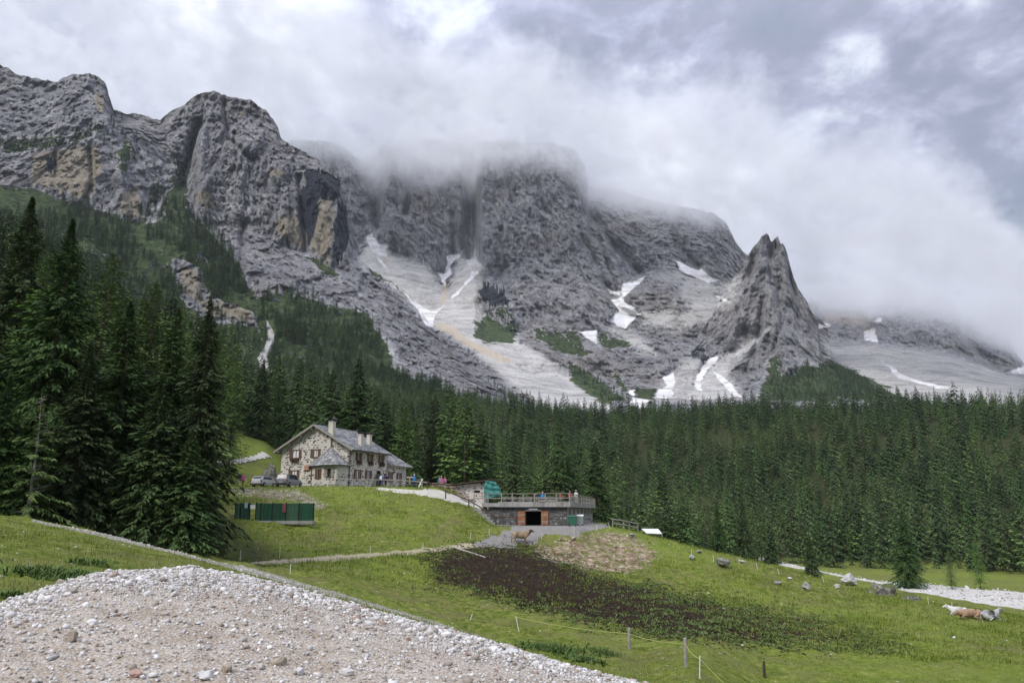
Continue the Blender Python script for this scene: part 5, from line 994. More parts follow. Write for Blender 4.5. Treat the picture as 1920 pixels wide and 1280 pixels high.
def stones_on(name, wall, holes, mat, parent, cell=(.47, .33), cover=.70, proud=.04, size=(.41, .25), seed=0):
    """irregular proud stones on a vertical wall quad; wall=(P, U, N, poly) with poly in (u, z)"""
    g_ = np.random.default_rng(seed); P, U, N, poly = wall; U = np.array(U, float); N = np.array(N, float); P = np.array(P, float)
    us = [q[0] for q in poly]; zs = [q[1] for q in poly]; V, Fc, T = [], [], []
    nz = int((max(zs)-min(zs))/cell[1]); nu = int((max(us)-min(us))/cell[0])
    for j in range(nz):
        for i in range(nu+1):
            if g_.random() > cover: continue
            u = min(us)+(i+.5*(j % 2)+g_.uniform(-.28, .28))*cell[0]; z = min(zs)+(j+.5+g_.uniform(-.22, .22))*cell[1]; w = size[0]*g_.uniform(.45, 1.25)/2; h = size[1]*g_.uniform(.5, 1.25)/2
            if poly_sd(np.array([u]), np.array([z]), poly)[0] < max(w*.6, h*.5): continue
            if any(a-w-.03 < u < b+w+.03 and c-h-.03 < z < d+h+.03 for a, b, c, d in holes): continue
            k = 6; b0 = len(V); tn = g_.random()
            for rr_, pz in ((1, .0), (.86, proud*g_.uniform(.6, 1.4))):
                for q in range(k):
                    a = q*2*math.pi/k+.4; f = 1+.18*math.sin(q*2.3+i*1.7+j); V.append(P+U*(u+w*rr_*math.cos(a)*f)+np.array([0, 0, z+h*rr_*math.sin(a)*f])+N*pz); T.append(tn)
            Fc.append(tuple(range(b0+k, b0+2*k)))
            for q in range(k): Fc.append((b0+q, b0+(q+1) % k, b0+k+(q+1) % k, b0+k+q))
    me = bpy.data.meshes.new(name); me.from_pydata([tuple(v) for v in V], [], Fc); bm = bmesh.new(); bm.from_mesh(me); bmesh.ops.recalc_face_normals(bm, faces=bm.faces); bm.to_mesh(me); bm.free()
    a = me.attributes.new('tone', 'FLOAT', 'POINT'); a.data.foreach_set('value', T); return tag(link(name, me, parent, mat), kind='stuff')
def shingles(parent, P, U, D, nu_w, len_, rows, mat, seed=0, taper=None, th=.05, w0=.45):
    """rows of shingles: P upper corner, U along the eave, D down the slope (unit vectors)"""
    g_ = random.Random(seed); P, U, D = Vector(P), Vector(U).normalized(), Vector(D).normalized(); N = U.cross(D).normalized()
    if N.z < 0: N = -N
    m = MB(); T = []; step = len_/rows
    for r in range(rows):
        a, b = (0, nu_w) if taper is None else taper((r+.5)/rows); x = a - g_.uniform(0, w0)
        while x < b:
            w = w0*g_.uniform(.6, 1.4); x0, x1 = max(x, a), min(x+w-.02, b); x += w
            if x1-x0 < .05: continue
            q = []
            for dd, off in ((r*step-.04, .01), ((r+1)*step+.05+g_.uniform(0, .04), th*g_.uniform(.8, 1.5))):
                for xx in (x0, x1): q += [P+U*xx+D*dd+N*off, P+U*xx+D*dd+N*(off+.035)]
            tn = g_.random(); T += [tn]*8
            m.add([q[0], q[2], q[6], q[4], q[1], q[3], q[7], q[5]], [(0, 3, 2, 1), (4, 5, 6, 7), (0, 1, 5, 4), (1, 2, 6, 5), (2, 3, 7, 6), (3, 0, 4, 7)])
    o = m.build('shingles', mat, parent); a = o.data.attributes.new('tone', 'FLOAT', 'POINT'); a.data.foreach_set('value', T); return tag(o, kind='stuff')
def wall_with_holes(m, P, U, N, poly, holes, th=.35):
    """vertical wall with rectangular openings: strips between the openings, as boxes through the thickness"""
    P, U, N = Vector(P), Vector(U), Vector(N)
    us = sorted(set([q[0] for q in poly]+[h[0] for h in holes]+[h[1] for h in holes])); lo = min(q[1] for q in poly)
    def top(u):
        best = -1e9
        for i in range(len(poly)):
            (a, za), (b, zb) = poly[i], poly[(i+1) % len(poly)]
            if min(a, b)-1e-6 <= u <= max(a, b)+1e-6 and abs(a-b) > 1e-6: best = max(best, za+(zb-za)*(u-a)/(b-a))
        return best
    for a, b in zip(us[:-1], us[1:]):
        if b-a < 1e-4: continue
        cut = sorted((h[2], h[3]) for h in holes if h[0] < (a+b)/2 < h[1]); z = lo
        for c, d in cut+[(None, None)]:
            ta, tb = (c, c) if c is not None else (top(a+1e-5), top(b-1e-5))
            q = [P+U*a+Vector((0, 0, z)), P+U*b+Vector((0, 0, z)), P+U*b+Vector((0, 0, tb)), P+U*a+Vector((0, 0, ta))]
            m.add(q+[v-N*th for v in q], [(0, 1, 2, 3), (7, 6, 5, 4), (0, 4, 5, 1), (1, 5, 6, 2), (2, 6, 7, 3), (3, 7, 4, 0)])
            if d is not None: z = d
def window(parent, P, U, N, h, shut='both', pane=M_CURTAIN, box=False, shutmat=None, frame=True, sw=.42):
    """h = (u0, u1, z0, z1); recessed pane and frame, shutters folded open, sill, flower box"""
    P, U, N = Vector(P), Vector(U), Vector(N); Z = Vector((0, 0, 1)); u0, u1, z0, z1 = h
    def bx(m, a, b, c, d, n0, n1):
        q = [P+U*a+Z*c+N*n0, P+U*b+Z*c+N*n0, P+U*b+Z*d+N*n0, P+U*a+Z*d+N*n0]; r = [v+N*(n1-n0) for v in q]; m.add(q+r, [(0, 1, 2, 3), (7, 6, 5, 4), (0, 4, 5, 1), (1, 5, 6, 2), (2, 6, 7, 3), (3, 7, 4, 0)])
    m = MB(); f = .07
    for a, b, c, d in ((u0, u1, z0, z0+f), (u0, u1, z1-f, z1), (u0, u0+f, z0+f, z1-f), (u1-f, u1, z0+f, z1-f), ((u0+u1)/2-.025, (u0+u1)/2+.025, z0+f, z1-f)): bx(m, a, b, c, d, -.16, -.10)
    w = m.build('window', M_WOOD, parent); m = MB(); bx(m, u0+.01, u1-.01, z0+.01, z1-.01, -.21, -.17); m.build('pane', pane, w)
    m = MB(); bx(m, u0-.1, u1+.1, z0-.1, z0-.005, -.14, .09); m.build('sill', M_WSTONE if False else M_WOODD, w)
    for s, a, b in (('l', u0-sw-.02, u0-.02), ('r', u1+.02, u1+sw+.02)):
        if shut == 'both' or shut == s:
            m = MB(); bx(m, a, b, z0-.03, z1+.03, .045, .085)
            for k in range(3): zc = z0+.15+(z1-z0-.3)*k/2; bx(m, a+.04, b-.04, zc-.04, zc+.04, .085, .11)
            m.build('shutter', shutmat or M_WOOD, w)
    if box:
        m = MB(); bx(m, u0-.12, u1+.12, z0-.42, z0-.14, .10, .34); fb = m.build('flower_box', M_WOODD, w)
        g_ = random.Random(int(abs(u0*100))); m = MB()
        for _ in range(70):
            c = P+U*g_.uniform(u0-.2, u1+.2)+Z*(z0-.25+g_.uniform(-.38, .22))+N*g_.uniform(.12, .46); r_ = g_.uniform(.05, .11); d1 = Vector((g_.gauss(0, 1), g_.gauss(0, 1), g_.gauss(0, 1))).normalized()*r_; d2 = d1.cross(Vector((g_.gauss(0, 1), g_.gauss(0, 1), 1))).normalized()*r_
            m.add([c-d1, c+d2, c+d1, c-d2], [(0, 1, 2, 3)])
        m.build('flowers', M_FLOWER, fb)
    return w

# ---------------------------------------------------------------- the stone house
HS = frame_at('stone_house', 653, 915.5, HZ, (.933, -.36), 'two-storey alpine house of dark stones in pale mortar with grey shingle roofs and brown shutters', 'house')
H = Fr(HS); OV = .75                                     # roof overhang at the gable
Wd = -H.y(525, 905).x; apex = H.y(589.6, 794.8, -OV); eR = H.y(661, 841.5, -OV); eL = H.y(517, 847, -OV)
zE = (eR.z+eL.z)/2; xr = -Wd/2; zR = apex.z; ovs = .9; L_main = H.x(725, 912, 0).y; far = H.x(734, 852, eR.x).y
kS = (zR-zE)/(Wd/2+ovs)                                  # roof pitch
def roof_z(x): return zR-kS*abs(x-xr)
wtopL = roof_z(0)-.18
holes_f = []
def rect(fn, x0, y0, x1, y1, ax, c=0):
    a = fn(x0, (y0+y1)/2, c); b = fn(x1, (y0+y1)/2, c); t1 = fn((x0+x1)/2, y0, c).z; b1 = fn((x0+x1)/2, y1, c).z; return (min(a[ax], b[ax]), max(a[ax], b[ax]), b1, t1)
W1 = rect(H.y, 547.8, 842.8, 560.5, 858.5, 0); W2 = rect(H.y, 587.4, 841.8, 596, 857, 0); W3 = rect(H.y, 546, 881, 556.5, 895.5, 0)
polyF = [(-Wd, 0), (0, 0), (0, wtopL), (xr, zR-.18), (-Wd, wtopL)]
m = MB(); wall_with_holes(m, (0, 0, 0), (1, 0, 0), (0, -1, 0), polyF, [W1, W2, W3]); wF = m.build('wall', M_MORTAR, HS)
stones_on('wall_stones', ((0, -.001, 0), (1, 0, 0), (0, -1, 0), polyF), [W1, W2, W3], M_WSTONE, HS, seed=1)
for w, bxx in ((W1, True), (W2, False), (W3, False)): window(HS, (0, 0, 0), (1, 0, 0), (0, -1, 0), w, 'both', box=bxx)
# long wall
def sx(x0, y0, x1, y1): return rect(H.x, x0, y0, x1, y1, 1)
up = [sx(669.7, 849, 674.8, 863), sx(691, 851, 696, 865), sx(712, 853, 716.8, 867)]; low = [sx(666.5, 880, 673.8, 897.5), sx(687, 882, 693.5, 898.5)]; door = sx(705.5, 882, 713.5, 912); door = (door[0], door[1], 0.02, door[3]); extra = sx(720, 887, 723.2, 899)
polyS = [(0, 0), (L_main, 0), (L_main, wtopL), (0, wtopL)]; hs = up+low+[door, extra]
m = MB(); wall_with_holes(m, (0, 0, 0), (0, 1, 0), (1, 0, 0), polyS, hs); wS = m.build('wall', M_MORTAR, HS)
sg = sx(671, 867.3, 701, 874.5)
stones_on('wall_stones', ((.001, 0, 0), (0, 1, 0), (1, 0, 0), polyS), hs+[sg], M_WSTONE, HS, seed=2, cover=.5)
for w in up: window(HS, (0, 0, 0), (0, 1, 0), (1, 0, 0), w, 'both', M_CURTAIN, True, sw=.36)
for w in low: window(HS, (0, 0, 0), (0, 1, 0), (1, 0, 0), w, 'both', sw=.40)
window(HS, (0, 0, 0), (0, 1, 0), (1, 0, 0), extra, 'none', M_GLASS)
m = MB(); m.box(-.3, -.22, door[0]+.03, door[1]-.03, .02, door[3]-.03); dr = m.build('door', M_DARK, HS); m = MB(); m.box(-.2, -.02, door[0], door[0]+.1, .02, door[3]); m.box(-.2, -.02, door[1]-.1, door[1], .02, door[3]); m.box(-.2, -.02, door[0]+.1, door[1]-.1, door[3]-.1, door[3]); m.build('door_frame', M_WOODD, dr)
m = MB(); m.bar((.05, door[0]+.1, 1.0), (.75, door[0]-.55, 1.0), .05, door[3]-.2); m.build('open_leaf', M_WOODG, dr)
# back and far walls
m = MB(); m.box(-Wd, -Wd+.35, .36, L_main-.36, 0, wtopL); m.build('wall', M_MORTAR, HS)
m = MB(); wall_with_holes(m, (0, L_main, 0), (1, 0, 0), (0, 1, 0), polyF, []); m.build('wall', M_MORTAR, HS)
m = MB(); m.box(-Wd+.36, -.36, .36, L_main-.36, 2.6, 2.75); m.build('upper_floor', M_WOODD, HS)
# painted lettering on the plaster band: pale strokes, too worn to read
m = MB(); m.box(.012, .03, sg[0], sg[1], sg[2]-.05, sg[3]+.05); sb = m.build('sign_band', M_PLASTER, HS); g_ = random.Random(4); m = MB(); y = sg[0]+.12
while y < sg[1]-.25:
    w = g_.uniform(.14, .24); z0, z1 = sg[2]+.08, sg[3]-.08; m.box(.031, .036, y, y+.05, z0, z1)
    if g_.random() < .6: m.box(.031, .036, y+.05, y+w, z1-.07, z1)
    if g_.random() < .5: m.box(.031, .036, y+.05, y+w, z0, z0+.07)
    y += w+.10
m.build('lettering', M_WHITE, sb)
# roof
yF, yB = -OV, far; el = Wd/2+ovs
for s in (1, -1):
    m = MB(); P = [(xr, yF, zR), (xr+s*el, yF, zR-kS*el), (xr+s*el, yB, zR-kS*el), (xr, yB, zR)]; m.add([(a, b_, c+.0) for a, b_, c in P]+[(a, b_, c-.14) for a, b_, c in P], [(0, 1, 2, 3), (7, 6, 5, 4), (0, 4, 5, 1), (1, 5, 6, 2), (2, 6, 7, 3), (3, 7, 4, 0)])
    rf = m.build('roof', M_WOODG, HS); sl = math.hypot(1, kS)
    shingles(rf, (xr, yF-.02, zR+.005), (0, 1, 0), (s/sl, 0, -kS/sl), yB-yF+.04, el*sl, 22, M_SHINGLE, 5+s, w0=.55)
    m = MB(); m.bar((xr+s*.05, yF-.05, zR-.12), (xr+s*el, yF-.05, zR-kS*el-.10), .06, .26); m.build('barge_board', M_WOODG, rf)
    m = MB(); m.tube([(xr+s*(el+.07), yF, zR-kS*el-.12), (xr+s*(el+.07), yB, zR-kS*el-.12)], .085, 6); m.build('gutter', M_METAL, rf)
    for k in (0.06, .33, .62, .9): m = MB(); x = xr+s*k*el; m.box(x-.12, x+.12, yF+.05, -.01, roof_z(x)-.48, roof_z(x)-.22); m.build('purlin_end', M_WOODG, rf)
m = MB(); m.bar((xr, yF-.04, zR+.07), (xr, yB+.04, zR+.07), .3, .06); m.build('ridge_cap', M_METAL, HS)
g1 = H.x(664, 846, .55); m = MB(); m.tube([(.55, .0, zE-.1), (.3, -.05, zE-.55), (.12, -.12, zE-.9), (.12, -.12, .1)], .06, 6); m.build('downpipe', M_METAL, HS)
# lower extension at the far end
L_ext = H.x(763, 912, 0).y; eE = H.x(726, 870.6, .55); eEf = H.x(774, 876.2, .55).y; zEe = eE.z; xe0 = -Wd
polyE = [(L_main, 0), (L_ext, 0), (L_ext, zEe-.05), (L_main, zEe-.05)]; wE = [sx(732.5, 884.5, 736.3, 903), sx(748.5, 886.5, 753.2, 903.5)]
m = MB(); wall_with_holes(m, (-.25, 0, 0), (0, 1, 0), (1, 0, 0), [(L_main+.01, 0), (L_ext, 0), (L_ext, zEe+.1), (L_main+.01, zEe+.1)], wE); m.build('extension_wall', M_MORTAR, HS)
stones_on('wall_stones', ((-.249, 0, 0), (0, 1, 0), (1, 0, 0), polyE), wE, M_WSTONE, HS, seed=3, cover=.6)
for w in wE: window(HS, (-.25, 0, 0), (0, 1, 0), (1, 0, 0), w, 'both', sw=.38)
m = MB(); m.box(xe0+.3, -.62, L_ext-.4, L_ext, 0, zEe+.1); m.build('extension_wall', M_MORTAR, HS)
zEr = zEe+kS*(Wd/2+.5)
for s in (1, -1):
    m = MB(); P = [(xr, L_main+.02, zEr), (xr+s*(Wd/2+.55), L_main+.02, zEe), (xr+s*(Wd/2+.55), eEf, zEe), (xr, eEf, zEr)]; m.add(P+[(a, b_, c-.13) for a, b_, c in P], [(0, 1, 2, 3), (7, 6, 5, 4), (0, 4, 5, 1), (1, 5, 6, 2), (2, 6, 7, 3), (3, 7, 4, 0)])
    rf = m.build('extension_roof', M_WOODG, HS); shingles(rf, (xr, L_main+.0, zEr+.005), (0, 1, 0), (s/sl, 0, -kS/sl), eEf-L_main, (Wd/2+.55)*sl, 20, M_SHINGLE, 15+s, w0=.55)
m = MB(); m.prism([(xe0+.3, zEe), (-.25, zEe), (xr, zEr-.2)], .3, 1, L_ext-.3); m.build('extension_wall', M_MORTAR, HS)
# polygonal bay at the front right
def bp(px, v): q = H.y(px, 890, -v); return (q.x, -v)
bay = [bp(583, 0.0), bp(585.8, 1.25), bp(604, 2.35), bp(631, 2.35), bp(649.5, .9), (-.02, 0)]; zb = H.y(604, 872, -2.35).z
wB1 = None; bcx = sum(p[0] for p in bay)/6
for i in range(5):
    a, b_ = Vector((*bay[i], 0)), Vector((*bay[i+1], 0)); U = (b_-a).normalized(); N = Vector((U.y, -U.x, 0)); Lw = (b_-a).length; hl = []
    zw0, zw1 = H.y(604, 896, -2.35).z, H.y(604, 878.3, -2.35).z
    if i == 1: c = Lw*.62; hl = [(c-.33, c+.33, zw0, zw1)]
    if i == 2: c = Lw*.48; hl = [(c-.30, c+.30, zw0+.15, zw1)]
    if i == 0: c = Lw*.5; hl = [(c-.25, c+.25, zw0, zw1)]
    pl = [(0, 0), (Lw, 0), (Lw, zb), (0, zb)]
    m = MB(); wall_with_holes(m, a, U, N, pl, hl, .3); m.build('bay_wall', M_MORTAR if i != 4 else M_MORTAR, HS)
    stones_on('wall_stones', (a+N*.001, U, N, [(0, 0), (Lw, 0), (Lw, zb-.55), (0, zb-.55)]), [(h_[0]-.2, h_[1]+.2, h_[2], h_[3]) for h_ in hl], M_WSTONE, HS, seed=20+i, cover=.62)
    for h_ in hl: window(HS, a, U, N, h_, 'both', M_DARK, False, M_WOODG if i == 2 else M_WOOD, sw=.46 if i else .2)
rim_ = [bp(578.5, -.02), bp(580, 1.5), bp(604, 2.95), bp(633, 2.9), bp(650, 1.3), (.35, -.0)]
ap = H.y(620, 838.5, -.45); m = MB()
zr_ = zb+.02; vs_ = [(x, y, zr_-.12*(i in (0, 5))) for i, (x, y) in enumerate(rim_)]; m.add(vs_+[(ap.x, ap.y, ap.z)]+[(x, y, z-.1) for x, y, z in vs_], [(i, i+1, 6) for i in range(5)]+[(i, 7+i, 8+i, i+1) for i in range(5)]+[tuple(range(7, 13))[::-1]])
br = m.build('bay_roof', M_SHINGLE, HS); br.data.attributes.new('tone', 'FLOAT', 'POINT').data.foreach_set('value', [.3]*13)
for i in range(5):
    a, b_ = Vector(vs_[i]), Vector(vs_[i+1]); A_ = Vector((ap.x, ap.y, ap.z)); U = (b_-a).normalized(); foot = a+U*((A_-a).dot(U)); D = (foot-A_); ln_ = D.length; ua = (a-foot).dot(U); ub = (b_-foot).dot(U)
    if ln_ > .5: shingles(br, A_+U*ua, U, D, ub-ua, ln_, 11, M_SHINGLE, 30+i, taper=lambda f, ua=ua, ub=ub: (-ua+ua*min(1, f+.05), -ua+ub*min(1, f+.05)), w0=.4)
# chimneys
def chimney(x0, x1, y0, y1, z0, z1, cap, parent=HS):
    m = MB(); m.box(x0, x1, y0, y1, z0, z1); m.box(x0-.06, x1+.06, y0-.06, y1+.06, z1, z1+.1); c = m.build('chimney', M_PLASTER, parent); xm, ym = (x0+x1)/2, (y0+y1)/2
    m = MB()
    if cap == 'barrel':
        n = 10; r_ = (x1-x0)/2+.05; m.box(x0-.02, x1+.02, y0, y0+.14, z1+.1, z1+.35); m.box(x0-.02, x1+.02, y1-.14, y1, z1+.1, z1+.35); arc = [(xm+r_*math.cos(math.pi*k/n), z1+.35+r_*.8*math.sin(math.pi*k/n)) for k in range(n+1)]; arc += [(xm+(r_-.06)*math.cos(math.pi*k/n), z1+.35+(r_-.06)*.8*math.sin(math.pi*k/n)) for k in range(n, -1, -1)]
        b0 = len(m.v); k2 = len(arc); m.v += [(x, y0-.15, z) for x, z in arc]+[(x, y1+.15, z) for x, z in arc]
        for k in range(k2): m.f.append((b0+k, b0+(k+1) % k2, b0+k2+(k+1) % k2, b0+k2+k)); m.m.append(0)
        for k in range(n): m.f += [(b0+k, b0+k+1, b0+k2-2-k, b0+k2-1-k), (b0+k2+k, b0+k2+k+1, b0+2*k2-2-k, b0+2*k2-1-k)]; m.m += [0, 0]
    else:
        for a in (-1, 1): m.box(xm+a*(x1-x0)/2-.05, xm+a*(x1-x0)/2+.05, y0, y1, z1+.1, z1+.3)
        m.box(x0-.12, x1+.12, y0-.12, y1+.12, z1+.3, z1+.42)
    m.build('chimney_cap', M_METAL, c); return c
cL = H.y(612.6, 830, -.35); cR = H.y(624, 830, -.35); ct = H.y(620, 791, -.3)
chimney(cL.x, cL.x+.62, -.33, .25, ap.z-.15, H.y(620, 822, -.3).z, 'none')
cxm = (H.y(614, 800, -.3).x+H.y(627, 800, -.3).x)/2
chimney(cxm-.38, cxm+.36, -.34, .34, H.y(620, 822, -.3).z-.02, ct.z, 'barrel')
def roof_hit(px, py):
    O = H.I @ Vector((0, 0, 0)); D = (H.I @ at(px, py, 10.0))-O; k = kS; t_ = (zR-k*(O.x-xr)-O.z)/(D.z+k*D.x); return O+D*t_
for a, b_, tp in (((671.5, 834), (680.5, 837), 815), ((687, 833), (697, 836), 816)):
    p, q = roof_hit(*a), roof_hit(*b_); cx = (p.x+q.x)/2; w_ = .27; topz = H.x((a[0]+b_[0])/2, tp, cx).z; chimney(cx-w_, cx+w_, (p.y+q.y)/2-.30, (p.y+q.y)/2+.30, roof_z(cx+w_)-.3, topz, 'slab')
s0, s1 = H.y(571.2, 871.8, -.12), H.y(579.8, 881, -.12); m = MB(); m.box(s0.x, s1.x, -.14, -.06, s1.z, s0.z); so = m.build('sign', M_ORANGE, HS)
m = MB(); m.box(s0.x+.12, s1.x-.12, -.155, -.142, (s0.z+s1.z)/2+.08, s0.z-.1); m.build('lettering', M_WOODP, so); m = MB(); m.box(s0.x+.1, s1.x-.1, -.155, -.142, s1.z+.1, (s0.z+s1.z)/2-.05); m.build('lettering', M_WOODP, so)
n0, n1 = H.x(641, 882, .0), H.x(651, 904, .0)

# ---------------------------------------------------------------- terrace building with the store room below
TB = frame_at('terrace_building', 1063, 985, FZ, (.9817, -.190), 'low stone store building with a railed concrete roof terrace and open brown double doors', 'building')
G = Fr(TB); dtop = G.y(1000, 940, -.45).z; dbot = G.y(1000, 949.5, -.45).z; Ls = G.x(1111, 978, 0).y; uL = G.y(905, 970).x
dh = rect(G.y, 985.8, 957.8, 1014.5, 986, 0); dh = (dh[0], dh[1], 0.01, dh[3])
polyT = [(uL, 0), (0, 0), (0, dbot+.02), (uL, dbot+.02)]
m = MB(); wall_with_holes(m, (0, 0, 0), (1, 0, 0), (0, -1, 0), polyT, [dh], .4); m.build('wall', simple('dark_mortar', (.10, .098, .095), .95, .2, 2), TB)
M_TSTONE = toned('grey_wall_stone', [(0, (.06, .06, .062)), (.4, (.12, .118, .12)), (.8, (.21, .205, .20)), (1, (.36, .35, .34))])
stones_on('wall_stones', ((0, -.001, 0), (1, 0, 0), (0, -1, 0), polyT), [(dh[0]-.98, dh[1]+.9, 0, dh[3]+.25)], M_TSTONE, TB, (.50, .36), .98, .05, (.46, .33), 7)
polyT2 = [(0, 0), (Ls, 0), (Ls, dbot+.02), (0, dbot+.02)]
m = MB(); wall_with_holes(m, (0, 0, 0), (0, 1, 0), (1, 0, 0), polyT2, [], .4); m.build('wall', M_CONC, TB)
stones_on('wall_stones', ((.001, 0, 0), (0, 1, 0), (1, 0, 0), [(0, 0), (Ls, 0), (Ls, .9), (0, .9)]), [], M_TSTONE, TB, (.9, .36), .7, .05, (.8, .33), 8)
for k in range(14):
    y = 1.2+k*(Ls-2)/13; m = MB(); m.box(.0, .10, y-.13, y+.13, .92, dbot); m.build('pilaster', M_WOODG if k % 3 else M_CONC, TB)
    if k % 2 == 0 and k < 13: m = MB(); m.box(.02, .05, y+.5, y+1.8, 1.3, dbot-.25); w = m.build('window', M_GLASS, TB)
m = MB(); m.box(uL, -.4, Ls-.4, Ls, 0, dbot); m.box(uL, uL+.4, .4, Ls-.4, 0, dbot); m.build('wall', M_CONC, TB)
m = MB(); m.box(dh[0]-.4, dh[1]+.4, 5, 5.2, 0, dbot); m.box(dh[0]-.5, dh[0]-.4, .41, 5, 0, dbot); m.box(dh[1]+.4, dh[1]+.5, .41, 5, 0, dbot); m.build('store_room', M_DARK, TB)
m = MB(); m.box(uL, .45, -.45, Ls+.3, dbot, dtop-.14); m.build('deck_slab', M_CONC, TB)
m = MB(); m.box(uL+2, .5, -.5, -.36, dbot-.03, dtop); m.build('fascia', M_CONC, TB); m = MB(); m.box(.36, .5, -.355, Ls+.35, dbot-.03, dtop); m.build('fascia', M_CONC, TB)
for sgn in (0, 1):
    u0 = dh[0]-.92 if sgn == 0 else dh[1]+.05; u1 = u0+.86; m = MB(); n = 5
    d_ = MB(); d_.box(u0, u1, -.12, -.07, .06, dh[3]); dob = d_.build('door', M_WOODR, TB)
    for k in range(n):
        m = MB(); a = u0+(u1-u0)*k/n; m.box(a+.008, a+(u1-u0)/n-.008, -.155, -.121, .06, dh[3]-.01); m.build('plank', M_WOODR, dob)
    m = MB(); m.box(u0+.03, u1-.03, -.18, -.157, .4, .52); m.box(u0+.03, u1-.03, -.18, -.157, dh[3]-.5, dh[3]-.38); m.build('brace', M_WOODG, dob)
m = MB(); m.box(dh[0]-.05, dh[1]+.05, -.09, -.005, dh[3], dh[3]+.18); m.build('lintel', M_WOODG, TB); lz_ = G.y(1000, 954, -.1); m = MB(); m.box(lz_.x-.55, lz_.x+.55, -.22, -.06, lz_.z-.08, lz_.z+.08); m.build('lamp', M_WHITE, TB)
# terrace railing
rl_ = empty('terrace_railing', G.M @ Vector((0, -.4, dtop)), TB.rotation_euler[2]); tag(rl_, 'pale wooden railing running round the roof terrace', 'railing')
rh = G.y(1000, 924.2, -.4).z-dtop
ur = G.y(889, 930, -.4).x
m = MB(); m.bar((ur, 0, rh-.04), (.42, 0, rh-.04), .12, .07); m.build('top_rail', M_WOODG, rl_); m = MB(); m.bar((ur, 0, rh*.42), (.42, 0, rh*.42), .05, .09); m.build('middle_rail', M_WOODG, rl_)
m = MB(); m.bar((.42, .06, rh-.04), (.42, Ls+.7, rh-.04), .12, .07); m.build('top_rail', M_WOODG, rl_); m = MB(); m.bar((.42, .06, rh*.42), (.42, Ls+.7, rh*.42), .05, .09); m.build('middle_rail', M_WOODG, rl_)
xs = [G.y(p, 932, -.4).x for p in (889, 915, 940.3, 960.5, 981, 1002, 1022.5, 1043)]+[.40]
for x in xs: m = MB(); m.box(x-.06, x+.06, -.06, .06, -.02 if x > G.y(936, 932, -.4).x else -.9, rh-.075); m.build('post', M_WOODG, rl_)
for k in range(15): y = .06+(Ls+.6)*(k+1)/15; m = MB(); m.box(.36, .48, y-.06, y+.06, -.02, rh-.075); m.build('post', M_WOODG, rl_)
for k, (a, b_) in enumerate(((1009, 1024), (1029, 1041))): x0, x1 = G.y(a, 938, -.4).x, G.y(b_, 938, -.4).x; pl_ = MB().box(x0, x1, -.16, .1, .0, .18).build('planter_box', M_WOODG); pl_.location = rl_.location+Vector((0, 0, -.0)); pl_.rotation_euler = rl_.rotation_euler; tag(pl_, ['long planter on the front edge of the terrace', 'shorter planter right of the long one on the terrace edge'][k], 'planter')
# deck benches and tables
def picnic_table(P, rz, L_, mat, label, group=None, name='picnic_table'):
    o = empty(name, P, rz); tag(o, label, 'table', group); MB().box(-L_/2, L_/2, -.36, .36, .70, .75).build('tabletop', mat, o)
    for s in (-1, 1): MB().box(-L_/2, L_/2, s*.75-.14, s*.75+.14, .42, .46).build('bench', mat, o)
    for s in (-1, 1):
        m = MB(); x = s*(L_/2-.25); m.bar((x, -.55, 0), (x, -.1, .69), .07, .09); m.bar((x, .55, 0), (x, .1, .69), .07, .09); m.bar((x, -.88, .38), (x, .88, .38), .05, .09); m.build('leg_frame', mat, o)
    return o
for k, (u_, v_, lb) in enumerate(((-7.3, 1.6, 'grey bench table at the left end of the roof terrace'), (-5.2, 1.4, 'grey bench table second from the left on the roof terrace'), (-3.6, 3.4, 'grey table with the person in blue on the roof terrace'), (-1.6, 1.5, 'grey table near the front corner of the roof terrace'), (-3.0, 9, 'grey table far back on the roof terrace'), (-6.3, 7, 'grey bench table behind the leftmost ones on the terrace'))):
    picnic_table(G.M @ Vector((u_, v_, dtop-.14)), TB.rotation_euler[2]+(.1*k), 1.7, M_WOODG, lb)
# ---------------------------------------------------------------- bar hut with teal tarpaulin
yb = 112; P0_ = at(907, 924, yb); zb_ = gz(P0_.x, P0_.y)
BH = empty('bar_hut', (P0_.x, P0_.y, zb_), R(-4)); tag(BH, 'small open-fronted stone hut under a thin sloping roof beside the path', 'hut'); B = Fr(BH)
xl = B.y(853, 915).x; zt = B.y(905, 904.5).z; zl_ = B.y(860, 910).z
m = MB(); ob = (B.y(889, 920).x, B.y(900, 920).x, B.y(895, 923.5).z, B.y(895, 918.8).z); wall_with_holes(m, (0, 0, 0), (1, 0, 0), (0, -1, 0), [(xl, -.6), (0, -.6), (0, zt), (xl, zl_)], [ob], .3); m.build('wall', M_MORTAR, BH)
stones_on('wall_stones', ((0, -.001, 0), (1, 0, 0), (0, -1, 0), [(xl, 0), (0, 0), (0, zt), (xl, zl_)]), [ob], M_WSTONE, BH, seed=9, cover=.5); MB().box(ob[0], ob[1], .1, .2, ob[2], ob[3]).build('hatch', M_DARK, BH)
m = MB(); m.box(xl, xl+.25, .3, 4, -.6, zl_); m.box(-.25, 0, .3, 4, -.6, zt); m.box(xl, 0, 3.8, 4.0, -.6, zl_); m.build('wall', M_MORTAR, BH)
a, b_, c = B.y(841, 908, -.8), B.y(924, 897.3, -.8), B.y(937.5, 901.2, 1.2)
def slab(pts, th): m = MB(); n = len(pts); m.add([tuple(p) for p in pts]+[(p[0], p[1], p[2]-th) for p in pts], [tuple(range(n)), tuple(range(n, 2*n))[::-1]]+[(i, n+i, n+(i+1) % n, (i+1) % n) for i in range(n)]); return m
slab([(a.x, -.8, a.z), (b_.x, -.8, b_.z), (c.x, 4.5, c.z+.25), (a.x, 4.5, a.z-.1)], .16).build('roof', M_WOODD, BH)
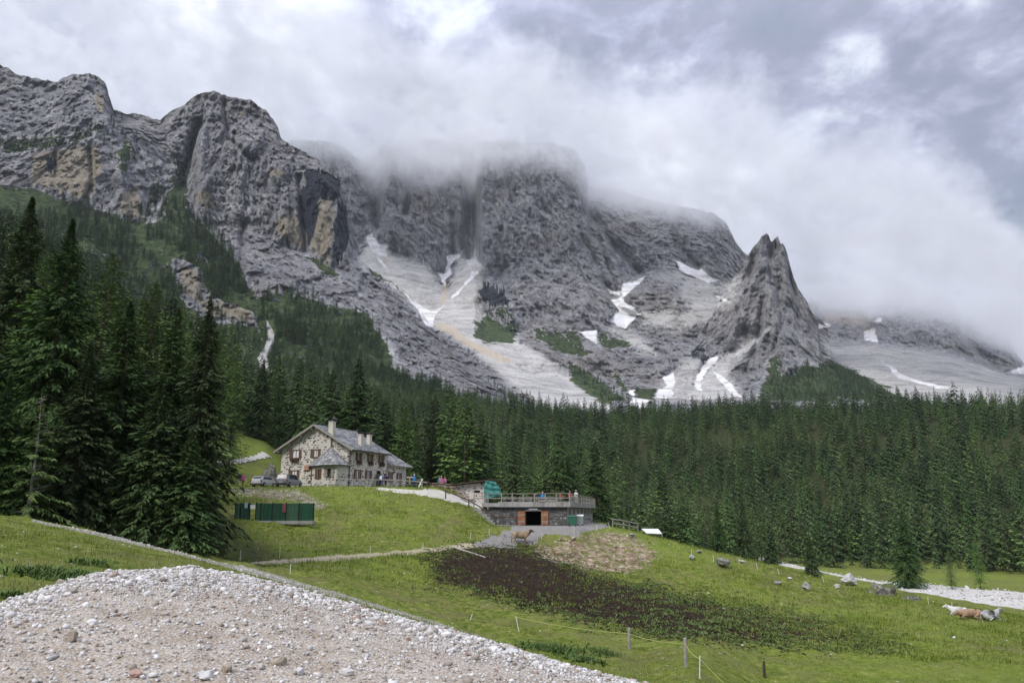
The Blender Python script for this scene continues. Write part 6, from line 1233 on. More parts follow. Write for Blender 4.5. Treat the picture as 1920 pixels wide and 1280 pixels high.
m = MB(); m.tube([(b_.x-.4, -.5, -.4), (b_.x-.4, -.5, b_.z-.16)], .07, 6); m.build('post', M_WOODD, BH)
# tarp: a draped sheet with folds
TP = empty('tarpaulin', BH.location, BH.rotation_euler[2]); tag(TP, 'teal tarpaulin draped in folds from the hut roof beside the terrace railing', 'tarpaulin')
nx_, nz_ = 34, 30; V = []
q = [(B.y(910, 901.5, -.9), B.y(928, 902.5, -.9)), (B.y(907, 918, -1.0), B.y(937, 915, -1.0)), (B.y(911, 934, -1.1), B.y(941, 930, -1.1))]
for j in range(nz_):
    t_ = j/(nz_-1)*2; k = min(int(t_), 1); f = t_-k; l_ = q[k][0].lerp(q[k+1][0], f); r_ = q[k][1].lerp(q[k+1][1], f)
    for i in range(nx_):
        s_ = i/(nx_-1); p = l_.lerp(r_, s_); y = -.9-.25*j/nz_+.16*math.sin(s_*15+2.2*math.sin(t_*2.0)+t_*2.5)*(.3+.6*t_/2)+.1*math.sin(t_*9-s_*5); V.append((p.x, y-.35*math.sin(math.pi*s_), p.z+.12*math.sin(s_*6+t_*2)*(.3+t_*.2)))
Fq = grid_faces(nz_, nx_); me = np_mesh('sheet', np.array(V), Fq, True); me.materials.append(simple('teal_tarp', (.035, .17, .15), .6, .12, 3)); so_ = link('sheet', me, TP); so_.modifiers.new('t', 'SOLIDIFY').thickness = .03
m = MB(); m.tube([(q[1][0].x, -1.0, q[1][0].z-.3), (q[1][1].x, -1.2, q[1][1].z-.6)], .03, 5); m.build('rope', M_METAL, TP)
# ---------------------------------------------------------------- stair, stone steps and handrail down to the store
def on_g(px, py, r0=20): return ground_at(px, py, r0)
def rail_fence(name, pts, label, mat, hpost, rails=(1.0,), pw=.12, cat='fence', rail_w=.09, depth=None):
    """posts (px, base py, height m) and rails between them"""
    W_ = []
    for q_ in pts:
        px, py, y = q_[0], q_[1], q_[2]; P = at(px, py, y); P.z = gz(P.x, P.y) if len(q_) < 4 else q_[3]; W_.append(P)
    o = empty(name, W_[0]); tag(o, label, cat); O = W_[0]
    for i, P in enumerate(W_):
        h = pts[i][4] if len(pts[i]) > 4 else hpost; m = MB(); p = P-O; m.box(p.x-pw/2, p.x+pw/2, p.y-pw/2, p.y+pw/2, p.z-.4, p.z+h+.03); m.build('post', mat, o)
    for i in range(len(W_)-1):
        for k in rails:
            h0 = (pts[i][4] if len(pts[i]) > 4 else hpost)*k; h1 = (pts[i+1][4] if len(pts[i+1]) > 4 else hpost)*k; m = MB(); m.bar(W_[i]-O+Vector((0, -pw*.75, h0-.05)), W_[i+1]-O+Vector((0, -pw*.75, h1-.05)), .06, rail_w*1.4); m.build('rail', mat, o)
    return o
rail_fence('handrail', [(801, 918, 101), (835.5, 934, 98), (879, 943, 96), (905, 956, 93.5), (930, 968, 91.3), (969, 983, 89.5)], 'dark brown wooden handrail descending beside the stone steps', M_WOODD, 1.05, pw=.14, rail_w=.1, cat='handrail')
rail_fence('wooden_fence', [(629, 917, 99.3), (638, 917, 99.5), (688.5, 917, 100), (744, 918, 100.3), (790.6, 919, 101), (801, 920, 101)], 'weathered grey rail fence in front of the stone house terrace', M_WOODG, .95, pw=.13, rails=(1.0,))
for k in range(16):
    f = k/15; px, py = 885+f*80, 950+f*33; P = at(px, py, 94.2-f*5); z = gz(P.x, P.y); o = MB().box(-.75, .75, -.28, .28, -.25, .13).build('stone_step', M_TSTONE if False else M_CONC); o.location = (P.x, P.y, z); o.rotation_euler = (0, 0, R(18)); tag(o, 'pale stone step in the flight beside the brown handrail', 'step', 'stone steps down to the store room')
# ---------------------------------------------------------------- green sheet fence
GF = []; y0 = on_g(515, 976, 60).y
def gp(px, py=974.5): P = at(px, py, y0); return P
A_ = gp(440, 976); Bp = gp(587, 974); zf = (A_.z+Bp.z)/2; o = empty('sheet_fence', A_); tag(o, 'dark green corrugated sheet fence on the slope under the parked cars', 'fence'); hf = at(515, 942, y0).z-at(515, 975, y0).z
M_GREEN = simple('dark_green_sheet', (.012, .060, .032), .45, .35, 1.2, spec=.4); M_GREEN2 = simple('faded_green_sheet', (.035, .085, .05), .5, .3, 1.5)
edges = [440, 450, 467, 478.5, 488, 510, 535, 560, 587]
for i in range(len(edges)-1):
    if i == 2: continue
    x0, x1 = gp(edges[i]).x-A_.x+.05, gp(edges[i+1]).x-A_.x-.05; n = max(4, int((x1-x0)/.16)); m = MB(); pts_ = [(x0+(x1-x0)*k/n, (.035 if k % 2 else -.035)) for k in range(n+1)]
    vs_ = [(x, y, .02) for x, y in pts_]+[(x, y, hf) for x, y in pts_]; m.add(vs_+[(x, y+.012, z) for x, y, z in vs_], [(k, k+1, n+2+k, n+1+k) for k in range(n)]+[(2*n+2+k, 3*n+3+k, 3*n+4+k, 2*n+3+k) for k in range(n)]+[(n+1+k, n+2+k, 3*n+4+k, 3*n+3+k) for k in range(n)]); m.build('panel', M_GREEN if i % 3 else M_GREEN2, o)
for e_ in edges: x = gp(e_).x-A_.x; MB().box(x-.05, x+.05, -.02, .1, -.4, hf+.06).build('post', M_DARK, o)
MB().box(gp(441).x-A_.x, gp(590).x-A_.x, -.35, .3, -.3, .02).build('footing', M_CONC, o)
def board(name, x0, y0_, x1, y1_, yd, mat, label, cat='sign', th=.04): a, b_ = at(x0, y0_, yd), at(x1, y1_, yd); o_ = MB().box(0, b_.x-a.x, 0, th, 0, a.z-b_.z).build(name, mat); o_.location = (a.x, yd, b_.z); return tag(o_, label, cat)
board('notice_board', 469.5, 946, 478, 953.5, y0-.12, M_WHITE, 'white notice hung over the gap in the green sheet fence'); board('plastic_sheet', 459, 942.5, 463.8, 952, y0-.12, simple('pale_blue_sheet', (.33, .45, .48), .5), 'pale blue plastic sheet hung on the left of the green fence', 'sheet')
board('red_board', 530, 943, 535.5, 960, y0-.12, simple('dull_red_board', (.16, .055, .06), .7), 'narrow dull red board fixed to the green fence', 'board')
# lower right fence bits beyond the drive
rail_fence('wooden_fence', [(1149, 985, 99), (1169, 986, 99.5), (1180, 988, 100), (1196, 991, 100.5)], 'short pale rail fence on the crest to the right of the drive', M_WOODG, 1.1, rails=(1.0, .55), pw=.12)
P = at(1222, 997, 104); z_ = gz(P.x, P.y); SH = empty('lean_to', (P.x, P.y, 0)); tag(SH, 'white sheeted lean-to roof below the crest right of the short fence', 'shelter'); cs = [at(1203, 990.5, 108), at(1234, 990.8, 108), at(1241, 999.5, 103), at(1212, 998.5, 103)]
slab([(c_.x-P.x, c_.y-P.y, c_.z) for c_ in cs], .08).build('roof', M_WHITE, SH)
for c_ in cs: zz = gz(c_.x, c_.y); MB().box(c_.x-P.x-.05, c_.x-P.x+.05, c_.y-P.y-.05, c_.y-P.y+.05, min(zz, c_.z-1.2)-.2, c_.z-.08).build('post', M_WOODG, SH)
# dumpsters
def bin_(px, py, wpx, hpx, mat, lid, label):
    y = depth_for_z(px, py, FZ); P = at(px, py, y); w = wpx*y/F; h = hpx*y/F; o = empty('waste_bin', (P.x, P.y, gz(P.x, P.y)), R(-8)); tag(o, label, 'waste bin'); m = MB(); b4 = [(-w/2*.86, -.4), (w/2*.86, -.4), (w/2*.86, .4), (-w/2*.86, .4)]
    m.add([(x, y_, .14) for x, y_ in b4]+[(x/.86, y_*1.15, h*.86) for x, y_ in b4], [(0, 3, 2, 1), (4, 5, 6, 7), (0, 1, 5, 4), (1, 2, 6, 5), (2, 3, 7, 6), (3, 0, 4, 7)]); m.build('body', mat, o, bevel=.02)
    m = MB(); n = 8; arc = [(-.5+1.0*k/n, h*.87+(h*.15)*math.sin(math.pi*(k+.3)/(n+.6))) for k in range(n+1)]; arc = [(-.5, h*.855)]+arc+[(.5, h*.855)]; m.prism([(a_, b__) for a_, b__ in arc], w*1.04, 0, -w*.52); m.build('lid', lid, o)
    for sx_ in (-1, 1):
        for sy in (-1, 1): MB().tube([(sx_*w*.36, sy*.32, .0), (sx_*w*.36, sy*.32, .0)], .01).v if False else MB().lathe((sx_*w*.36, sy*.32, .0), [(.07, 0), (.07, .14)], 8).build('wheel', M_DARK, o)
        MB().box(sx_*w*.5-.03, sx_*w*.5+.03, -.3, .3, h*.72, h*.78).build('handle', M_METAL, o)
bin_(1073.5, 986, 15, 19, simple('bin_green', (.03, .12, .07), .5, .1, 3), simple('bin_lid_green', (.02, .085, .05), .5), 'dark green wheeled waste bin by the corner of the store building'); bin_(1088, 984.5, 12, 19, simple('bin_grey', (.28, .33, .29), .5, .1, 3), M_WHITE, 'grey waste bin with a white lid right of the green one')
# picnic tables by the house and the hut
for k, (px, y, rz, lb) in enumerate(((760, 104.5, .2, 'weathered picnic table by the right end of the house'), (780, 105, .1, 'picnic table beside the person in the blue jacket'), (742, 103.5, .3, 'picnic table in front of the extension windows'))):
    P = at(px, 915, y); picnic_table((P.x, P.y, gz(P.x, P.y)), rz, 1.8, M_WOODG, lb)
for k in range(6):
    px = 818+k*11.5; P = at(px, 918, 108.5-k*.3); picnic_table((P.x, P.y, gz(P.x, P.y)), R(80)+.05*k, 1.7, M_WOODP, ['leftmost pinkish picnic table in front of the hut', 'second pinkish picnic table from the left by the hut', 'third pinkish picnic table from the left by the hut', 'fourth pinkish picnic table from the left by the hut', 'fifth pinkish picnic table, beside the hut wall', 'rightmost pinkish picnic table, nearest the steps'][k])
P = at(768, 913, 104); o = empty('parasol_stand', (P.x, P.y, gz(P.x, P.y))); tag(o, 'wooden post with a short cross board beside the right end of the house', 'post'); MB().box(-.06, .06, -.06, .06, -.1, 1.45).build('post', M_WOODG, o); MB().box(-.45, .45, -.09, -.061, 1.25, 1.45).build('board', M_WOODP, o)
P = at(784, 914, 103.5); o = empty('signpost', (P.x+.3, P.y, gz(P.x, P.y))); tag(o, 'leaning white plank trestle near the end of the rail fence', 'trestle'); m = MB(); m.bar((-.25, 0, 0), (.25, 0, 1.15), .08, .16); m.build('leg', M_WHITE, o); m = MB(); m.bar((-.8, 0, 1.0), (.3, 0, 1.05), .06, .08); m.build('rail', M_WOODP, o)
# ------------------------------------------------------------------ posts, stakes and ropes
def ground_lookup(px, py, r0=25): return ground_at(px, py, r0)
def stake(px, ytop, ybot, label, mat=None, lean=0.0, w=.035, name='fence_stake', cat='fence stake', group=None, r0=25, n=6):
    P = ground_lookup(px, ybot, r0); h = (ybot-ytop)*(P.y*CP+P.z*SP)/F*1.0; m = MB(); m.tube([(0, 0, -.25), (0, 0, h)], [w, w*.85], n); o = m.build(name, mat or M_STAKE); o.location = P; o.rotation_euler = (0, lean, random.uniform(0, 3) if not lean else 0); tag(o, label, cat, group); return P+Vector((lean*h*.9, 0, h*.92))
M_STAKE = simple('white_fence_stake', (.62, .60, .52), .7, .1, 3)
def wooden_post(px, yt, yb_, w, label, mat):
    P = ground_lookup(px, yb_, 20); h = (yb_-yt)*(P.y*CP+P.z*SP)/F; m = MB(); m.tube([(0, 0, -.3), (.01, 0, h*.5), (.02, 0, h-.04), (.02, 0, h)], [w, w*.95, w*.9, w*.6], 9); o = m.build('fence_post', mat); o.location = P; return tag(o, label, 'fence post'), P, h
a1, A1, h1_ = wooden_post(1180, 1178, 1217, .09, 'grey wooden fence post standing left of the taller one on the valley floor', M_WOODG)
a2, A2, h2_ = wooden_post(1286, 1198, 1250, .085, 'tall grey wooden fence post next to the white slanting stake', M_WOODG)
a3, A3, h3_ = wooden_post(1433.5, 1240, 1270, .07, 'short dark wooden post alone near the bottom edge on the right', M_WOODD)
a4, A4, h4_ = wooden_post(17, 931, 966, .13, 'pale grey weathered post on the bank at the left edge', M_WOODG)
T1 = stake(1312, 1231, 1272, 'white slanting stake beside the tall grey post', lean=.06, w=.03); T2 = stake(973, 1156, 1184, 'leaning white stake at the left start of the valley fence', lean=-.2, w=.03); T0 = stake(882, 1150, 1162, 'small leaning white stake near the gravel path', lean=.3, w=.03)
def rope(pts, label, sag=.12, rad=.012, mat=None):
    m = MB()
    for a, b in zip(pts[:-1], pts[1:]):
        m.tube([a.lerp(b, k/6)-Vector((0, 0, sag*4*(k/6)*(1-k/6))) for k in range(7)], rad, 4, False)
    o = m.build('fence_rope', mat or simple('yellow_rope', (.42, .42, .16), .8)); return tag(o, label, 'rope')
rope([T2, A1+Vector((0, 0, h1_*.72)), A2+Vector((0, 0, h2_*.8)), T1+Vector((0, 0, -.05)), Vector((A3.x-3, A3.y-9, A3.z+.5))], 'thin yellow electric rope strung along the valley fence posts')
for (px, a, b, ln, lb) in ((544, 1058, 1076, 0, 'white stake standing in the meadow just below the farm track'), (617, 1038, 1050, .4, 'leaning white stake on the left part of the farm track'), (450, 1031, 1050, 0, 'pale stake at the foot of the dark grove'), (524, 1026, 1045, 0, 'stake on the slope above the left end of the farm track'),
    (694, 1024, 1040, 0, 'stake just above the middle of the farm track'), (793, 1018, 1033, 0, 'upright white stake beside the right half of the farm track'), (881, 999, 1013, .15, 'tilted white stake on the slope left of the drive'), (917, 992, 1004, 0, 'thin white stake beside the left edge of the drive'),
    (1016, 1000, 1012, 0, 'white stake at the lower edge of the drive right of the standing cow'), (1077, 990, 1003, -.08, 'white stake on the drive edge above the bare earth'), (1119.5, 984, 995, -.05, 'white stake near the far end of the drive'), (1144, 979, 991, -.3, 'slanting white stake at the tip of the drive'), (1158, 978, 986, 0, 'white stake in front of the short rail fence'), (1175, 979, 989, .2, 'white stake tilted right in front of the short rail fence'),
    (1297, 1030, 1042, 0, 'white stake below the big round boulder'), (1338, 1042, 1056, 0, 'white stake right of the big round boulder'), (1386, 1047, 1057, 0, 'white stake near the white stone on the crest'), (1420.5, 1056, 1068, -.15, 'white stake leaning left before the first stream bend'), (1461, 1066, 1077, -.2, 'white stake leaning left in front of the lone stream spruce'),
    (1544.5, 1081, 1093, -.1, 'white stake above the low white rock'), (1741, 1119, 1132, 0, 'white stake near the end of the mossy rocks'), (1785, 1129, 1143, .1, 'white stake beside the head of the left resting cow')):
    stake(px, a, b, lb, lean=ln, w=.032, r0=50)
P, Q2 = ground_lookup(852, 1028, 60), ground_lookup(910, 1046, 60); m = MB(); m.tube([Vector((0, 0, .08)), Q2-P+Vector((0, 0, .08))], [.09, .06], 7); o = m.build('fallen_pole', simple('bleached_pole', (.36, .34, .31), .9, .2, 4)); o.location = P; tag(o, 'bleached pole lying across the upper edge of the dark manure', 'pole')

# ------------------------------------------------------------------ bodies grown from a skeleton
def skin_mesh(name, nodes, edges, root=0, sub=2):
    me = bpy.data.meshes.new(name); me.from_pydata([n[:3] for n in nodes], edges, []); o = bpy.data.objects.new(name, me); COL.objects.link(o); o.modifiers.new('k', 'SKIN')
    for i, v in enumerate(me.skin_vertices[0].data if len(me.skin_vertices) else []): pass
    if not len(me.skin_vertices):
        bm = bmesh.new(); bm.from_mesh(me); bm.verts.layers.skin.verify(); bm.to_mesh(me); bm.free()
    for i, v in enumerate(me.skin_vertices[0].data): v.radius = (nodes[i][3], nodes[i][4] if len(nodes[i]) > 4 else nodes[i][3]); v.use_root = i == root
    o.modifiers['k'].use_smooth_shade = True; s = o.modifiers.new('s', 'SUBSURF'); s.levels = sub; s.render_levels = sub
    dg = bpy.context.evaluated_depsgraph_get(); new = bpy.data.meshes.new_from_object(o.evaluated_get(dg)); bpy.data.objects.remove(o); new.name = name; new.polygons.foreach_set('use_smooth', [True]*len(new.polygons)); return new
M_SKIN = simple('skin', (.45, .28, .21), .6, .05, 8)
def cloth(name, c): return simple(name, c, .85, .12, 6)
def person(px, py, y, face, jacket, legs_, hair, label, h=1.70, seated=False, pack=None, stride=.1, arm=(.0, .0), z=None, bare_legs=False):
    P = at(px, py, y); zz = gz(P.x, P.y) if z is None else z; o = empty('person', (P.x, P.y, zz), face); s = h/1.75; o.scale = (s, s, s); tag(o, label, 'person')
    if seated: hip = .50; kn = [(.1, -.42, .50), (-.1, -.42, .50)]; ft = [(.1, -.46, .06), (-.1, -.46, .06)]
    else: hip = .92; kn = [(.10, -.06-stride*.4, .50), (-.10, .02+stride*.3, .50)]; ft = [(.11, -stride*.8, .07), (-.11, stride*.9, .07)]
    N = [(0, 0, hip, .15, .12), (0, 0, hip+.22, .145, .105), (0, .01, hip+.42, .175, .12), (0, .01, hip+.56, .07, .07), (0, 0, hip+.63, .055, .06), (0, -.015, hip+.74, .085, .10), (0, -.01, hip+.83, .06, .07)]; E = [(0, 1), (1, 2), (2, 3), (3, 4), (4, 5), (5, 6)]
    for k, s_ in enumerate((1, -1)):
        i = len(N); ax, ay = s_*(.20), .01; f = arm[k]
        N += [(s_*.19, .01, hip+.49, .062), (s_*.25, .02-.12*f, hip+.22, .05), (s_*(.25-.04*f), -.05-.28*f, hip+.02+.12*f, .038), (s_*(.25-.05*f), -.08-.34*f, hip-.07+.16*f, .04, .025)]; E += [(2, i), (i, i+1), (i+1, i+2), (i+2, i+3)]
        i = len(N); N += [(s_*.10, 0, hip-.06, .095), (kn[k][0], kn[k][1], kn[k][2], .065), (ft[k][0], ft[k][1]+.02, ft[k][2]+.04, .045), (ft[k][0], ft[k][1]-.12, ft[k][2]-.02, .045, .03)]; E += [(0, i), (i, i+1), (i+1, i+2), (i+2, i+3)]
    me = skin_mesh('body', N, E, 0, 1); mats = [M_SKIN, jacket, legs_, cloth('boots', (.04, .035, .03))]
    for m_ in mats: me.materials.append(m_)
    for p in me.polygons:
        c = p.center; k = 1
        if c.z > hip+.60: k = 0
        elif abs(c.x) > .2 and (c.z < hip+.03+(.16*max(arm) if c.y < -.1 else 0)) and c.z > hip-.16: k = 0
        elif c.z < .12 and not (seated and c.y > -.2): k = 3
        elif c.z < hip+.05 and (abs(c.x) < .21): k = 2
        p.material_index = k
    b = link('body', me, o)
    bm = bmesh.new(); bmesh.ops.create_icosphere(bm, subdivisions=2, radius=1)
    for v in bm.verts:
        v.co = Vector((v.co.x*.10, v.co.y*.115+.012, v.co.z*.12+hip+.80))
    bmesh.ops.delete(bm, geom=[v for v in bm.verts if v.co.y < -.045 and v.co.z < hip+.84], context='VERTS'); hm = bpy.data.meshes.new('hair'); bm.to_mesh(hm); bm.free(); link('hair', hm, o, hair)
    if pack: MB().box(-.15, .15, .11, .30, hip+.12, hip+.55).build('backpack', pack, o, bevel=.04)
    return o
c_mag = cloth('magenta_shirt', (.42, .06, .30)); c_plum = cloth('plum_shorts', (.14, .02, .10)); c_black = cloth('black_cloth', (.012, .012, .014)); c_blue = cloth('bright_blue_jacket', (.02, .20, .50)); c_navy = cloth('navy_jacket', (.02, .03, .10)); c_grey = cloth('grey_trousers', (.14, .14, .14)); c_white = cloth('white_cloth', (.65, .65, .66)); c_pink = cloth('pink_jacket', (.42, .14, .24)); c_beige = cloth('beige_trousers', (.30, .25, .19)); c_red = cloth('red_jacket', (.35, .05, .05)); c_teal = cloth('teal_shirt', (.03, .16, .16))
h_brown = cloth('brown_hair', (.07, .035, .02)); h_grey = cloth('grey_hair', (.42, .41, .39)); h_white = cloth('white_hair', (.62, .61, .60)); h_dark = cloth('dark_hair', (.025, .018, .015))
person(446.5, 909.5, 101.5, .3, c_black, c_beige, h_grey, 'person in a black top and light trousers walking beside the one in magenta', 1.78, pack=c_black, stride=.2)
person(455, 910, 101, -.1, c_mag, c_plum, h_brown, 'person in a magenta shirt and dark shorts left of the parked cars', 1.66, stride=.25, arm=(.3, .1))
person(703.5, 915, 104.3, 2.6, c_black, c_grey, h_dark, 'dark-haired person in black by the house door', 1.62); person(714.5, 916, 103.4, 3.0, c_blue, c_navy, h_brown, 'person in a bright blue jacket with a white backpack at the house door', 1.74, pack=c_white, arm=(.4, .4))
person(723, 916, 103.4, 2.8, c_navy, c_black, h_dark, 'person in a navy jacket right of the one with the white backpack', 1.74, pack=c_navy, stride=.2); person(718.5, 914, 106, .5, c_red, c_grey, h_dark, 'person in dark red half hidden between the blue and navy jackets', 1.70)
person(776.5, 914, 103.2, 3.1, c_blue, c_navy, h_white, 'person in a light blue jacket leaning at the picnic table right of the house', 1.66, arm=(.7, .7), pack=None)
P = at(827, 917, 109); person(827, 915, 109, .2, c_pink, c_pink, h_white, 'white-capped person in pink sitting at the pinkish picnic tables', 1.72, arm=(.6, .6)); person(823.5, 915, 110, .3, c_teal, c_grey, h_dark, 'person in dark teal behind the white-capped one', 1.68); person(834, 915, 109.5, -.3, c_pink, c_grey, h_brown, 'person in a plum jacket right of the white-capped one', 1.64, arm=(.5, .5))
dz_ = (TB.location.z+dtop-.14)
def on_deck(u, v, *a, **k):
    W_ = G.M @ Vector((u, v, 0)); px, py = proj(W_.x, W_.y, dz_); return person(float(px), float(py), W_.y, *a, z=dz_, **k)
on_deck(-3.55, 4.15, .0, c_blue, c_grey, h_white, 'white-haired person in blue sitting at a table on the roof terrace', 1.72, seated=True, arm=(.7, .7)); on_deck(-4.4, 4.15, .0, c_navy, c_grey, h_dark, 'person in navy next to the white-haired one on the roof terrace', 1.68, seated=True, arm=(.6, .6))
on_deck(-1.0, 2.2, .4, c_red, c_grey, h_dark, 'person in red seated low near the front corner of the terrace', 1.6, seated=True, arm=(.5, .5)); on_deck(.0, 10.5, .2, c_white, c_beige, h_white, 'person in white standing at the side railing of the terrace', 1.72, arm=(.5, .5)); on_deck(-.7, 9.5, -.4, c_red, c_grey, h_dark, 'person in dark red left of the one in white on the terrace', 1.66)

# ------------------------------------------------------------------ cattle
def hide(name, a, b, sc=1.6): t = newmat(name); n = t.noise(sc, 3, .5, t.obj()); t.out(t.mix(t.rng(n, .4, .6), a, b), .85, spec=.15); return t.m
def cow(px, py, y, rz, lying, body_m, dark_m, label, s=1.0, headup=.35):
    P = at(px, py, y); P.z = gz(P.x, P.y); o = empty('cow', P, rz); o.scale = (s, s, s); tag(o, label, 'cow'); z = 1.02 if not lying else .46
    N = [(-.62, 0, z+.08, .29, .32), (-.15, 0, z, .34, .40), (.32, 0, z-.02, .32, .41), (.66, 0, z+.06, .24, .33), (.90, 0, z+.16+headup*.35, .14, .24), (1.16, 0, z+.26+headup*.7, .115, .15), (1.38, 0, z+.14+headup*.7, .085, .09), (1.52, 0, z+.06+headup*.7, .065, .065), (-.84, 0, z+.16, .10, .10)]
    E = [(0, 1), (1, 2), (2, 3), (3, 4), (4, 5), (5, 6), (6, 7), (0, 8)]
    i = len(N); N += [(-.93, 0, z, .03), (-.97, 0, z-.45, .025), (-.98, 0, max(z-.72, .1), .05)]; E += [(8, i), (i, i+1), (i+1, i+2)]
    for s_ in (1, -1):
        i = len(N); N += [(1.13, s_*.12, z+.33+headup*.7, .04), (1.10, s_*.26, z+.30+headup*.7, .05, .03)]; E += [(5, i), (i, i+1)]
        if not lying:
            i = len(N); N += [(.50, s_*.16, .78, .12), (.52, s_*.17, .44, .062), (.50, s_*.17, .12, .045), (.54, s_*.17, .03, .06, .045)]; E += [(3, i), (i, i+1), (i+1, i+2), (i+2, i+3)]
            i = len(N); N += [(-.62, s_*.18, .80, .15), (-.56, s_*.18, .58, .09), (-.72, s_*.18, .42, .055), (-.68, s_*.18, .12, .045), (-.63, s_*.18, .03, .06, .045)]; E += [(0, i), (i, i+1), (i+1, i+2), (i+2, i+3), (i+3, i+4)]
        else:
            i = len(N); N += [(.56, s_*.22, .26, .12), (.86, s_*.26, .10, .07), (.62, s_*.30, .05, .05)]; E += [(3, i), (i, i+1), (i+1, i+2)]
            i = len(N); N += [(-.50, s_*.26, .30, .17), (-.10, s_*.38, .16, .10), (-.45, s_*.42, .06, .06)]; E += [(0, i), (i, i+1), (i+1, i+2)]
    me = skin_mesh('body', N, E, 1, 1); me.materials.append(body_m); me.materials.append(dark_m)
    for p in me.polygons:
        c = p.center; p.material_index = 1 if (c.x > .86 and c.x < 1.44) or c.x < -.9 else 0
    link('body', me, o); m = MB()
    for s_ in (1, -1): m.tube([(1.12, s_*.07, z+.40+headup*.7), (1.15, s_*.16, z+.48+headup*.7), (1.20, s_*.17, z+.56+headup*.7)], [.022, .016, .006], 5)
    m.build('horns', simple('horn', (.35, .32, .26), .5), o)
    m = MB(); m.lathe((.93, 0, z-.12+headup*.3), [(.09, 0), (.075, .08), (.04, .12)], 8); m.build('cow_bell', M_METAL, o)
    return o
Pc = ground_at(976, 1022, 60)
cow(976, 1022, Pc.y, R(8), False, hide('fawn_hide', (.36, .27, .17), (.20, .145, .09)), hide('dark_neck_hide', (.05, .04, .035), (.12, .10, .08)), 'fawn cow standing at the edge of the dark manure by the drive', .98)
hw = hide('white_hide', (.62, .60, .58), (.44, .43, .42)); hg = hide('grey_white_hide', (.56, .55, .54), (.26, .26, .28)); hb = hide('rusty_hide', (.34, .225, .15), (.25, .16, .11)); hd = hide('grey_head_hide', (.30, .28, .27), (.45, .44, .42))
for (px, py, rz, a, b, lb, s, hu) in ((1798, 1152, R(160), hw, hw, 'white cow lying at the left of the three resting cattle', .85, .25), (1822, 1159, R(165), hb, hb, 'rusty brown cow lying between the two pale ones', 1.0, -.45), (1857, 1163, R(12), hg, hd, 'grey white cow lying on the right with its head up', 1.0, .3)):
    Pq = ground_at(px, py, 40); cow(px, py, Pq.y, rz, True, a, b, lb, s, hu)

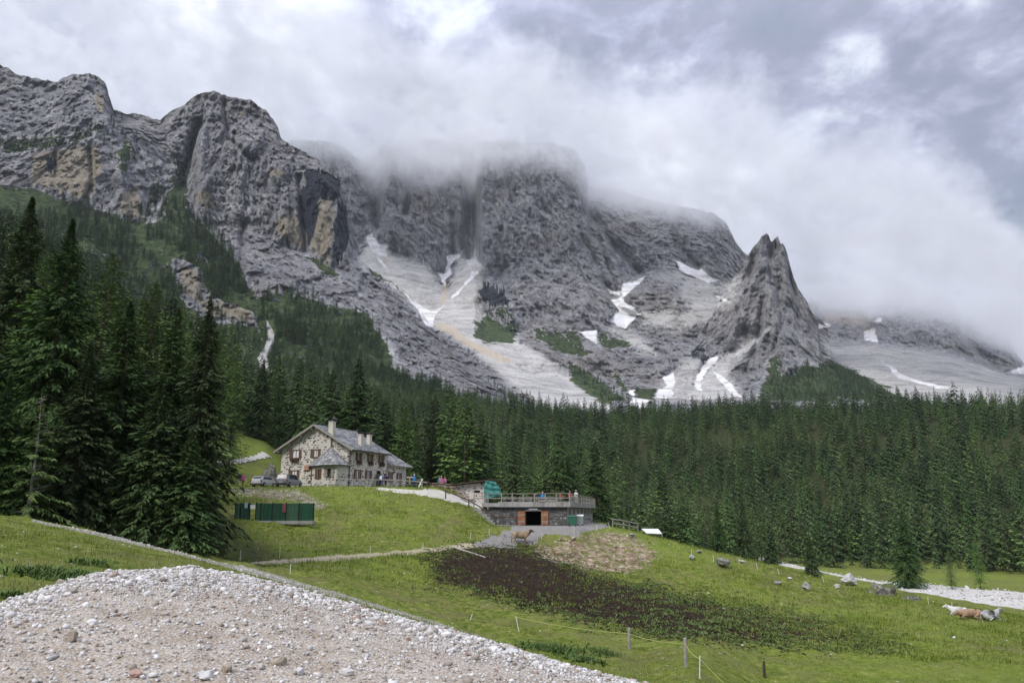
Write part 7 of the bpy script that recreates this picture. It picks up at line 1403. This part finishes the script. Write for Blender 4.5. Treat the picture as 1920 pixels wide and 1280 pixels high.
# ------------------------------------------------------------------ cars
def car(px, py, y, head, paint, label, L_=4.1, Wc=1.72, Hc=1.5, estate=False, lamp=(.35, .02, .02)):
    P = at(px, py, y); o = empty('parked_car', (P.x, P.y, gz(P.x, P.y)), head); tag(o, label, 'car')      # local +x forward
    hl = L_/2; sec = []                                                                             # stations along x: z low, z belt, half width, z roof, half width at roof
    prof = [(-hl, .42, .70, .70), (-hl+.06, .30, .92, .80), (-hl+.35, .26, .96, .84), (-.6, .24, .95, .86), (.6, .24, .93, .86), (hl-.75, .26, .84, .84), (hl-.15, .30, .70, .76), (hl, .42, .58, .62)]; m = MB()
    ring = []
    for x, z0, z1, w in prof:
        w *= Wc/1.72; ring.append([(x, -w*.94, z0), (x, -w, (z0+z1)/2), (x, -w*.93, z1), (x, -w*.5, z1+.03), (x, w*.5, z1+.03), (x, w*.93, z1), (x, w, (z0+z1)/2), (x, w*.94, z0)])
    vs_ = [v for r_ in ring for v in r_]; k = 8; m.add(vs_, [(i*k+j, i*k+(j+1) % k, (i+1)*k+(j+1) % k, (i+1)*k+j) for i in range(len(ring)-1) for j in range(k)]+[tuple(range(k))[::-1], tuple((len(ring)-1)*k+j for j in range(k))])
    body = m.build('body', paint, o, smooth=False, bevel=.012)
    xr0 = -hl+(.10 if estate else .16); gh = [(xr0, .96, .74), (xr0+(.28 if estate else .42), Hc-.04, .60), (.1, Hc, .62), (.55, Hc-.06, .60), (1.15, .92, .74)]; m = MB(); n = len(gh)
    vs_ = [(x, -w, z) for x, z, w in gh]+[(x, w, z) for x, z, w in gh]; m.add(vs_, [(i, i+1, n+i+1, n+i) for i in range(n-1)]+[tuple(range(n))[::-1], tuple(range(n, 2*n))]+[(0, n, 2*n-1, n-1)]); cab = m.build('cabin', paint, o, bevel=.01)
    def panel(q, name, mat=M_GLASS, push=.012, par=cab):
        a, b, c, d = [Vector(v) for v in q]; nn = (b-a).cross(d-a).normalized(); 
        if nn.dot((a+b+c+d)/4-Vector((0, 0, .9))) < 0: nn = -nn
        m = MB(); m.add([v+nn*push for v in (a, b, c, d)]+[v-nn*.01 for v in (a, b, c, d)], [(0, 1, 2, 3), (7, 6, 5, 4), (0, 4, 5, 1), (1, 5, 6, 2), (2, 6, 7, 3), (3, 7, 4, 0)]); return m.build(name, mat, par)
    g0, g1 = gh[0], gh[1]; f = lambda a, b, t_: a+(b-a)*t_
    rz0 = [f(g0[0], g1[0], .15), f(g0[1], g1[1], .15), f(g0[2], g1[2], .15)-.09]; rz1 = [f(g0[0], g1[0], .88), f(g0[1], g1[1], .88), f(g0[2], g1[2], .88)-.07]
    panel([(rz0[0], -rz0[2], rz0[1]), (rz0[0], rz0[2], rz0[1]), (rz1[0], rz1[2], rz1[1]), (rz1[0], -rz1[2], rz1[1])], 'rear_window')
    w0, w1 = gh[3], gh[4]; a_, b_ = [f(w0[i], w1[i], .1) for i in range(3)], [f(w0[i], w1[i], .9) for i in range(3)]; panel([(a_[0], -a_[2]+.06, a_[1]), (a_[0], a_[2]-.06, a_[1]), (b_[0], b_[2]-.07, b_[1]), (b_[0], -b_[2]+.07, b_[1])], 'windscreen')
    for s_ in (1, -1):
        for (x0, x1, x0t, x1t) in ((-1.35, -.45, -1.15 if not estate else -1.35, -.45), (-.37, .92, -.37, .48)):
            zt_ = Hc-.12; zb2 = .99; wt = .745-(.74-.615)*((zt_-.96)/(Hc-.96)); wb = .745-(.74-.615)*((zb2-.96)/(Hc-.96)); panel([(x0, s_*wb, zb2), (x1, s_*wb, zb2), (x1t, s_*wt, zt_), (x0t, s_*wt, zt_)], 'side_window')
        m = MB(); w = Wc/2*.97; m.box(-hl+.02, -hl+.16, s_*w-.18 if s_ > 0 else -w, s_*w if s_ > 0 else -w+.18, .66, .88); m.build('tail_light', simple('red_lamp', lamp, .3), body)
        for x in (-hl+.78, hl-.82):
            m = MB(); c = Vector((x, s_*(Wc/2-.10), .32)); r_ = .32; n_ = 16; vs_ = []
            for dy, rr2 in ((-.1, r_*.92), (-.07, r_), (.07, r_), (.1, r_*.92)): vs_ += [(c.x+rr2*math.cos(2*math.pi*j/n_), c.y+dy*1.0+(s_*.03), c.z+rr2*math.sin(2*math.pi*j/n_)) for j in range(n_)]
            m.add(vs_, [(i*n_+j, i*n_+(j+1) % n_, (i+1)*n_+(j+1) % n_, (i+1)*n_+j) for i in range(3) for j in range(n_)]+[tuple(range(n_))[::-1], tuple(3*n_+j for j in range(n_))]); wh = m.build('wheel', M_TYRE, o)
            m = MB(); vs_ = [(c.x+.19*math.cos(2*math.pi*j/10), c.y+s_*.135+dd, c.z+.19*math.sin(2*math.pi*j/10)) for dd in (0, s_*.015) for j in range(10)]; m.add(vs_, [(j, (j+1) % 10, 10+(j+1) % 10, 10+j) for j in range(10)]+[tuple(range(10)), tuple(range(10, 20))]); m.build('rim', M_RIM, wh)
    MB().box(-hl-.02, -hl+.25, -.80, .80, .26, .44).build('bumper', simple('dark_bumper', (.04, .04, .042), .6), body); MB().box(-hl-.03, -hl-.0, -.26, .26, .54, .66).build('number_plate', M_WHITE, body)
    for s_ in (1, -1): MB().box(.72, .86, s_*(Wc/2+.06)-.08, s_*(Wc/2+.06)+.08, .93, 1.05).build('wing_mirror', paint, body)
    return o
M_TYRE = simple('tyre', (.02, .02, .02), .8); M_RIM = simple('wheel_rim', (.35, .35, .36), .4, metal=.6)
car(494, 914, 102.5, R(76), simple('silver_paint', (.46, .47, .47), .35, .05, 2, spec=.5), 'silver old hatchback parked left of the dark grey estate car', 3.8, 1.62, 1.42)
car(542, 914.5, 101.8, R(78), simple('grey_paint', (.20, .21, .225), .3, .05, 2, spec=.5), 'grey estate car parked against the gable wall of the stone house', 4.5, 1.80, 1.62, True)
# ------------------------------------------------------------------ cloud hanging on the peaks
def cloud():
    m = MB(); n = 14; az = [R(-40)+R(80)*i/n for i in range(n+1)]; r0, r1, z0, z1 = 1500, 3200, 330, 1900
    vs_ = []
    for a in az: vs_ += [(r0*math.sin(a), r0*math.cos(a), z0), (r1*math.sin(a), r1*math.cos(a), z0), (r1*math.sin(a), r1*math.cos(a), z1), (r0*math.sin(a), r0*math.cos(a), z1)]
    fs = [(0, 1, 2, 3), (4*n+3, 4*n+2, 4*n+1, 4*n)]
    for i in range(n):
        for j in range(4): a = 4*i+j; b = 4*i+(j+1) % 4; fs.append((a, a+4, b+4, b))
    m.add(vs_, fs)
    t = newmat('cloud_vapour'); p = t.pos(); s = t.node('ShaderNodeSeparateXYZ', {0: p})
    # height of the cloud base along the range, from west to east
    q = t.math('DIVIDE', s.outputs[0], s.outputs[1])
    cr_ = t.node('ShaderNodeFloatCurve', {'Factor': 1.0, 'Value': t.rng(q, -.7, .7)}); c = cr_.mapping.curves[0]
    def zb(px, py, r): a, te = ray(px, py); return ((math.tan(float(a))+.7)/1.4, float(te)*r/1600)
    pts_ = [zb(-40, -150, 2000), zb(380, 20, 1900), zb(520, 215, 2000), zb(620, 262, 2100), zb(720, 306, 2050), zb(830, 318, 2050), zb(960, 312, 2050), zb(1060, 330, 2050), zb(1130, 372, 2050), zb(1240, 388, 2050), zb(1350, 395, 2050), zb(1430, 430, 2200), zb(1540, 542, 2500), zb(1680, 560, 2500), zb(1800, 585, 2500), zb(1910, 645, 2500)]
    while len(c.points) > 2: c.points.remove(c.points[-1])
    c.points[0].location = (0, pts_[0][1]); c.points[1].location = (1, pts_[-1][1]-.03)
    for a, b in pts_: c.points.new(a, b)
    cr_.mapping.update()
    base = t.math('MULTIPLY', cr_.outputs[0], 1600)
    wx = t.noise(.0042, 7, .64, t.pos((1, 1, 1.4)), .6); w2 = t.noise(.016, 4, .6, p)
    hgt = t.math('ADD', t.math('SUBTRACT', s.outputs[2], base), t.math('ADD', t.math('MULTIPLY', t.math('SUBTRACT', wx, .5), 240), t.math('MULTIPLY', t.math('SUBTRACT', w2, .5), 230)))
    d = t.math('MULTIPLY', t.rng(hgt, -85, 95, 0, 1, True), t.rng(hgt, 25, 115, 1, 0, True))
    rr = t.math('SQRT', t.math('ADD', t.math('MULTIPLY', s.outputs[0], s.outputs[0]), t.math('MULTIPLY', s.outputs[1], s.outputs[1])))
    d = t.math('MULTIPLY', d, t.rng(rr, 3100, 2700, 0, 1, True))
    pv = t.node('ShaderNodeVolumePrincipled', {'Color': (.992, .994, 1.0), 'Density': t.math('MULTIPLY', t.math('MULTIPLY', d, t.rng(t.noise(.0085, 6, .62, p, .7), .40, .60, .30, 1)), .026), 'Anisotropy': .25})
    o = t.node('ShaderNodeOutputMaterial'); t.l.new(pv.outputs[0], o.inputs['Volume'])
    ob = m.build('cloud', t.m); tag(ob, 'grey cloud bank hanging over the mountain tops', 'cloud', kind='stuff'); return ob
CLOUD = cloud()
try: CLOUD.data.materials[0].cycles.volume_step_rate = 1.0
except Exception: pass
SC.cycles.volume_step_rate = 1.0; SC.cycles.volume_max_steps = 96
def haze():
    m = MB().box(-3200, 3200, -120, 3600, -75, 1950); t = newmat('haze_air')
    pv = t.node('ShaderNodeVolumePrincipled', {'Color': (.82, .90, 1.0), 'Density': HAZE, 'Anisotropy': .1}); o = t.node('ShaderNodeOutputMaterial'); t.l.new(pv.outputs[0], o.inputs['Volume'])
    tag(m.build('haze', t.m), 'thin bluish air between the viewer and the mountains', 'haze', kind='stuff')
HAZE = 0.00004
haze()
